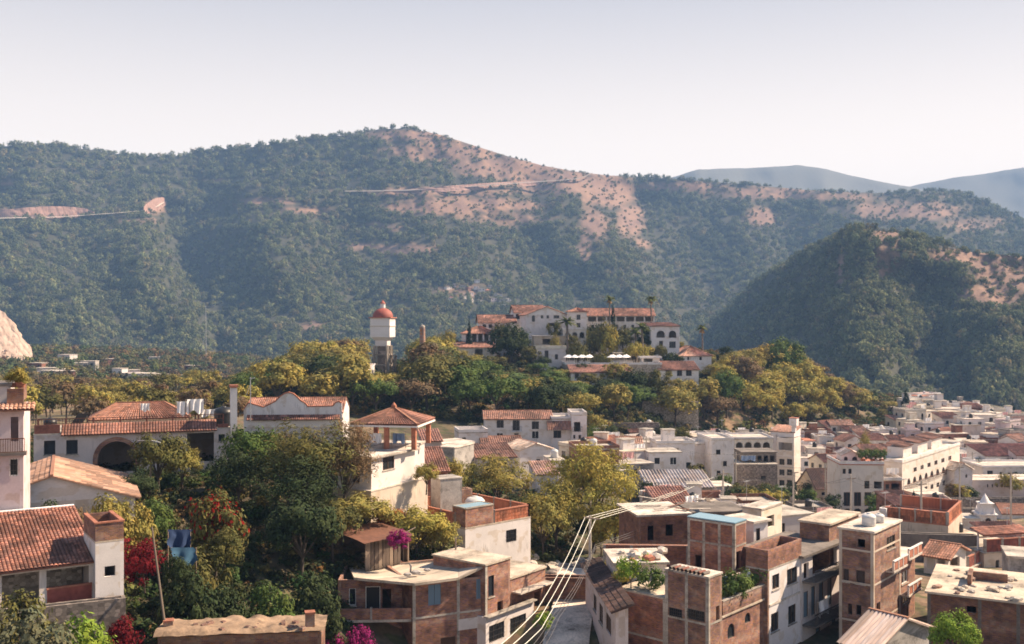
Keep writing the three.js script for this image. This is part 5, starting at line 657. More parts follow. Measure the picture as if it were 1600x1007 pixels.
{ // small belfry
  const a = -8, h = house('belfry', 'little ornate white belfry with stepped pinnacles', { c: [1531, 140], a, W: 1558, D: { m: 2.6 }, top: 806, mat: 'white', category: 'belfry', holes: { F: [[1540, 810, 1549, 826, 'a']] }, roof: { k: 'flat', mat: 'white', over: 0.18, th: 0.2 } }), m = h.mid, t = h.t, w = h.W;
  add(t, 'upper_tier', box(m.x, h.yt + 0.85, m.z, w * 0.72, 1.3, w * 0.72, h.a), M.white); add(t, 'cornice', box(m.x, h.yt + 1.58, m.z, w * 0.86, 0.16, w * 0.86, h.a), M.white);
  const sp = new THREE.ConeGeometry(w * 0.34, 1.3, 8); sp.translate(m.x, h.yt + 2.3, m.z); add(t, 'spire', sp, M.white);
  for (const u of [0.12, 0.88]) for (const v of [0.12, 0.88]) { const p = h.C.clone().addScaledVector(h.r, u * w).addScaledVector(h.l, v * h.D), g = new THREE.ConeGeometry(0.24, 0.9, 6); g.translate(p.x, h.yt + 0.66, p.z); add(t, 'pinnacle', g, M.white); }
  const q = house('pediment_house', 'white wall with a small pointed pediment between lattice building and belfry', { c: [1483, 140], a: -4, W: 1532, D: { m: 4 }, top: 812, mat: 'white2', roof: { k: 'flat', mat: 'pale', over: 0.05 } }), g = new THREE.ConeGeometry(1.0, 1.9, 4); g.rotateY(Math.PI / 4); g.scale(1, 1, 0.3); const c = q.at('F', 1.1, 0, -0.4); g.translate(c.x, q.yt + 1.1, c.z); add(q.t, 'pediment', g, M.white);
  house('white_gable_house', 'plain white gabled house with red tiles beside the belfry', { c: [1567, 152], a: -12, W: { m: 7 }, D: { m: 7 }, top: 803, mat: 'white', roof: { k: 'gable', rise: 0.9, over: 0.2, c: [0.5, 0.2, 0.12] } });
}

// ---------------------------------------------------------------- the middle of the town
const RT = { c: [0.44, 0.195, 0.13], pitch: 0.36, row: 0.6, lod: 1 };
const shown = [];                                            // plan positions already built on, so that fillers keep clear
const town = (name, label, o) => { const h = house(name, label, o); const n = Math.max(1, Math.round(h.W / Math.max(4, h.D))); for (let i = 0; i < n; i++) { const p = h.C.clone().addScaledVector(h.r, h.W * (i + 0.5) / n).addScaledVector(h.l, h.D / 2); shown.push([p.x, p.z, Math.hypot(h.W / n, h.D) / 2]); } return h; };
{
  const h = town('villa', 'long white two-storey villa with red tiled roof below the wooded hill', { c: [757, 186], a: 3, W: 862, D: { m: 8 }, top: 655, mat: 'white', frame: 'frameW', holes: { F: [[776, 657, 787, 669, 's'], [801, 657, 812, 673, 's'], [831, 659, 842, 671, 's'], [831, 674, 842, 686, 'w'], [803, 677, 811, 688, 'w'], [776, 677, 786, 686, 'w']] }, shutter: 'black', roof: { k: 'gable', rise: 1.15, over: 0.35, ...RT } });
  const y = h.uv('F', 806, 674)[1]; add(h.t, 'balcony_floor', h.bar('F', h.uv('F', 799, 674)[0], h.uv('F', 815, 674)[0], y - 0.15, y, 0.9, 0.9), M.white); railing(h.t, 'balcony_railing', h.at('F', h.uv('F', 799, 674)[0], y, 0.85), h.at('F', h.uv('F', 815, 674)[0], y, 0.85), 0.9, 'iron', 0.2);
  const b = house('', '', { into: h.t, c: [862.3, 186.2], a: 3, W: 893, D: { m: 7 }, top: 656, mat: 'white', frame: 'frameB', holes: { F: [[862.5, 673, 877, 685, 'w']] }, roof: { k: 'flat', mat: 'pale', over: 0.1, par: 0.4 } });
  add(h.t, 'porch_roof', tiles(b.at('F', -1, Y(672, 185), 1.1), b.at('F', b.W, Y(672, 185), 1.1), b.at('F', b.W, Y(658.5, 186), 0.05), b.at('F', -1, Y(658.5, 186), 0.05), RT), M.tile);
  const c = house('', '', { into: h.t, c: [893.3, 185], a: 3, W: 917, D: { m: 7 }, top: 650, mat: 'white', frame: 'iron', holes: { F: [[897, 660, 907, 675, 'o'], [895, 680, 899, 686, 'w'], [904, 680, 908, 686, 'w'], [860, 690, 890, 702, 'o']] }, roof: { k: 'flat', mat: 'pale', over: 0.05, par: 0.5 } });
  railing(h.t, 'balcony_railing', c.at('F', 0.2, Y(675, 185), 0.3), c.at('F', 2, Y(675, 185), 0.3), 0.9, 'iron', 0.2);
}
town('white_wall_house', 'white house with wavy rubble-topped wall beside the long villa', { c: [717, 166], a: 12, W: 762, D: { m: 5 }, top: 678, mat: 'white', roof: { k: 'flat', mat: 'pale', over: 0.05, par: 0.5 }, holes: { F: [[722, 684, 728, 692, 'w']] } });
town('round_terrace_house', 'white house with sunlit sloping terrace beneath the wavy wall', { c: [690, 150], a: 36, W: 740, D: { m: 5 }, top: 696, mat: 'white', holes: { F: [[702, 703, 708, 712, 'w']] }, roof: { k: 'flat', mat: 'pale', over: 0.2 } });
town('red_roof_house', 'low house with long red tiled roof in front of the villa', { c: [754, 164], a: 8, W: 816, D: { m: 7 }, top: 696, mat: 'white', roof: { k: 'gable', rise: 1.0, over: 0.3, ...RT }, holes: { F: [[770, 699, 780, 707, 'w'], [792, 699, 800, 706, 'w']] } });
town('rubble_house', 'worn pinkish house with broken red roof beside the yellow shrubs', { c: [745, 140], a: 14, W: 806, D: { m: 6 }, top: 716, mat: 'pink', roof: { k: 'shed', rise: 1.2, ...RT }, holes: { F: [[765, 721, 772, 730, 'o'], [785, 720, 792, 729, 'o']] } });
town('white_chapel_house', 'plain white gabled house with sunlit roofline below the villa', { c: [812, 150], a: 24, W: 862, D: { m: 6 }, top: 704, mat: 'white', roof: { k: 'gableL', rise: 0.9, c: [0.7, 0.6, 0.5], pitch: 0.4, row: 0.6, lod: 1 }, holes: { F: [[838, 718, 844, 726, 'w']] } });
town('pink_roof_house', 'small house with pale pink roof beside the tall yellow tree', { c: [838, 134], a: 10, W: 872, D: { m: 5 }, top: 742, mat: 'white2', roof: { k: 'shed', rise: 1.0, ...RT, c: [0.6, 0.35, 0.27] } });
town('grey_wall_house', 'grey walled house with rounded end beside the gazebo block', { c: [686, 136], a: -24, W: 710, D: { m: 6 }, top: 700, mat: 'grey', roof: { k: 'flat', mat: 'pale', over: 0.1 } });
town('modern_house', 'white modern house with wide glass front and pale block upper storey', { c: [1070, 190], a: 26, W: 1111, D: 1043, top: 697, mat: 'white2', sideMat: ['L', 'white'], frame: 'frameW', holes: { F: [[1074, 729, 1090, 749, 'w'], [1093, 727, 1108, 747, 'w']], L: [[1046, 728, 1066, 749, 'w']] }, roof: { k: 'flat', mat: 'pale', over: 0.15, par: 0.4 } });
town('slab_house', 'tall plain white house with three small windows next to the glass-fronted house', { c: [1112, 188], a: 7, W: 1147, D: { m: 9 }, top: 689, mat: 'white', frame: 'iron', holes: { F: [[1119, 703, 1126, 711, 'w'], [1130, 721, 1136, 729, 'w'], [1120, 736, 1126, 743, 'w']] }, roof: { k: 'flat', mat: 'pale', over: 0.05, par: 0.35 } });
town('arcade_house', 'low cream house with a row of four dark arches', { c: [1148, 208], a: 2, W: 1208, D: { m: 8 }, top: 687, mat: 'cream', holes: { F: grid(1148, 691, 1205, 703, 4, 1, 0.78, 0.95, 'a') }, roof: { k: 'flat', mat: 'pale', over: 0.15, par: 0.3 } });
{ const h = town('stone_block', 'big dark brown stone building with barred top floor', { c: [1152, 196], a: 2, W: 1215, D: { m: 9 }, top: 727, mat: 'stone2', frame: 'iron', holes: { F: [[1189, 744, 1197, 752, 'w'], [1190, 758, 1198, 766, 'w'], [1170, 760, 1176, 767, 'w'], [1207, 760, 1212, 766, 'w']] }, roof: { k: 'flat', mat: 'concrete', over: 0.1 } });
  house('', '', { into: h.t, c: [1160, 198], a: 2, W: 1213, D: { m: 6 }, top: 708, yb: h.yt + 0.19, mat: 'dark', holes: { F: grid(1162, 711, 1212, 725, 5, 1, 0.7, 0.8, 'o') }, roof: { k: 'flat', mat: 'dark', over: 0.2 } }); laundry('blue and white clothes drying on the dark stone building', h.at('F', 2.4, h.yt + 0.2, -0.5), 3, 1.1, 0, 'clothBlue'); }
{ const h = town('tower_block', 'narrow white five-storey tower with paired windows and rooftop water box', { c: [1214, 228], a: -33, W: 1241, D: { m: 5 }, top: 684, mat: 'white', frame: 'frameB', holes: { F: [[1217, 692, 1238, 704, 'o'], ...grid(1216, 714, 1240, 780, 2, 4, 0.68, 0.56, 'w')], R: [] } });
  house('', '', { into: h.t, c: [1204, 231], a: -33, W: 1241, D: { m: 5 }, top: 674, yb: h.yt - 0.02, mat: 'white', roof: { k: 'shed', rise: 1.0, over: 0.2, ...RT } }); house('', '', { into: h.t, c: [1204, 230.6], a: -33, W: 1213.6, D: { m: 5 }, top: 678, yb: Y(725, 230), mat: 'white' });
  for (const y of [714, 730, 746.5, 763, 780]) add(h.t, 'string_course', h.px('F', 1214.5, y - 0.8, 1241, y + 0.8, 0.12, 0.14), M.white2);
  const m = h.at('F', h.W - 0.7, 0, -2.2); add(h.t, 'water_box', box(m.x, h.yt + 3.6, m.z, 1.7, 1.7, 1.7, h.a), M.white); add(h.t, 'water_box_lid', box(m.x, h.yt + 4.5, m.z, 1.9, 0.12, 1.9, h.a), M.terracotta); add(h.t, 'water_box_stand', box(m.x, h.yt + 2.0, m.z, 0.9, 1.5, 0.9, h.a), M.white); }
{ const h = town('loggia_house', 'white four-storey house with tall red-brown windows and flowered roof terrace', { c: [1313, 180], a: -3, W: 1381, D: { m: 9 }, top: 727, mat: 'white', frame: 'rust', holes: { F: [[1317, 733, 1322, 741, 'w'], [1326, 733, 1331, 741, 'w'], [1351, 752, 1359, 764, 'w'], [1366, 753, 1379, 764, 'o'], ...grid(1316, 769, 1381, 792, 4, 1, 0.68, 0.94, 'w'), ...grid(1316, 794, 1381, 812, 4, 1, 0.7, 0.9, 'a')] }, roof: { k: 'flat', mat: 'terracotta', over: 0.1, par: 0.5 } });
  const b = house('', '', { into: h.t, c: [1381.4, 180.6], a: -3, W: 1409, D: { m: 8 }, top: 752, mat: 'brick2', holes: { F: [[1384, 757, 1390, 766, 'w'], [1393, 756, 1406, 766, 'o'], [1390, 778, 1400, 790, 'w']] }, roof: { k: 'flat', mat: 'screed', over: 0.1, par: 0.5 } });
  house('', '', { into: h.t, c: [1316, 184], a: -3, W: 1346, D: { m: 4 }, top: 711, yb: h.yt + 0.19, mat: 'white', holes: { F: [[1319, 714, 1325, 724, 'v'], [1332, 714, 1340, 724, 'v']] }, roof: { k: 'gableL', rise: 0.8, c: [0.75, 0.7, 0.65], pitch: 0.4, row: 0.6, lod: 1 } });
  for (const [px, w, m, la] of [[1358, 3, 'cloth', 'white sheets drying on the flowered roof terrace'], [1372, 2, 'clothPink', 'pink washing drying on the flowered roof terrace'], [1395, 2.4, 'cloth', 'white washing drying on the brick wing of the four-storey house']]) laundry(la, V(ray(px, 184, 0).x, px > 1385 ? b.yt + 0.2 : h.yt + 0.2, -184), w, 1.2, 0, m);
  for (const px of [1349, 1364, 1378]) pot('leafy plant pot on the flowered roof terrace', V(ray(px, 181.5, 0).x, h.yt + 0.2, -181.5), 2, L.green); }
{ const h = town('long_bright_house', 'long sunlit white building with rows of red-brown arched windows', { c: [1410, 185], a: 50, W: 1500, D: { m: 6 }, top: 725, mat: 'white', frame: 'rust', holes: { F: [...grid(1416, 749, 1497, 760, 9, 1, 0.55, 0.9, 'v', 0.33), ...grid(1424, 768, 1480, 776, 6, 1, 0.45, 0.9, 'w', 0.33), ...grid(1420, 780, 1450, 790, 3, 1, 0.5, 0.8, 'v', 0.3), ...grid(1425, 732, 1490, 740, 6, 1, 0.45, 0.85, 'w', 0.33)] }, roof: { k: 'flat', mat: 'pale', over: 0.1, par: 0.5 } });
  for (const [u, w] of [[9, 5], [18, 6], [27, 7]]) { const p = h.at('F', u, 0, -3.5); add(h.t, 'roof_room', box(p.x, h.yt + 1.2, p.z, w, 2, 3, h.a), M.white2); add(h.t, 'room_roof', tiles(h.at('F', u - w / 2 - 0.2, h.yt + 2.3, -1.7), h.at('F', u + w / 2 + 0.2, h.yt + 2.3, -1.7), h.at('F', u + w / 2 + 0.2, h.yt + 2.9, -5.2), h.at('F', u - w / 2 - 0.2, h.yt + 2.9, -5.2), RT), M.tile); }
  railing(h.t, 'gallery_railing', h.at('F', 1, h.uv('F', 1450, 752)[1], 0.2), h.at('F', h.W - 2, h.uv('F', 1450, 752)[1], 0.2), 0.8, 'rust', 0.4); }
town('tiled_villa', 'white house with orange gable roof and dark windows above the four-storey house', { c: [1350, 216], a: 3, W: 1404, D: { m: 8 }, top: 708, mat: 'white', shutter: 'black', holes: { F: [[1353, 709, 1358, 717, 's'], [1362, 709, 1367, 720, 's'], [1372, 709, 1378, 720, 's'], [1388, 710, 1394, 718, 's']] }, roof: { k: 'gable', rise: 1.3, ...RT, c: [0.58, 0.28, 0.18] } });
town('arched_house', 'long white house with dark red roof and round arches by the town edge', { c: [1541, 236], a: 3, W: 1640, D: { m: 9 }, top: 713, mat: 'white', frame: 'frameB', holes: { F: [[1549, 719, 1555, 727, 'v'], [1560, 718, 1566, 726, 'w'], [1573, 715, 1583, 729, 'a'], [1587, 715, 1598, 729, 'a'], [1602, 715, 1613, 729, 'a']] }, roof: { k: 'shed', rise: 1.7, ...RT, c: [0.40, 0.13, 0.10], wall: 'white' } });
town('long_house', 'big white house with few dark windows below the red-roofed arches', { c: [1536, 217], a: 2, W: 1640, D: { m: 9 }, top: 732, mat: 'white', frame: 'frameB', holes: { F: [[1543, 736, 1552, 744, 'w'], [1563, 738, 1566, 743, 'w'], [1575, 739, 1586, 747, 'w'], [1589, 740, 1592, 745, 'w']] }, roof: { k: 'flat', mat: 'pale', over: 0.1, par: 0.4 } });
town('low_wing', 'low white wing pierced by a row of small windows', { c: [1512, 206], a: 4, W: 1640, D: { m: 7 }, top: 752, mat: 'white2', frame: 'frameB', holes: { F: [...grid(1540, 755, 1600, 764, 8, 1, 0.3, 0.55, 'w'), [1522, 745, 1530, 752, 'w']] }, roof: { k: 'flat', mat: 'pale', over: 0.1 } });
town('slant_house', 'white house with sloping sunlit gable between bright building and low wing', { c: [1492, 203], a: 18, W: 1520, D: { m: 7 }, top: 735, mat: 'white', holes: { F: [[1509, 742, 1512, 747, 'w']] }, roof: { k: 'gableL', rise: 1.2, c: [0.75, 0.66, 0.55], pitch: 0.4, row: 0.6, lod: 1 } });
town('grey_row', 'long low grey-white row house with blue doors and flat roof', { c: [1406, 252], a: 10, W: 1527, D: { m: 7 }, top: 713, mat: 'white2', door: 'doorBlue', holes: { F: [[1486, 705, 1490, 712, 'd'], [1499, 704, 1503, 714, 'd'], [1513, 703, 1517, 713, 'd'], [1455, 708, 1459, 714, 'w'], [1470, 707, 1474, 713, 'w']] }, roof: { k: 'flat', mat: 'grey', over: 0.3 } });
town('street_wall', 'grey stone retaining wall under the lower street', { c: [1486, 172], a: 4, W: 1650, D: { m: 1.4 }, top: 780, mat: 'stone2', category: 'wall' });
town('street_wall', 'second stone retaining wall stepping down behind the belfry', { c: [1480, 160], a: -3, W: 1650, D: { m: 1.2 }, top: 795, mat: 'stone', category: 'wall' });
town('steep_roof_house', 'pinkish house with steep dark tiled roof beside the dark green tree', { c: [1276, 202], a: 12, W: 1314, D: { m: 8 }, top: 764, mat: 'beige', frame: 'frameW', holes: { F: [[1284, 769, 1291, 775, 'w'], [1299, 768, 1306, 774, 'w']] }, roof: { k: 'gable', rise: 3.4, ...RT, c: [0.24, 0.115, 0.09], wall: 'beige' } });
// smaller houses seen between the large ones: [x0, x1, top row, distance, turn, wall, roof]
const SMALL = [
  [1250, 1275, 690, 262, 8, 'white2', 'flat'], [1262, 1290, 702, 248, -8, 'white', 'flat'], [1280, 1310, 683, 275, 4, 'white', 'shed'], [1252, 1284, 717, 240, 10, 'white', 'flat'], [1288, 1318, 722, 222, 20, 'cream', 'gable'], [1320, 1352, 690, 255, 10, 'white', 'gableL'], [1316, 1340, 668, 300, 8, 'white', 'flat'], [1330, 1362, 676, 285, 12, 'pink', 'shed'], [1352, 1385, 688, 262, 2, 'white', 'shed'], [1370, 1402, 674, 295, 14, 'white', 'flat'], [1392, 1420, 690, 270, 8, 'white2', 'gable'], [1310, 1345, 655, 325, 6, 'pale', 'flat'], [1350, 1376, 664, 318, 6, 'white2', 'flat'],
  [1424, 1452, 624, 410, 20, 'white2', 'flat'], [1436, 1470, 618, 425, 30, 'white', 'flat'], [1440, 1500, 630, 402, 10, 'white', 'flat'], [1438, 1452, 620, 396, 30, 'cream', 'flat'], [1448, 1482, 640, 380, 8, 'white', 'shed'], [1470, 1496, 634, 388, 12, 'pink', 'gableL'], [1496, 1516, 630, 430, 10, 'grey', 'flat'], [1512, 1534, 636, 425, 6, 'beige', 'shed'], [1528, 1548, 640, 430, 10, 'pink', 'gable'], [1510, 1566, 652, 395, 12, 'white2', 'shed'], [1544, 1572, 646, 430, 12, 'white2', 'flat'], [1520, 1562, 660, 372, 36, 'cream', 'flat'], [1504, 1528, 664, 366, 8, 'grey', 'gableL'], [1458, 1488, 656, 372, 4, 'white2', 'flat'], [1430, 1456, 648, 390, 8, 'pink', 'shed'], [1420, 1446, 664, 352, 10, 'white', 'flat'], [1450, 1478, 672, 338, 14, 'pink', 'shed'], [1488, 1540, 680, 322, 6, 'cream', 'flat'], [1440, 1462, 686, 305, -6, 'white', 'flat'], [1462, 1492, 690, 300, 10, 'white2', 'gable'], [1540, 1566, 676, 330, 8, 'white', 'shed'], [1560, 1592, 672, 345, 20, 'pink', 'gable'], [1566, 1600, 690, 300, 12, 'white2', 'shed'], [1530, 1560, 692, 290, 4, 'pink', 'flat'], [1570, 1590, 662, 400, 10, 'white', 'flat'], [1592, 1620, 655, 410, 10, 'grey', 'flat'], [1590, 1630, 684, 315, 10, 'white', 'gable'], [1418, 1440, 698, 280, 6, 'white2', 'flat'], [1470, 1500, 705, 240, 8, 'white2', 'flat'],
  [1000, 1024, 704, 205, 6, 'white2', 'flat'], [1022, 1046, 700, 210, 10, 'pink', 'shed'], [1004, 1034, 716, 192, 6, 'white', 'flat'], [1000, 1040, 732, 176, 4, 'beige', 'flat'], [960, 1000, 668, 218, 4, 'white2', 'flat'], [985, 1020, 676, 212, 10, 'white', 'shed'], [1010, 1030, 668, 226, 10, 'white2', 'flat'], [1110, 1145, 682, 222, 4, 'white2', 'flat'], [1085, 1110, 684, 212, 6, 'pink', 'flat'], [1160, 1200, 680, 240, 4, 'pale', 'flat'], [660, 690, 690, 148, 12, 'white2', 'shed'], [862, 884, 722, 140, 10, 'white2', 'flat'], [1120, 1146, 762, 166, 8, 'pink', 'flat'], [1250, 1300, 800, 150, 6, 'dark', 'flat'], [1160, 1215, 790, 140, 4, 'brick3', 'flat'], [1440, 1476, 775, 178, 14, 'white', 'flat'], [1450, 1490, 788, 160, -8, 'pale', 'flat'], [1400, 1440, 790, 150, 10, 'brick2', 'shed'], [1520, 1560, 806, 168, 6, 'brick3', 'flat'], [1560, 1620, 845, 125, 8, 'white', 'shed'], [1500, 1540, 842, 120, 10, 'white2', 'flat'],
];
for (const [x0, x1, top, d, a, m, k] of SMALL) {
  const nm = { white: 'white', white2: 'off-white', pink: 'pinkish', cream: 'cream', grey: 'grey', beige: 'beige', dark: 'dark grey', pale: 'pale stone', brick3: 'brown brick', brick2: 'red brick' }[m], kd = { flat: 'flat-roofed', shed: 'lean-to-roofed', gable: 'tile-roofed', gableL: 'gable-fronted' }[k];
  const zone = d > 335 ? 'on the far end of the town slope' : x0 < 1250 ? 'in the middle of the town' : x0 < 1420 ? 'just below the yellow wooded hill' : 'in the crowded lower end of town';
  const n = Math.max(1, Math.round((x1 - x0) / 11)), ha = (x1 - x0) * d / F, y1 = top + 3.6 * F / d;
  const h = town('town_house', `small ${nm} ${kd} house ${zone}`, { c: [x0, d], a, W: x1, D: { m: 5.5 }, top, mat: m, group: 'small houses of the town', frame: 'frameB', auto: true, roof: k === 'flat' ? { k, mat: pick(['pale', 'screed', 'concrete', 'terracotta']), over: 0.1, par: hash(x0, d) < 0.5 ? 0.5 : 0, parMat: m } : { k, rise: k === 'shed' ? 1.1 : 1.3, ...RT, c: pick([[0.5, 0.2, 0.125], [0.42, 0.17, 0.12], [0.58, 0.32, 0.22], [0.46, 0.2, 0.15]]), wall: m } });
  const q = hash(x1, d); if (k === 'flat' && q < 0.4) { const p = h.mid.clone().setY(h.yt + 0.19); waterTank(q < 0.2 ? 'dark water tank on a small flat-roofed town house' : 'pale water tank on a small flat-roofed town house', p, 0.55, 1.2, q < 0.2 ? 'black' : 'tank').userData.group = 'rooftop water tanks of the town'; }
}
// fillers between them, wherever the slope is still free
{
  const r = RNG(909), rowLimit = pl([[900, 760], [1040, 757], [1130, 768], [1150, 786], [1255, 792], [1300, 786], [1313, 803], [1380, 803], [1410, 796], [1500, 780], [1640, 775]]); let n = 0; const skyLimit = pl([[900, 674], [1120, 684], [1250, 678], [1310, 664], [1400, 668], [1425, 624], [1500, 628], [1560, 644], [1640, 660]]);
  for (let i = 0; i < 9000 && n < 230; i++) {
    const d = lerp(118, 450, Math.pow(r(), 0.9)), px = lerp(900, 1640, r()); if (d > pl([[900, 175], [960, 205], [1020, 232], [1120, 250], [1230, 278], [1320, 300], [1400, 350], [1430, 440], [1640, 450]])(px)) continue; if ((px < 1010 && d < 150) || (px > 1430 && d < 152)) continue;
    const p = onGround(px, d); if (shown.some(([x, z, q]) => Math.hypot(x - p.x, z - p.z) < q * 0.8 + 2.3)) continue; n++;
    const w = lerp(3.8, 7.5, r()); let hh = lerp(2.8, 7.2, Math.pow(r(), 1.3)); hh = Math.min(hh, px < 1030 && d > 155 ? Y(678 + (232 - d) * 0.35, d) - p.y : d < 232 ? Y(Math.max(rowLimit(px), rowLimit(px + 7 * F / d)), d) - p.y - 1.6 : Y(skyLimit(px + 10), d) - p.y); if (hh < 2.3) { n--; continue; } const top = CY - (p.y + hh - CAMY) / d * F, m = ['white', 'white2', 'white', 'pink', 'white2', 'cream', 'brick2', 'grey', 'white'][Math.floor(r() * 9)], k = r() < 0.78 ? 'flat' : r() < 0.5 ? 'gable' : 'shed', a = lerp(-12, 40, r());
    const e = r(), extra = k !== 'flat' ? '' : e < 0.25 ? ' with black water tank' : e < 0.42 ? ' with white water tank' : e < 0.58 ? ' with white washing' : e < 0.68 ? ' with pink washing' : e < 0.84 ? ' with stair room' : '', nm = { white: 'white', white2: 'off-white', pink: 'pinkish', cream: 'cream', brick2: 'red brick', grey: 'grey' }[m], lab = `modest ${hh > 4.6 ? 'tall ' : ''}${nm} ${k === 'flat' ? 'flat-roofed' : k === 'gable' ? 'tile-gabled' : 'tile lean-to'} house${extra} squeezed into the town slope`;
    const h = town('filler_house', lab, { c: [px, d], a, W: { m: w }, D: { m: lerp(4, 6.5, r()) }, top, mat: m, group: 'modest houses filling the town slope', auto: true, frame: r() < 0.5 ? 'frameB' : 'frameW', roof: k === 'flat' ? { k, mat: ['pale', 'screed', 'concrete'][Math.floor(r() * 3)], over: 0.1, par: r() < 0.5 ? 0.5 : 0, parMat: m } : { k, rise: 1.2, ...RT, c: [[0.5, 0.2, 0.125], [0.42, 0.17, 0.12], [0.58, 0.32, 0.22]][Math.floor(r() * 3)], wall: m } });
    h.t.name = numbered('town_house');
    const at = h.mid.clone().setY(h.yt + 0.19);
    if (extra.includes('tank')) waterTank(e < 0.25 ? 'black water tank on a modest town roof' : 'white water tank on a modest town roof', at, 0.55, 1.25, e < 0.25 ? 'black' : 'tank').userData.group = 'water tanks on modest roofs';
    else if (extra.includes('washing')) laundry(e < 0.58 ? 'white washing on a modest town roof' : 'pink washing on a modest town roof', at, 2.2, 1.1, a * deg, e < 0.58 ? 'cloth' : 'clothPink', 'washing on modest roofs');
    else if (extra.includes('room')) { const sh = lerp(1.6, 2.3, r()), sw = lerp(1.4, 2.6, r()); at.addScaledVector(h.r, (r() - 0.5) * (w - sw - 0.6)); add(h.t, 'stair_room', box(at.x, at.y + sh / 2, at.z, sw, sh, 1.9, a * deg), M[m]); add(h.t, 'stair_roof', box(at.x, at.y + sh + 0.07, at.z, sw + 0.3, 0.14, 2.2, a * deg), M.concrete); }
  }
  let tn = 0; for (let i = 0; i < 1400 && tn < 90; i++) { // small trees squeezed between the houses
    const d = lerp(105, 345, r()), px = lerp(880, 1640, r()), p = onGround(px, d); if ((px < 1000 && d > 205) || (px > 1290 && d < 165)) continue; if (shown.some(([x, z, q]) => Math.hypot(x - p.x, z - p.z) < q * 0.8 + 0.8)) continue; tn++;
    const m = ['olive', 'green', 'dark', 'yellow', 'oliveDark', 'dark'][Math.floor(r() * 6)], k = [K.small, K.smallLoose][Math.floor(r() * 2)], s = lerp(0.3, 0.62, r());
    plant('town_tree', { olive: 'small olive-green tree between the town houses', green: 'small green tree between the town houses', dark: 'small dark tree between the town houses', yellow: 'small yellowish tree between the town houses', oliveDark: 'small dull green tree between the town houses' }[m], 'tree', k, L[m], p, s, 'small trees between the town houses', r() * 6.28);
  }
}
{ // aerials on roofs, poles and wires in the lanes
  const r = RNG(31), homes = scene.children.filter((o) => /^(town_house|filler_house)/.test(o.name)).sort((p, q) => q.position.z - p.position.z).slice(0, 110);
  homes.forEach((o, i) => { if (i % 3) return; const b = new THREE.Box3().setFromObject(o), p = V(lerp(b.min.x, b.max.x, 0.3 + 0.4 * r()), 0, lerp(b.min.z, b.max.z, 0.5)), roofs = o.children.find((c) => c.name === 'roof'); if (!roofs) return; p.y = new THREE.Box3().setFromObject(roofs).max.y - 0.25; const t = thing('roof_aerial', 'thin television aerial on a town roof', 'aerial', p, 'television aerials on town roofs'), h = lerp(2, 3.4, r()), a = r() * 3, d = V(Math.cos(a), 0, Math.sin(a)), top = p.clone().add(V(0, h, 0)); add(t, 'mast', beam(p, top, 0.06), M.metal); add(t, 'boom', beam(top.clone().addScaledVector(d, -0.7), top.clone().addScaledVector(d, 0.7), 0.04), M.metal); for (let k = -2; k <= 2; k++) { const c = top.clone().addScaledVector(d, k * 0.3); add(t, 'rod', beam(c.clone().add(V(-d.z * 0.4, 0, d.x * 0.4)), c.clone().add(V(d.z * 0.4, 0, -d.x * 0.4)), 0.03), M.metal); } });
  const tops = []; for (const [px, d, h] of [[1130, 128, 8.5], [1240, 132, 9], [1330, 128, 8.5], [1440, 118, 8.5], [1500, 150, 9], [1580, 128, 9], [1010, 170, 9], [1150, 182, 9], [1290, 196, 9], [1400, 212, 9], [1520, 232, 9]]) { const p = onGround(px, d), t = thing('lane_pole', 'grey utility pole standing in a town lane', 'utility pole', p, 'utility poles of the town lanes'); add(t, 'shaft', cyl(p, 0.15, 0.1, h, 8), M.concrete); add(t, 'crossarm', box(p.x, p.y + h - 0.5, p.z, 1.6, 0.1, 0.1, 0.4), M.wood); tops.push(p.clone().add(V(0, h - 0.45, 0))); }
  for (let i = 0; i < tops.length - 1; i++) { if (i === 5) continue; for (const s of [-0.7, 0.7]) { const a = tops[i].clone().add(V(s, 0, 0)), b = tops[i + 1].clone().add(V(s, 0, 0)), m = a.clone().lerp(b, 0.5).add(V(0, -1, 0)), t = thing('lane_wire', 'thin wire slung between the lane poles', 'cable', a, 'wires between the lane poles'); add(t, 'wire', tube([a, a.clone().lerp(m, 0.55).add(V(0, -0.2, 0)), m, m.clone().lerp(b, 0.45).add(V(0, -0.2, 0)), b], 0.015, 0.015, 4, 14), M.cableDark); } }
}
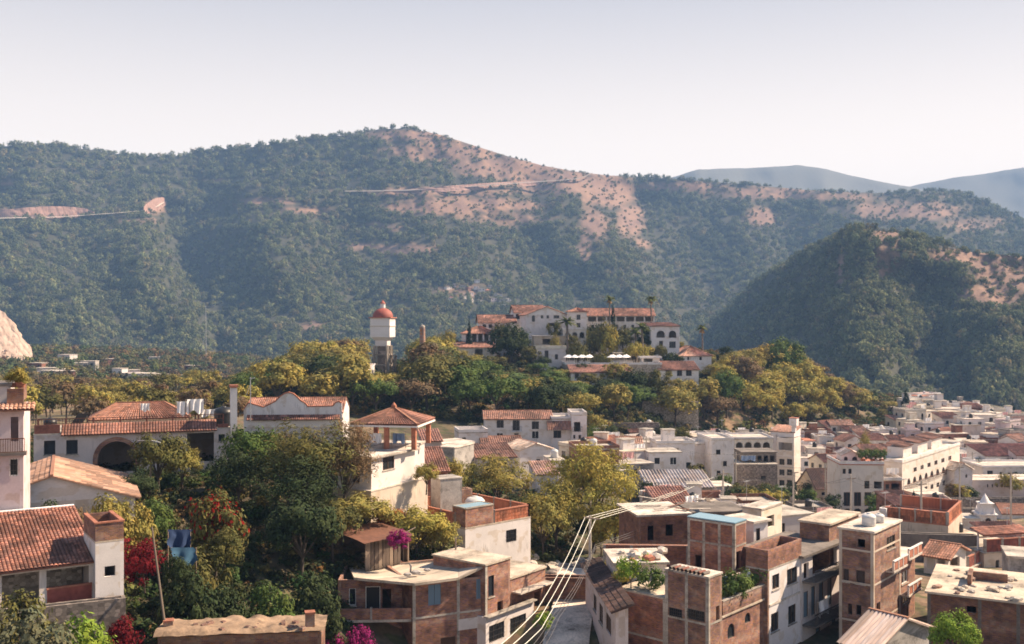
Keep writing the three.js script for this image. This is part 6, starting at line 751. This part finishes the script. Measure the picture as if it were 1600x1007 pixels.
// hamlets: on the mountain foot and in the valley
{
  const r = RNG(44), hut = (p, w, label, group, cs) => { const t = thing('hamlet_house', label, 'house', p, group), a = lerp(-0.5, 0.9, r()), m = [M.white, M.white2, M.pink, M.white2, M.grey, M.brick2][Math.floor(r() * 6)], hh = lerp(2.8, 4.6, r()) * cs; add(t, 'wall', box(p.x, p.y + hh / 2 - 0.6, p.z, w, hh + 1.2, w * 0.7, a), m); const fl = r() < 0.85, o = p; if (fl) add(t, 'roof', box(o.x, o.y + hh + 0.1, o.z, w + 0.5, 0.2, w * 0.7 + 0.5, a), M.pale); else { const q = new THREE.CylinderGeometry(0.02, w * 0.56, w * 0.24, 4, 1); q.rotateY(Math.PI / 4); q.scale(1.3, 1, 0.95); q.rotateY(a); q.translate(o.x, o.y + hh + w * 0.12, o.z); add(t, 'roof', q, M.terracotta); } const n = V(Math.sin(a), 0, Math.cos(a)); for (const s of [-0.25, 0.25]) add(t, 'window', box(p.x + n.x * w * 0.351 + Math.cos(a) * s * w, p.y + hh * 0.6, p.z + n.z * w * 0.351 - Math.sin(a) * s * w, w * 0.16, hh * 0.3, 0.1, a), M.glass); };
  for (const [px, py, w] of [[700, 452, 8], [712, 448, 6], [722, 450, 7], [732, 454, 8], [744, 452, 7], [752, 456, 9], [762, 458, 8], [772, 462, 9], [780, 464, 8], [735, 462, 7], [748, 464, 8], [760, 468, 7], [770, 471, 9], [785, 472, 12], [792, 470, 9], [725, 466, 6], [712, 464, 7], [776, 478, 7], [790, 481, 8], [745, 441, 7], [718, 438, 6], [705, 470, 6], [750, 474, 7], [735, 472, 6], [765, 450, 6]]) hut(mainAt(px, (590 - py) / (590 - ridgeMain(px))), w, 'tiny pale house of the hamlet at the foot of the big mountain', 'houses of the mountain hamlet', 1);
  for (const [px, d, w] of [[72, 470, 8], [84, 455, 10], [92, 480, 7], [100, 445, 8], [140, 560, 8], [105, 590, 9], [205, 500, 7], [212, 470, 10], [220, 455, 11], [232, 465, 9], [245, 440, 7], [270, 500, 9], [283, 490, 10], [320, 530, 9], [330, 545, 7], [125, 545, 7], [60, 520, 7], [300, 620, 8], [240, 640, 7], [170, 600, 7], [187, 490, 6], [340, 560, 8]]) hut(onGround(px, d).add(V(0, 1.2, 0)), w, 'little pale house scattered in the wooded valley', 'houses in the valley', 1.1);
}

// ---------------------------------------------------------------- the hotel on its hill
{
  const HR = { c: [0.46, 0.185, 0.125], pitch: 0.42, row: 0.7, lod: 1, over: 0.4 }, hotel = thing('hotel', 'rambling white hotel with red tiled roofs crowning the wooded hill', 'hotel', onGround(900, 300));
  const w = (o) => house('', '', { into: hotel, mat: 'white', frame: 'frameB', ...o });
  w({ c: [722, 298], a: 4, W: 776, D: { m: 9 }, top: 521, holes: { F: grid(727, 522, 774, 534, 5, 1, 0.76, 0.96, 'o') }, roof: { k: 'hip', rise: 2.0, ...HR } });
  w({ c: [704, 292], a: 3, W: 772, D: { m: 6 }, top: 543, roof: { k: 'shed', rise: 1.5, ...HR }, holes: { F: [[742, 546, 754, 556, 'o']] } });
  w({ c: [748, 308], a: 6, W: 806, D: { m: 9 }, top: 504, roof: { k: 'gable', rise: 2.3, ...HR }, holes: { F: grid(752, 506, 800, 514, 5, 1, 0.6, 0.7, 'o') } });
  w({ c: [803, 312], a: 8, W: 850, D: { m: 8 }, top: 488, roof: { k: 'gable', rise: 2.2, ...HR }, holes: { F: [[806, 491, 812, 499, 'w'], [815, 491, 819, 499, 'w']] } });
  w({ c: [822, 301], a: 12, W: 886, D: { m: 9 }, top: 492, roof: { k: 'gableL', rise: 2.5, ...HR }, holes: { F: [[831, 493, 836, 503, 'v'], [845, 493, 849, 498, 'w'], [854, 493, 858, 498, 'w'], [865, 493, 874, 498, 'w'], [857, 505, 866, 510, 'w']] } });
  w({ c: [834, 292], a: 6, W: 884, D: { m: 5 }, top: 526, mat: 'beige', roof: { k: 'flat', mat: 'grey', over: 0.3 }, holes: { F: [[848, 530, 860, 538, 'o']] } });
  w({ c: [838, 281], a: 5, W: 884, D: { m: 6 }, top: 546, roof: { k: 'flat', mat: 'pale', over: 0.2, par: 0.7, parMat: 'cream' }, holes: { F: [[851, 548, 857, 560, 'w'], [867, 554, 872, 562, 'w']] } });
  w({ c: [880, 294], a: 2, W: 916, D: { m: 5 }, top: 516, holes: { F: grid(881, 519, 915, 529, 3, 1, 0.66, 0.95, 'a') }, roof: { k: 'flat', mat: 'pale', over: 0.1, par: 0.4 } });
  w({ c: [886, 302], a: -4, W: 917, D: { m: 7 }, top: 487, roof: { k: 'hip', rise: 1.1, ...HR }, holes: { F: [[901, 492, 907, 500, 'w'], [901, 505, 907, 512, 'w']] } });
  w({ c: [914, 312], a: 2, W: 1023, D: { m: 9 }, top: 493, roof: { k: 'gable', rise: 2.2, ...HR }, holes: { F: [...grid(918, 495, 1022, 503, 7, 1, 0.86, 0.95, 'o'), ...grid(920, 507, 1020, 515, 8, 1, 0.34, 0.8, 'w')] } });
  w({ c: [1017, 298], a: 9, W: 1062, D: { m: 9 }, top: 510, roof: { k: 'shed', rise: 1.0, ...HR }, holes: { F: [[1026, 517, 1039, 528, 'a'], [1045, 517, 1057, 528, 'a'], [1030, 533, 1036, 541, 'w'], [1046, 534, 1056, 544, 'w']] } });
  w({ c: [1067, 294], a: 14, W: 1112, D: { m: 13 }, top: 556, roof: { k: 'hip', rise: 2.6, ...HR, c: [0.6, 0.33, 0.25] }, holes: { F: [[1074, 558, 1077, 563, 'w'], [1093, 558, 1097, 563, 'w']] } });
  w({ c: [1030, 270], a: 3, W: 1092, D: { m: 7 }, top: 578, roof: { k: 'shed', rise: 1.9, ...HR }, holes: { F: [[1058, 579, 1066, 588, 'w'], [1072, 579, 1081, 588, 'w'], [1040, 579, 1050, 589, 'o']] } });
  w({ c: [892, 262], a: 3, W: 986, D: { m: 6 }, top: 582, roof: { k: 'shed', rise: 1.6, ...HR }, holes: { F: grid(895, 583, 985, 593, 7, 1, 0.5, 0.8, 'o') } });
  const tr = w({ c: [884, 270], a: 2, W: 1034, D: { m: 14 }, topY: Y(571, 270), mat: 'stone', roof: { k: 'flat', mat: 'pale', over: 0.1, par: 0.5 } });
  w({ c: [1003, 276], a: 2, W: 1031, D: { m: 4 }, top: 560, yb: tr.yt + 0.19, holes: { F: [[1006, 560, 1020, 566, 'o']] }, roof: { k: 'flat', mat: 'white', over: 0.5, par: 0.3 } });
  w({ c: [960, 288], a: 2, W: 1010, D: { m: 4 }, top: 553, mat: 'beige', roof: { k: 'flat', mat: 'concrete', over: 0.3 }, holes: { F: grid(962, 556, 1008, 563, 4, 1, 0.7, 0.8, 'o') } });
  // terrace walls stepping down the hill
  house('hill_wall', 'rough stone terrace wall below the hotel dining roof', { c: [1000, 250], a: 2, W: 1092, D: { m: 1 }, top: 628, mat: 'stone', category: 'wall' });
  house('hill_wall', 'low stone wall along the drive at the foot of the hotel hill', { c: [930, 214], a: 6, W: 1030, D: { m: 1 }, top: 662, mat: 'stone2', category: 'wall' });
  for (let j = 0; j < 2; j++) for (let i = 0; i < 7; i++) {
    const p = ray(887 + i * 10.5 + (i > 3 ? 26 : 0) + j * 3, 273 + j * 3.4, tr.yt + 0.19), t = thing('parasol', 'white parasol on the hotel terrace', 'parasol', p, 'white parasols on the hotel terrace');
    add(t, 'pole', cyl(p, 0.05, 0.05, 2.3, 6), M.frameW); const c = new THREE.ConeGeometry(1.25, 0.75, 8, 2, true); c.translate(p.x, p.y + 2.2, p.z); add(t, 'canopy', c, M.cloth);
  }
}
{ // the water tower with its red dome
  const p = onGround(598, 274), x = p.x, z = p.z, t = thing('water_tower', 'white lookout tower with red dome on a stone shaft', 'tower', p), y = (py) => Y(py, 274), a = 0.62, oct = (r0, r1, y0, y1, m, nm, seg = 8) => { const g = new THREE.CylinderGeometry(r1, r0, y1 - y0, seg, 1); g.rotateY(a); g.translate(x, (y0 + y1) / 2, z); const q = g.toNonIndexed(); if (seg === 4) q.computeVertexNormals(); return add(t, nm, q, M[m]); };
  oct(1.7, 1.5, p.y - 1, y(541), 'stone2', 'stone_shaft', 4); for (let i = 0; i < 4; i++) { const th = a + i * Math.PI / 2, f = (r, yy) => V(x + Math.sin(th) * r, yy, z + Math.cos(th) * r); add(t, 'leg', beam(f(3.1, p.y - 1), f(2.5, y(540)), 0.75), M.stone); for (const k of [0.35, 0.7]) { const yy = lerp(p.y, y(540), k), g = (q) => V(x + Math.sin(q) * lerp(3.1, 2.5, k), yy, z + Math.cos(q) * lerp(3.1, 2.5, k)); add(t, 'tie_beam', beam(g(th), g(th + Math.PI / 2), 0.4), M.stone); } } oct(2.4, 2.4, y(541), y(529), 'white2', 'upper_shaft', 4); oct(2.45, 3.7, y(532), y(527), 'white', 'corbel', 4); oct(3.9, 3.9, y(527), y(497.5), 'white', 'tank_room', 4); oct(4.05, 4.05, y(510) - 0.15, y(510) + 0.15, 'pale', 'string_course', 4); oct(4.4, 4.4, y(497.5), y(496), 'terracotta', 'eave', 4);
  const dome = new THREE.LatheGeometry([[2.85, 0], [2.75, 0.7], [2.35, 1.5], [1.6, 2.15], [0.7, 2.5], [0, 2.55]].map(([r, h]) => new THREE.Vector2(r, h)), 16); dome.translate(x, y(496), z); add(t, 'dome', dome, M.redPaint);
  oct(0.75, 0.7, y(496) + 2.3, y(496) + 3.7, 'white', 'lantern', 8); const tip = new THREE.ConeGeometry(0.85, 1.1, 8); tip.translate(x, y(496) + 4.25, z); add(t, 'lantern_roof', tip, M.redPaint);
  for (const [an, yy] of [[-0.18, 0.55], [0.62 + 0.95, 0.55]]) { const n = V(Math.sin(an), 0, Math.cos(an)); add(t, 'window', box(x + n.x * 2.52, y(517), z + n.z * 2.52, 0.9, 1.3, 0.3, an), M.glass); }
  const s = (px, py, d) => P(px, py, d), bars = [[[605, 540], [619, 578]], [[619, 556], [606, 578]], [[606, 557], [619, 556]], [[619, 556], [618, 579]], [[612, 578], [619, 556]], [[606, 576], [618, 577]]]; for (const [q, e] of bars) add(t, 'brace', beam(s(...q, 272), s(...e, 272), 0.28), M.wood);
  const c = onGround(660, 268), k = thing('brick_chimney', 'round pinkish brick chimney rising from the hill trees', 'chimney', c), h = Y(512, 268) - c.y; add(k, 'shaft', cyl(c, 0.85, 0.72, h, 12), M.rose); add(k, 'cap', new THREE.SphereGeometry(0.74, 12, 6, 0, 6.3, 0, 1.57).translate(c.x, c.y + h, c.z), M.concrete);
  house('hill_shed', 'grey sheet-roofed shed below the domed tower', { c: [545, 262], a: -6, W: 578, D: { m: 5 }, top: 579, mat: 'grey', category: 'shed', roof: { k: 'shed', rise: 1.4, c: [0.46, 0.46, 0.48], vary: 0.05, pitch: 0.6, row: 3, lod: 1 } });
  const e = onGround(322, 690), pl0 = thing('radio_mast', 'slim mast standing in the valley before the mountain', 'mast', e); add(pl0, 'shaft', beam(e, P(321, 478, 690), 0.35), M.metal); add(pl0, 'arm', beam(P(321, 480, 690), P(335, 478, 690), 0.3), M.metal); add(pl0, 'stay', beam(P(313, 552, 690), P(321, 520, 690), 0.2), M.metal);
}
// ---------------------------------------------------------------- palms, cypresses
function palm(label, px, d, top, s = 1, skirt = true) {
  const b = onGround(px, d), H = Y(top, d) - b.y, t = thing('palm_tree', label, 'palm tree', b), r = RNG(px), hub = V(b.x, b.y + H, b.z);
  add(t, 'trunk', tube([V(b.x, b.y - 0.5, b.z), V(b.x + 0.2, b.y + H * 0.5, b.z), hub], 0.26 * s, 0.2 * s, 7, 8), M.barkPale);
  const fr = [], sk = [], frond = (dir, len, drop) => { const n = 7, pos = [], side = V(-dir.z, 0, dir.x).normalize(), w = 0.34 * s; for (let i = 0; i < n; i++) { const f = (k) => hub.clone().addScaledVector(dir, len * k).add(V(0, -drop * k * k * len, 0)); const a = f(i / n), c = f((i + 1) / n), w0 = w * Math.sin(Math.PI * (0.12 + 0.88 * i / n)) + 0.03, w1 = w * Math.sin(Math.PI * (0.12 + 0.88 * (i + 1) / n)) + 0.01; for (const g of [-1, 1]) { const e0 = a.clone().addScaledVector(side, g * w0).add(V(0, -0.12, 0)), e1 = c.clone().addScaledVector(side, g * w1).add(V(0, -0.12, 0)); pos.push(...a.toArray(), ...e0.toArray(), ...c.toArray(), ...c.toArray(), ...e0.toArray(), ...e1.toArray()); } } const g = new THREE.BufferGeometry(); g.setAttribute('position', new THREE.Float32BufferAttribute(pos, 3)); g.computeVertexNormals(); const k = lerp(0.75, 1.25, r()); g.setAttribute('color', new THREE.Float32BufferAttribute(new Float32Array(pos.length).fill(k), 3)); return g; };
  for (let i = 0; i < 30; i++) { const th = r() * 6.28, e = lerp(-0.25, 1.1, r()); fr.push(frond(V(Math.cos(th) * Math.cos(e), Math.sin(e), Math.sin(th) * Math.cos(e)), lerp(1.5, 2.3, r()) * s, 0.35)); }
  add(t, 'crown', fr, L.palm);
  if (skirt) { for (let i = 0; i < 22; i++) { const th = r() * 6.28; sk.push(frond(V(Math.cos(th) * 0.5, -0.85, Math.sin(th) * 0.5), lerp(1.2, 2.1, r()) * s, 0.05)); } add(t, 'dead_skirt', sk, L.straw); }
}
palm('tall fan palm rising above the middle of the hotel roofs', 952, 304, 466, 0.95); palm('tall fan palm with brown skirt at the end of the hotel wing', 1017, 306, 467, 1.05); palm('lone fan palm beside the hotel', 1097, 300, 512, 1.0); palm('low feathery palm beside the white hotel gable', 886, 288, 503, 1.5, false); palm('low feathery palm before the arched hotel block', 1003, 284, 512, 1.5, false); palm('second feathery palm leaning at the long hotel wing', 993, 286, 518, 1.4, false);
function cypress(label, px, d, top, r) { const b = onGround(px, d), H = Y(top, d) - b.y, { g } = crownGeo(px, { r: [r, H * 0.5, r], clumps: 80, leaves: 40, clump: r * 0.42, leaf: 0.26, cut: -1, fill: 0.35 }), q = g.attributes.position; for (let i = 0; i < q.count; i++) { const k = clamp(1.15 - (q.getY(i) / H + 0.5) * 1.1, 0.05, 1); q.setXYZ(i, q.getX(i) * k + b.x, q.getY(i) + b.y + H * 0.53, q.getZ(i) * k + b.z); } const t = thing('cypress_tree', label, 'cypress', b); add(t, 'trunk', cyl(b, 0.25, 0.1, H * 0.6, 6), M.bark); add(t, 'crown', g, L.cypress); }
cypress('tall dark cypress among the houses beside the hill', 1416, 330, 604, 2.6); cypress('slim dark cypress at the far town edge', 1583, 400, 628, 1.3); cypress('dark pointed cypress between the hotel roofs', 958, 296, 470, 2.2); cypress('small dark cypress beside the hotel wing', 733, 296, 492, 1.2); cypress('clipped dark cypress beside the lattice building', 1428, 168, 768, 1.2);
// ---------------------------------------------------------------- trees of the hotel hill
{
  const r = RNG(2024), roofline = pl([[330, 600], [345, 590], [400, 566], [450, 548], [470, 532], [520, 528], [560, 518], [572, 540], [585, 582], [622, 582], [632, 530], [650, 528], [690, 508], [705, 530], [725, 560], [770, 560], [800, 590], [835, 580], [890, 596], [990, 596], [1095, 600], [1105, 575], [1130, 548], [1180, 540], [1200, 534], [1240, 534], [1262, 548], [1300, 580], [1350, 602], [1400, 618], [1430, 650]]);
  const front = pl([[330, 186], [600, 194], [760, 200], [930, 206], [1000, 238], [1120, 256], [1230, 282], [1330, 312], [1430, 345]]);
  const kinds = [K.round, K.umbrella, K.loose, K.tall, K.umbrella, K.round], say = { yellow: 'yellowish tree with rounded crown in the woods of the hotel hill', gold: 'golden-leaved tree in the woods of the hotel hill', olive: 'olive-green tree in the woods of the hotel hill', oliveDark: 'dark olive tree in the woods of the hotel hill', green: 'green leafy tree in the woods of the hotel hill', dark: 'dark green tree in the woods of the hotel hill', brown: 'half-bare brownish tree in the woods of the hotel hill' };
  const spots = []; let n = 0;
  for (let i = 0; i < 5000 && n < 255; i++) {
    const px = lerp(338, 1428, r()), d = lerp(190, 400, Math.pow(r(), 1.1)); if (d < front(px)) continue;
    if (px > 700 && px < 1112 && d > 252) continue; if (px > 572 && px < 626 && d > 238 && d < 285) continue; if (px > 538 && px < 585 && d > 225 && d < 270) continue; if (px > 650 && px < 670 && d > 240 && d < 275) continue;
    const p = onGround(px, d), gap = lerp(4.2, 5.6, r()); if (spots.some((q) => Math.hypot(q.x - p.x, q.z - p.z) < gap)) continue;
    const k = kinds[Math.floor(r() * 6)], full = (k === K.umbrella ? 8.1 : k === K.tall ? 10.6 : 8.6), hw = 4.6 * F / d, lim = Y(Math.max(roofline(px), roofline(px - hw * 0.7), roofline(px + hw * 0.7)) + 2, d) - p.y; let s = lerp(0.9, 1.3, r()); if (full * s > lim) s = lim / full; if (s < 0.38) continue; spots.push(p); n++;
    const u = r(), right = smooth(1080, 1200, px), low = d < 250 && px > 690 && px < 1010; let m;
    if (right > u) m = r() < 0.5 ? 'yellow' : r() < 0.5 ? 'gold' : r() < 0.6 ? 'olive' : 'brown'; else if (low) m = r() < 0.45 ? 'green' : r() < 0.4 ? 'dark' : r() < 0.6 ? 'olive' : 'yellow'; else m = r() < 0.34 ? 'olive' : r() < 0.36 ? 'oliveDark' : r() < 0.42 ? 'yellow' : r() < 0.4 ? 'green' : r() < 0.5 ? 'brown' : 'dark';
    plant('hill_tree', (k === K.umbrella ? 'flat-topped ' : k === K.tall ? 'upright ' : k === K.loose ? 'open-crowned ' : 'round ') + say[m].replace(' with rounded crown', ''), 'tree', k, L[m], p, Math.max(s, 0.7) * 1.15, 'trees of the hotel hill', r() * 6.28, s * lerp(0.92, 1.04, r()));
  }
  const one = (label, k, m, px, d, top, wide, group) => { const p = onGround(px, d), full = k.crown.boundingBox || (k.crown.computeBoundingBox(), k.crown.boundingBox), sy = (Y(top, d) - p.y) / full.max.y, s = wide * d / F / (full.max.x - full.min.x); plant('tree', label, 'tree', k, L[m], p, s, group, px, sy); };
  globalThis.one = one;
  one('big dense dark green tree between the hotel wings', K.dense, 'dark', 798, 286, 500, 72); one('broad bright green trees below the white hotel block', K.dense, 'green', 800, 244, 580, 92); one('second broad green tree below the white hotel block', K.dense, 'green', 862, 246, 574, 66); one('round glossy green tree standing out of the yellow hillside', K.dense, 'green', 1222, 325, 522, 74);
  one('dark tree in front of the long hotel wing', K.round, 'oliveDark', 944, 288, 497, 66); one('yellow-green tree beside the dark tree on the hotel terrace', K.round, 'yellow', 952, 284, 503, 34); one('flat-crowned yellow tree above the hotel terrace', K.umbrella, 'yellow', 994, 282, 531, 44); one('dark round bush beside the pale hipped hotel roof', K.dense, 'dark', 1052, 284, 548, 38); one('grey-green tree covering the hotel terrace edge', K.loose, 'olive', 960, 262, 566, 48); one('dark tree below the hotel dining roof', K.round, 'dark', 990, 256, 572, 56); one('leafy tree at the corner of the hotel dining roof', K.loose, 'oliveDark', 1028, 258, 576, 40); one('green tree on the slope beneath the hipped hotel roof', K.round, 'green', 1135, 268, 572, 70); one('second olive tree on the slope beneath the hipped hotel roof', K.loose, 'olive', 1100, 262, 588, 60); one('dark hedge-like tree beside the white hotel block', K.tall, 'oliveDark', 830, 282, 540, 40); one('green tree beside the hotel stair block', K.round, 'oliveDark', 905, 278, 532, 40);
}
{ // more trees crowding the hotel, and the scrub trees of the near valley
  const r = RNG(77);
  for (const [px, d, top, wide, m] of [[716, 286, 545, 40, 'olive'], [742, 280, 552, 46, 'yellow'], [770, 276, 556, 44, 'oliveDark'], [700, 300, 512, 40, 'olive'], [725, 276, 562, 50, 'oliveDark'], [842, 270, 566, 40, 'green'], [878, 264, 576, 44, 'olive'], [920, 256, 582, 40, 'oliveDark'], [948, 252, 590, 50, 'dark'], [1060, 258, 590, 50, 'olive'], [1012, 290, 540, 30, 'yellow'], [926, 294, 522, 36, 'oliveDark'], [905, 286, 540, 34, 'dark'], [1078, 262, 596, 48, 'yellow'], [868, 290, 520, 22, 'olive'], [1000, 248, 600, 60, 'green'], [1118, 286, 568, 44, 'olive'], [895, 250, 594, 54, 'olive'], [868, 298, 500, 26, 'oliveDark'], [930, 304, 500, 40, 'dark'], [912, 300, 508, 30, 'oliveDark'], [975, 302, 505, 40, 'oliveDark'], [1006, 300, 508, 30, 'dark'], [1032, 290, 536, 26, 'oliveDark'], [940, 276, 548, 44, 'oliveDark'], [850, 276, 556, 30, 'dark'], [1018, 262, 582, 46, 'oliveDark'], [895, 290, 522, 26, 'oliveDark'], [912, 268, 566, 36, 'dark'], [968, 258, 580, 40, 'oliveDark'], [780, 300, 500, 34, 'oliveDark'], [818, 292, 512, 30, 'dark']]) one({ olive: 'olive tree crowding the walls of the hotel', yellow: 'yellow-green tree crowding the walls of the hotel', oliveDark: 'dull green tree crowding the walls of the hotel', green: 'fresh green tree crowding the walls of the hotel', dark: 'dark tree crowding the walls of the hotel' }[m], pick([K.round, K.loose, K.umbrella]), m, px, d, top, wide, 'trees crowding the hotel');
  const spots = []; for (let i = 0; i < 900 && spots.length < 110; i++) { const d = lerp(140, 335, r()), px = lerp(-40, 400, r()), p = onGround(px, d); if (spots.some((q) => Math.hypot(q.x - p.x, q.z - p.z) < 4.5) || (px > 340 && d > 185)) continue; spots.push(p); const m = ['olive', 'brown', 'oliveDark', 'olive', 'yellow'][Math.floor(r() * 5)], s = lerp(0.4, 0.8, r()); plant('valley_tree', { olive: 'olive scrub tree on the slope beyond the arch house', brown: 'brownish scrub tree on the slope beyond the arch house', oliveDark: 'dull green scrub tree on the slope beyond the arch house', yellow: 'yellowish scrub tree on the slope beyond the arch house' }[m], 'tree', [K.small, K.smallLoose, K.small][Math.floor(r() * 3)], L[m], p, s, 'scrub trees beyond the arch house', r() * 6.28); }
}
// trees in the middle of the town
one('bright green ball-shaped tree among the upper town houses', K.dense, 'bright', 1422, 318, 671, 32); one('pale green tree beside the dark cypress', K.round, 'olive', 1436, 340, 660, 34); one('dark green tree growing against the five-storey tower', K.dense, 'dark', 1266, 205, 748, 46); one('dark round tree near the foot of the hill road', K.dense, 'dark', 1034, 214, 662, 30); one('second dark round tree near the foot of the hill road', K.round, 'oliveDark', 1066, 216, 664, 36); one('green tree at the tower end of the long villa', K.round, 'green', 926, 190, 660, 32); one('dark shrubs on the bank below the bright long building', K.dense, 'dark', 1510, 196, 757, 46); one('purple-brown tree on the bank by the bright long building', K.loose, 'brown', 1492, 194, 755, 34); one('yellow-green bush beside the clipped cypress', K.shrub, 'yellow', 1444, 160, 785, 26); one('dark tree before the red-roofed arcade house', K.dense, 'dark', 1530, 226, 714, 40); one('dark green tree behind the four-storey house', K.dense, 'dark', 1398, 200, 724, 24); one('olive tree between the far houses', K.loose, 'olive', 1500, 372, 652, 26); one('green bush below the tiled villa', K.dense, 'green', 1306, 232, 706, 30); one('olive bush by the small pale houses', K.round, 'olive', 1352, 246, 668, 30);
// ---------------------------------------------------------------- near trees and shrubs
const nearTree = (label, k, m, px, d, top, wide, cat = 'tree', name = 'garden_tree', bottom) => { const p = onGround(px, d); if (bottom) p.y = Y(bottom, d); k.crown.computeBoundingBox(); const f = k.crown.boundingBox, s = wide * d / F / (f.max.x - f.min.x), sy = (Y(top, d) - p.y) / f.max.y; plant(name, label, cat, k, L[m], p, Math.max(s, sy / 1.6), undefined, px * 0.7, sy); };
nearTree('dark green garden tree beside the fin wall', K.near, 'green', 392, 90, 662, 112); nearTree('shadowed dark tree below the fin wall', K.near, 'dark', 372, 86, 700, 110);
nearTree('large feathery brownish tree before the curved parapet house', K.feather, 'oliveDark', 478, 86, 655, 170); nearTree('thin-leaved feathery tree leaning toward the gazebo', K.feather, 'brown', 535, 88, 650, 120); nearTree('tall dark feathery tree in the middle of the garden', K.feather, 'dark', 455, 82, 705, 150); nearTree('deep green garden tree in the shade below the feathery trees', K.near, 'dark', 470, 78, 770, 150); nearTree('dark garden tree beside the plank shed', K.near, 'oliveDark', 520, 82, 780, 110);
nearTree('leafy tree in front of the big arched doorway', K.near, 'oliveDark', 248, 88, 672, 108); nearTree('low olive tree beside the arch house windows', K.near, 'olive', 285, 90, 696, 70); nearTree('dark bush under the arched doorway', K.near, 'dark', 210, 84, 738, 80, 'bush', 'garden_bush');
nearTree('red-flowered poinsettia tree in the garden', K.flower, 'oliveDark', 335, 72, 757, 112); nearTree('crimson bougainvillea spilling beside the white annex', K.bushy, 'crimson', 226, 63, 838, 66, 'bush', 'bougainvillea', 915); nearTree('dark red bougainvillea at the foot of the garden', K.bushy, 'crimson', 190, 57, 958, 62, 'bush', 'bougainvillea'); nearTree('pink-flecked bougainvillea above the brick parapet', K.bushy, 'crimson', 163, 66, 800, 50, 'bush', 'bougainvillea');
nearTree('yellow-green shrub beside the poinsettia', K.bushy, 'oliveDark', 352, 68, 820, 70, 'shrub', 'garden_shrub', 900); nearTree('dark shrub half hiding the light blue tarpaulin', K.bushy, 'dark', 276, 62.5, 866, 52, 'shrub', 'garden_shrub', 925); nearTree('leafy shrub between the gabled house and the annex', K.bushy, 'olive', 168, 70, 768, 80, 'shrub', 'garden_shrub'); nearTree('yellowish shrub behind the white annex', K.bushy, 'olive', 205, 72, 775, 66, 'shrub', 'garden_shrub'); nearTree('dark shrub against the white gable wall', K.bushy, 'dark', 74, 71, 778, 44, 'shrub', 'garden_shrub'); nearTree('grey rubble shrub on the ridge of the veranda roof', K.bushy, 'brown', 118, 68, 788, 46, 'shrub', 'garden_shrub'); nearTree('green shrub under the arched doorway terrace', K.bushy, 'green', 240, 76, 775, 70, 'shrub', 'garden_shrub'); nearTree('low shrub beside the blue tarpaulins', K.bushy, 'oliveDark', 310, 66, 850, 70, 'shrub', 'garden_shrub'); nearTree('deep green shrub below the blue tarpaulins', K.bushy, 'dark', 290, 62, 890, 90, 'shrub', 'garden_shrub'); nearTree('dark shrub along the bottom of the garden', K.bushy, 'dark', 350, 64, 905, 100, 'shrub', 'garden_shrub'); nearTree('shrub catching light in the lower garden', K.bushy, 'green', 420, 66, 905, 80, 'shrub', 'garden_shrub'); nearTree('black-green shrub beside the brick balcony', K.bushy, 'dark', 490, 70, 890, 100, 'shrub', 'garden_shrub');
nearTree('grey-green shrub at the corner below the veranda', K.bushy, 'grey', 30, 48, 945, 120, 'shrub', 'garden_shrub'); nearTree('bright rounded bush below the veranda house', K.bushy, 'bright', 132, 50, 955, 96, 'bush', 'garden_bush'); nearTree('leafy vine shrub in front of the veranda', K.bushy, 'oliveDark', 22, 53, 918, 70, 'shrub', 'garden_shrub'); nearTree('grey-green shrub beside the bright rounded bush', K.bushy, 'grey', 82, 47, 968, 90, 'shrub', 'garden_shrub');
nearTree('magenta bougainvillea over the plank shed roof', K.bushy, 'magenta', 622, 80.5, 826, 40, 'bush', 'bougainvillea', 858); nearTree('magenta bougainvillea at the brick balcony foot', K.bushy, 'magenta', 560, 71, 975, 40, 'bush', 'bougainvillea'); nearTree('magenta bougainvillea creeping below the brick balcony', K.bushy, 'magenta', 515, 70, 978, 36, 'bush', 'bougainvillea');
nearTree('orange-tinged bushy tree above the plank shed', K.near, 'olive', 560, 86, 770, 130); nearTree('yellow-green bushy tree beside the lattice terrace', K.near, 'yellow', 650, 87, 790, 120); nearTree('second yellow-green bush beside the white terrace house', K.near, 'olive', 688, 88, 812, 80); nearTree('olive shrub at the corner of the block house', K.near, 'olive', 666, 95, 722, 50, 'shrub', 'garden_shrub', 770); nearTree('rusty leaved bush between shed and block house', K.near, 'orange', 606, 88, 790, 70);
nearTree('wide yellow tree behind the lattice terrace', K.spread, 'olive', 775, 116, 708, 150); nearTree('big spreading yellow tree with forked limbs above the street', K.spread, 'yellow', 928, 112, 686, 178); nearTree('lower yellow tree leaning beside the big spreading tree', K.spread, 'yellow', 870, 110, 745, 140); nearTree('green-yellow tree beside the white terrace house', K.near, 'olive', 850, 106, 770, 100); nearTree('olive bush beside the little red tiled outbuilding', K.near, 'olive', 700, 112, 712, 80); nearTree('yellow bush at the foot of the spreading tree', K.near, 'yellow', 960, 106, 775, 90);
nearTree('bright green young tree beside the brown brick building', K.near, 'bright', 1492, 66, 952, 96, 'tree', 'garden_tree', 1050); nearTree('small green shrub at the street corner wall', K.bushy, 'bright', 848, 74, 955, 36, 'shrub', 'garden_shrub', 985); nearTree('small green tree between yard wall and retaining wall', K.bushy, 'yellow', 940, 86, 872, 36, 'shrub', 'garden_shrub');

renderer.render(scene, camera);
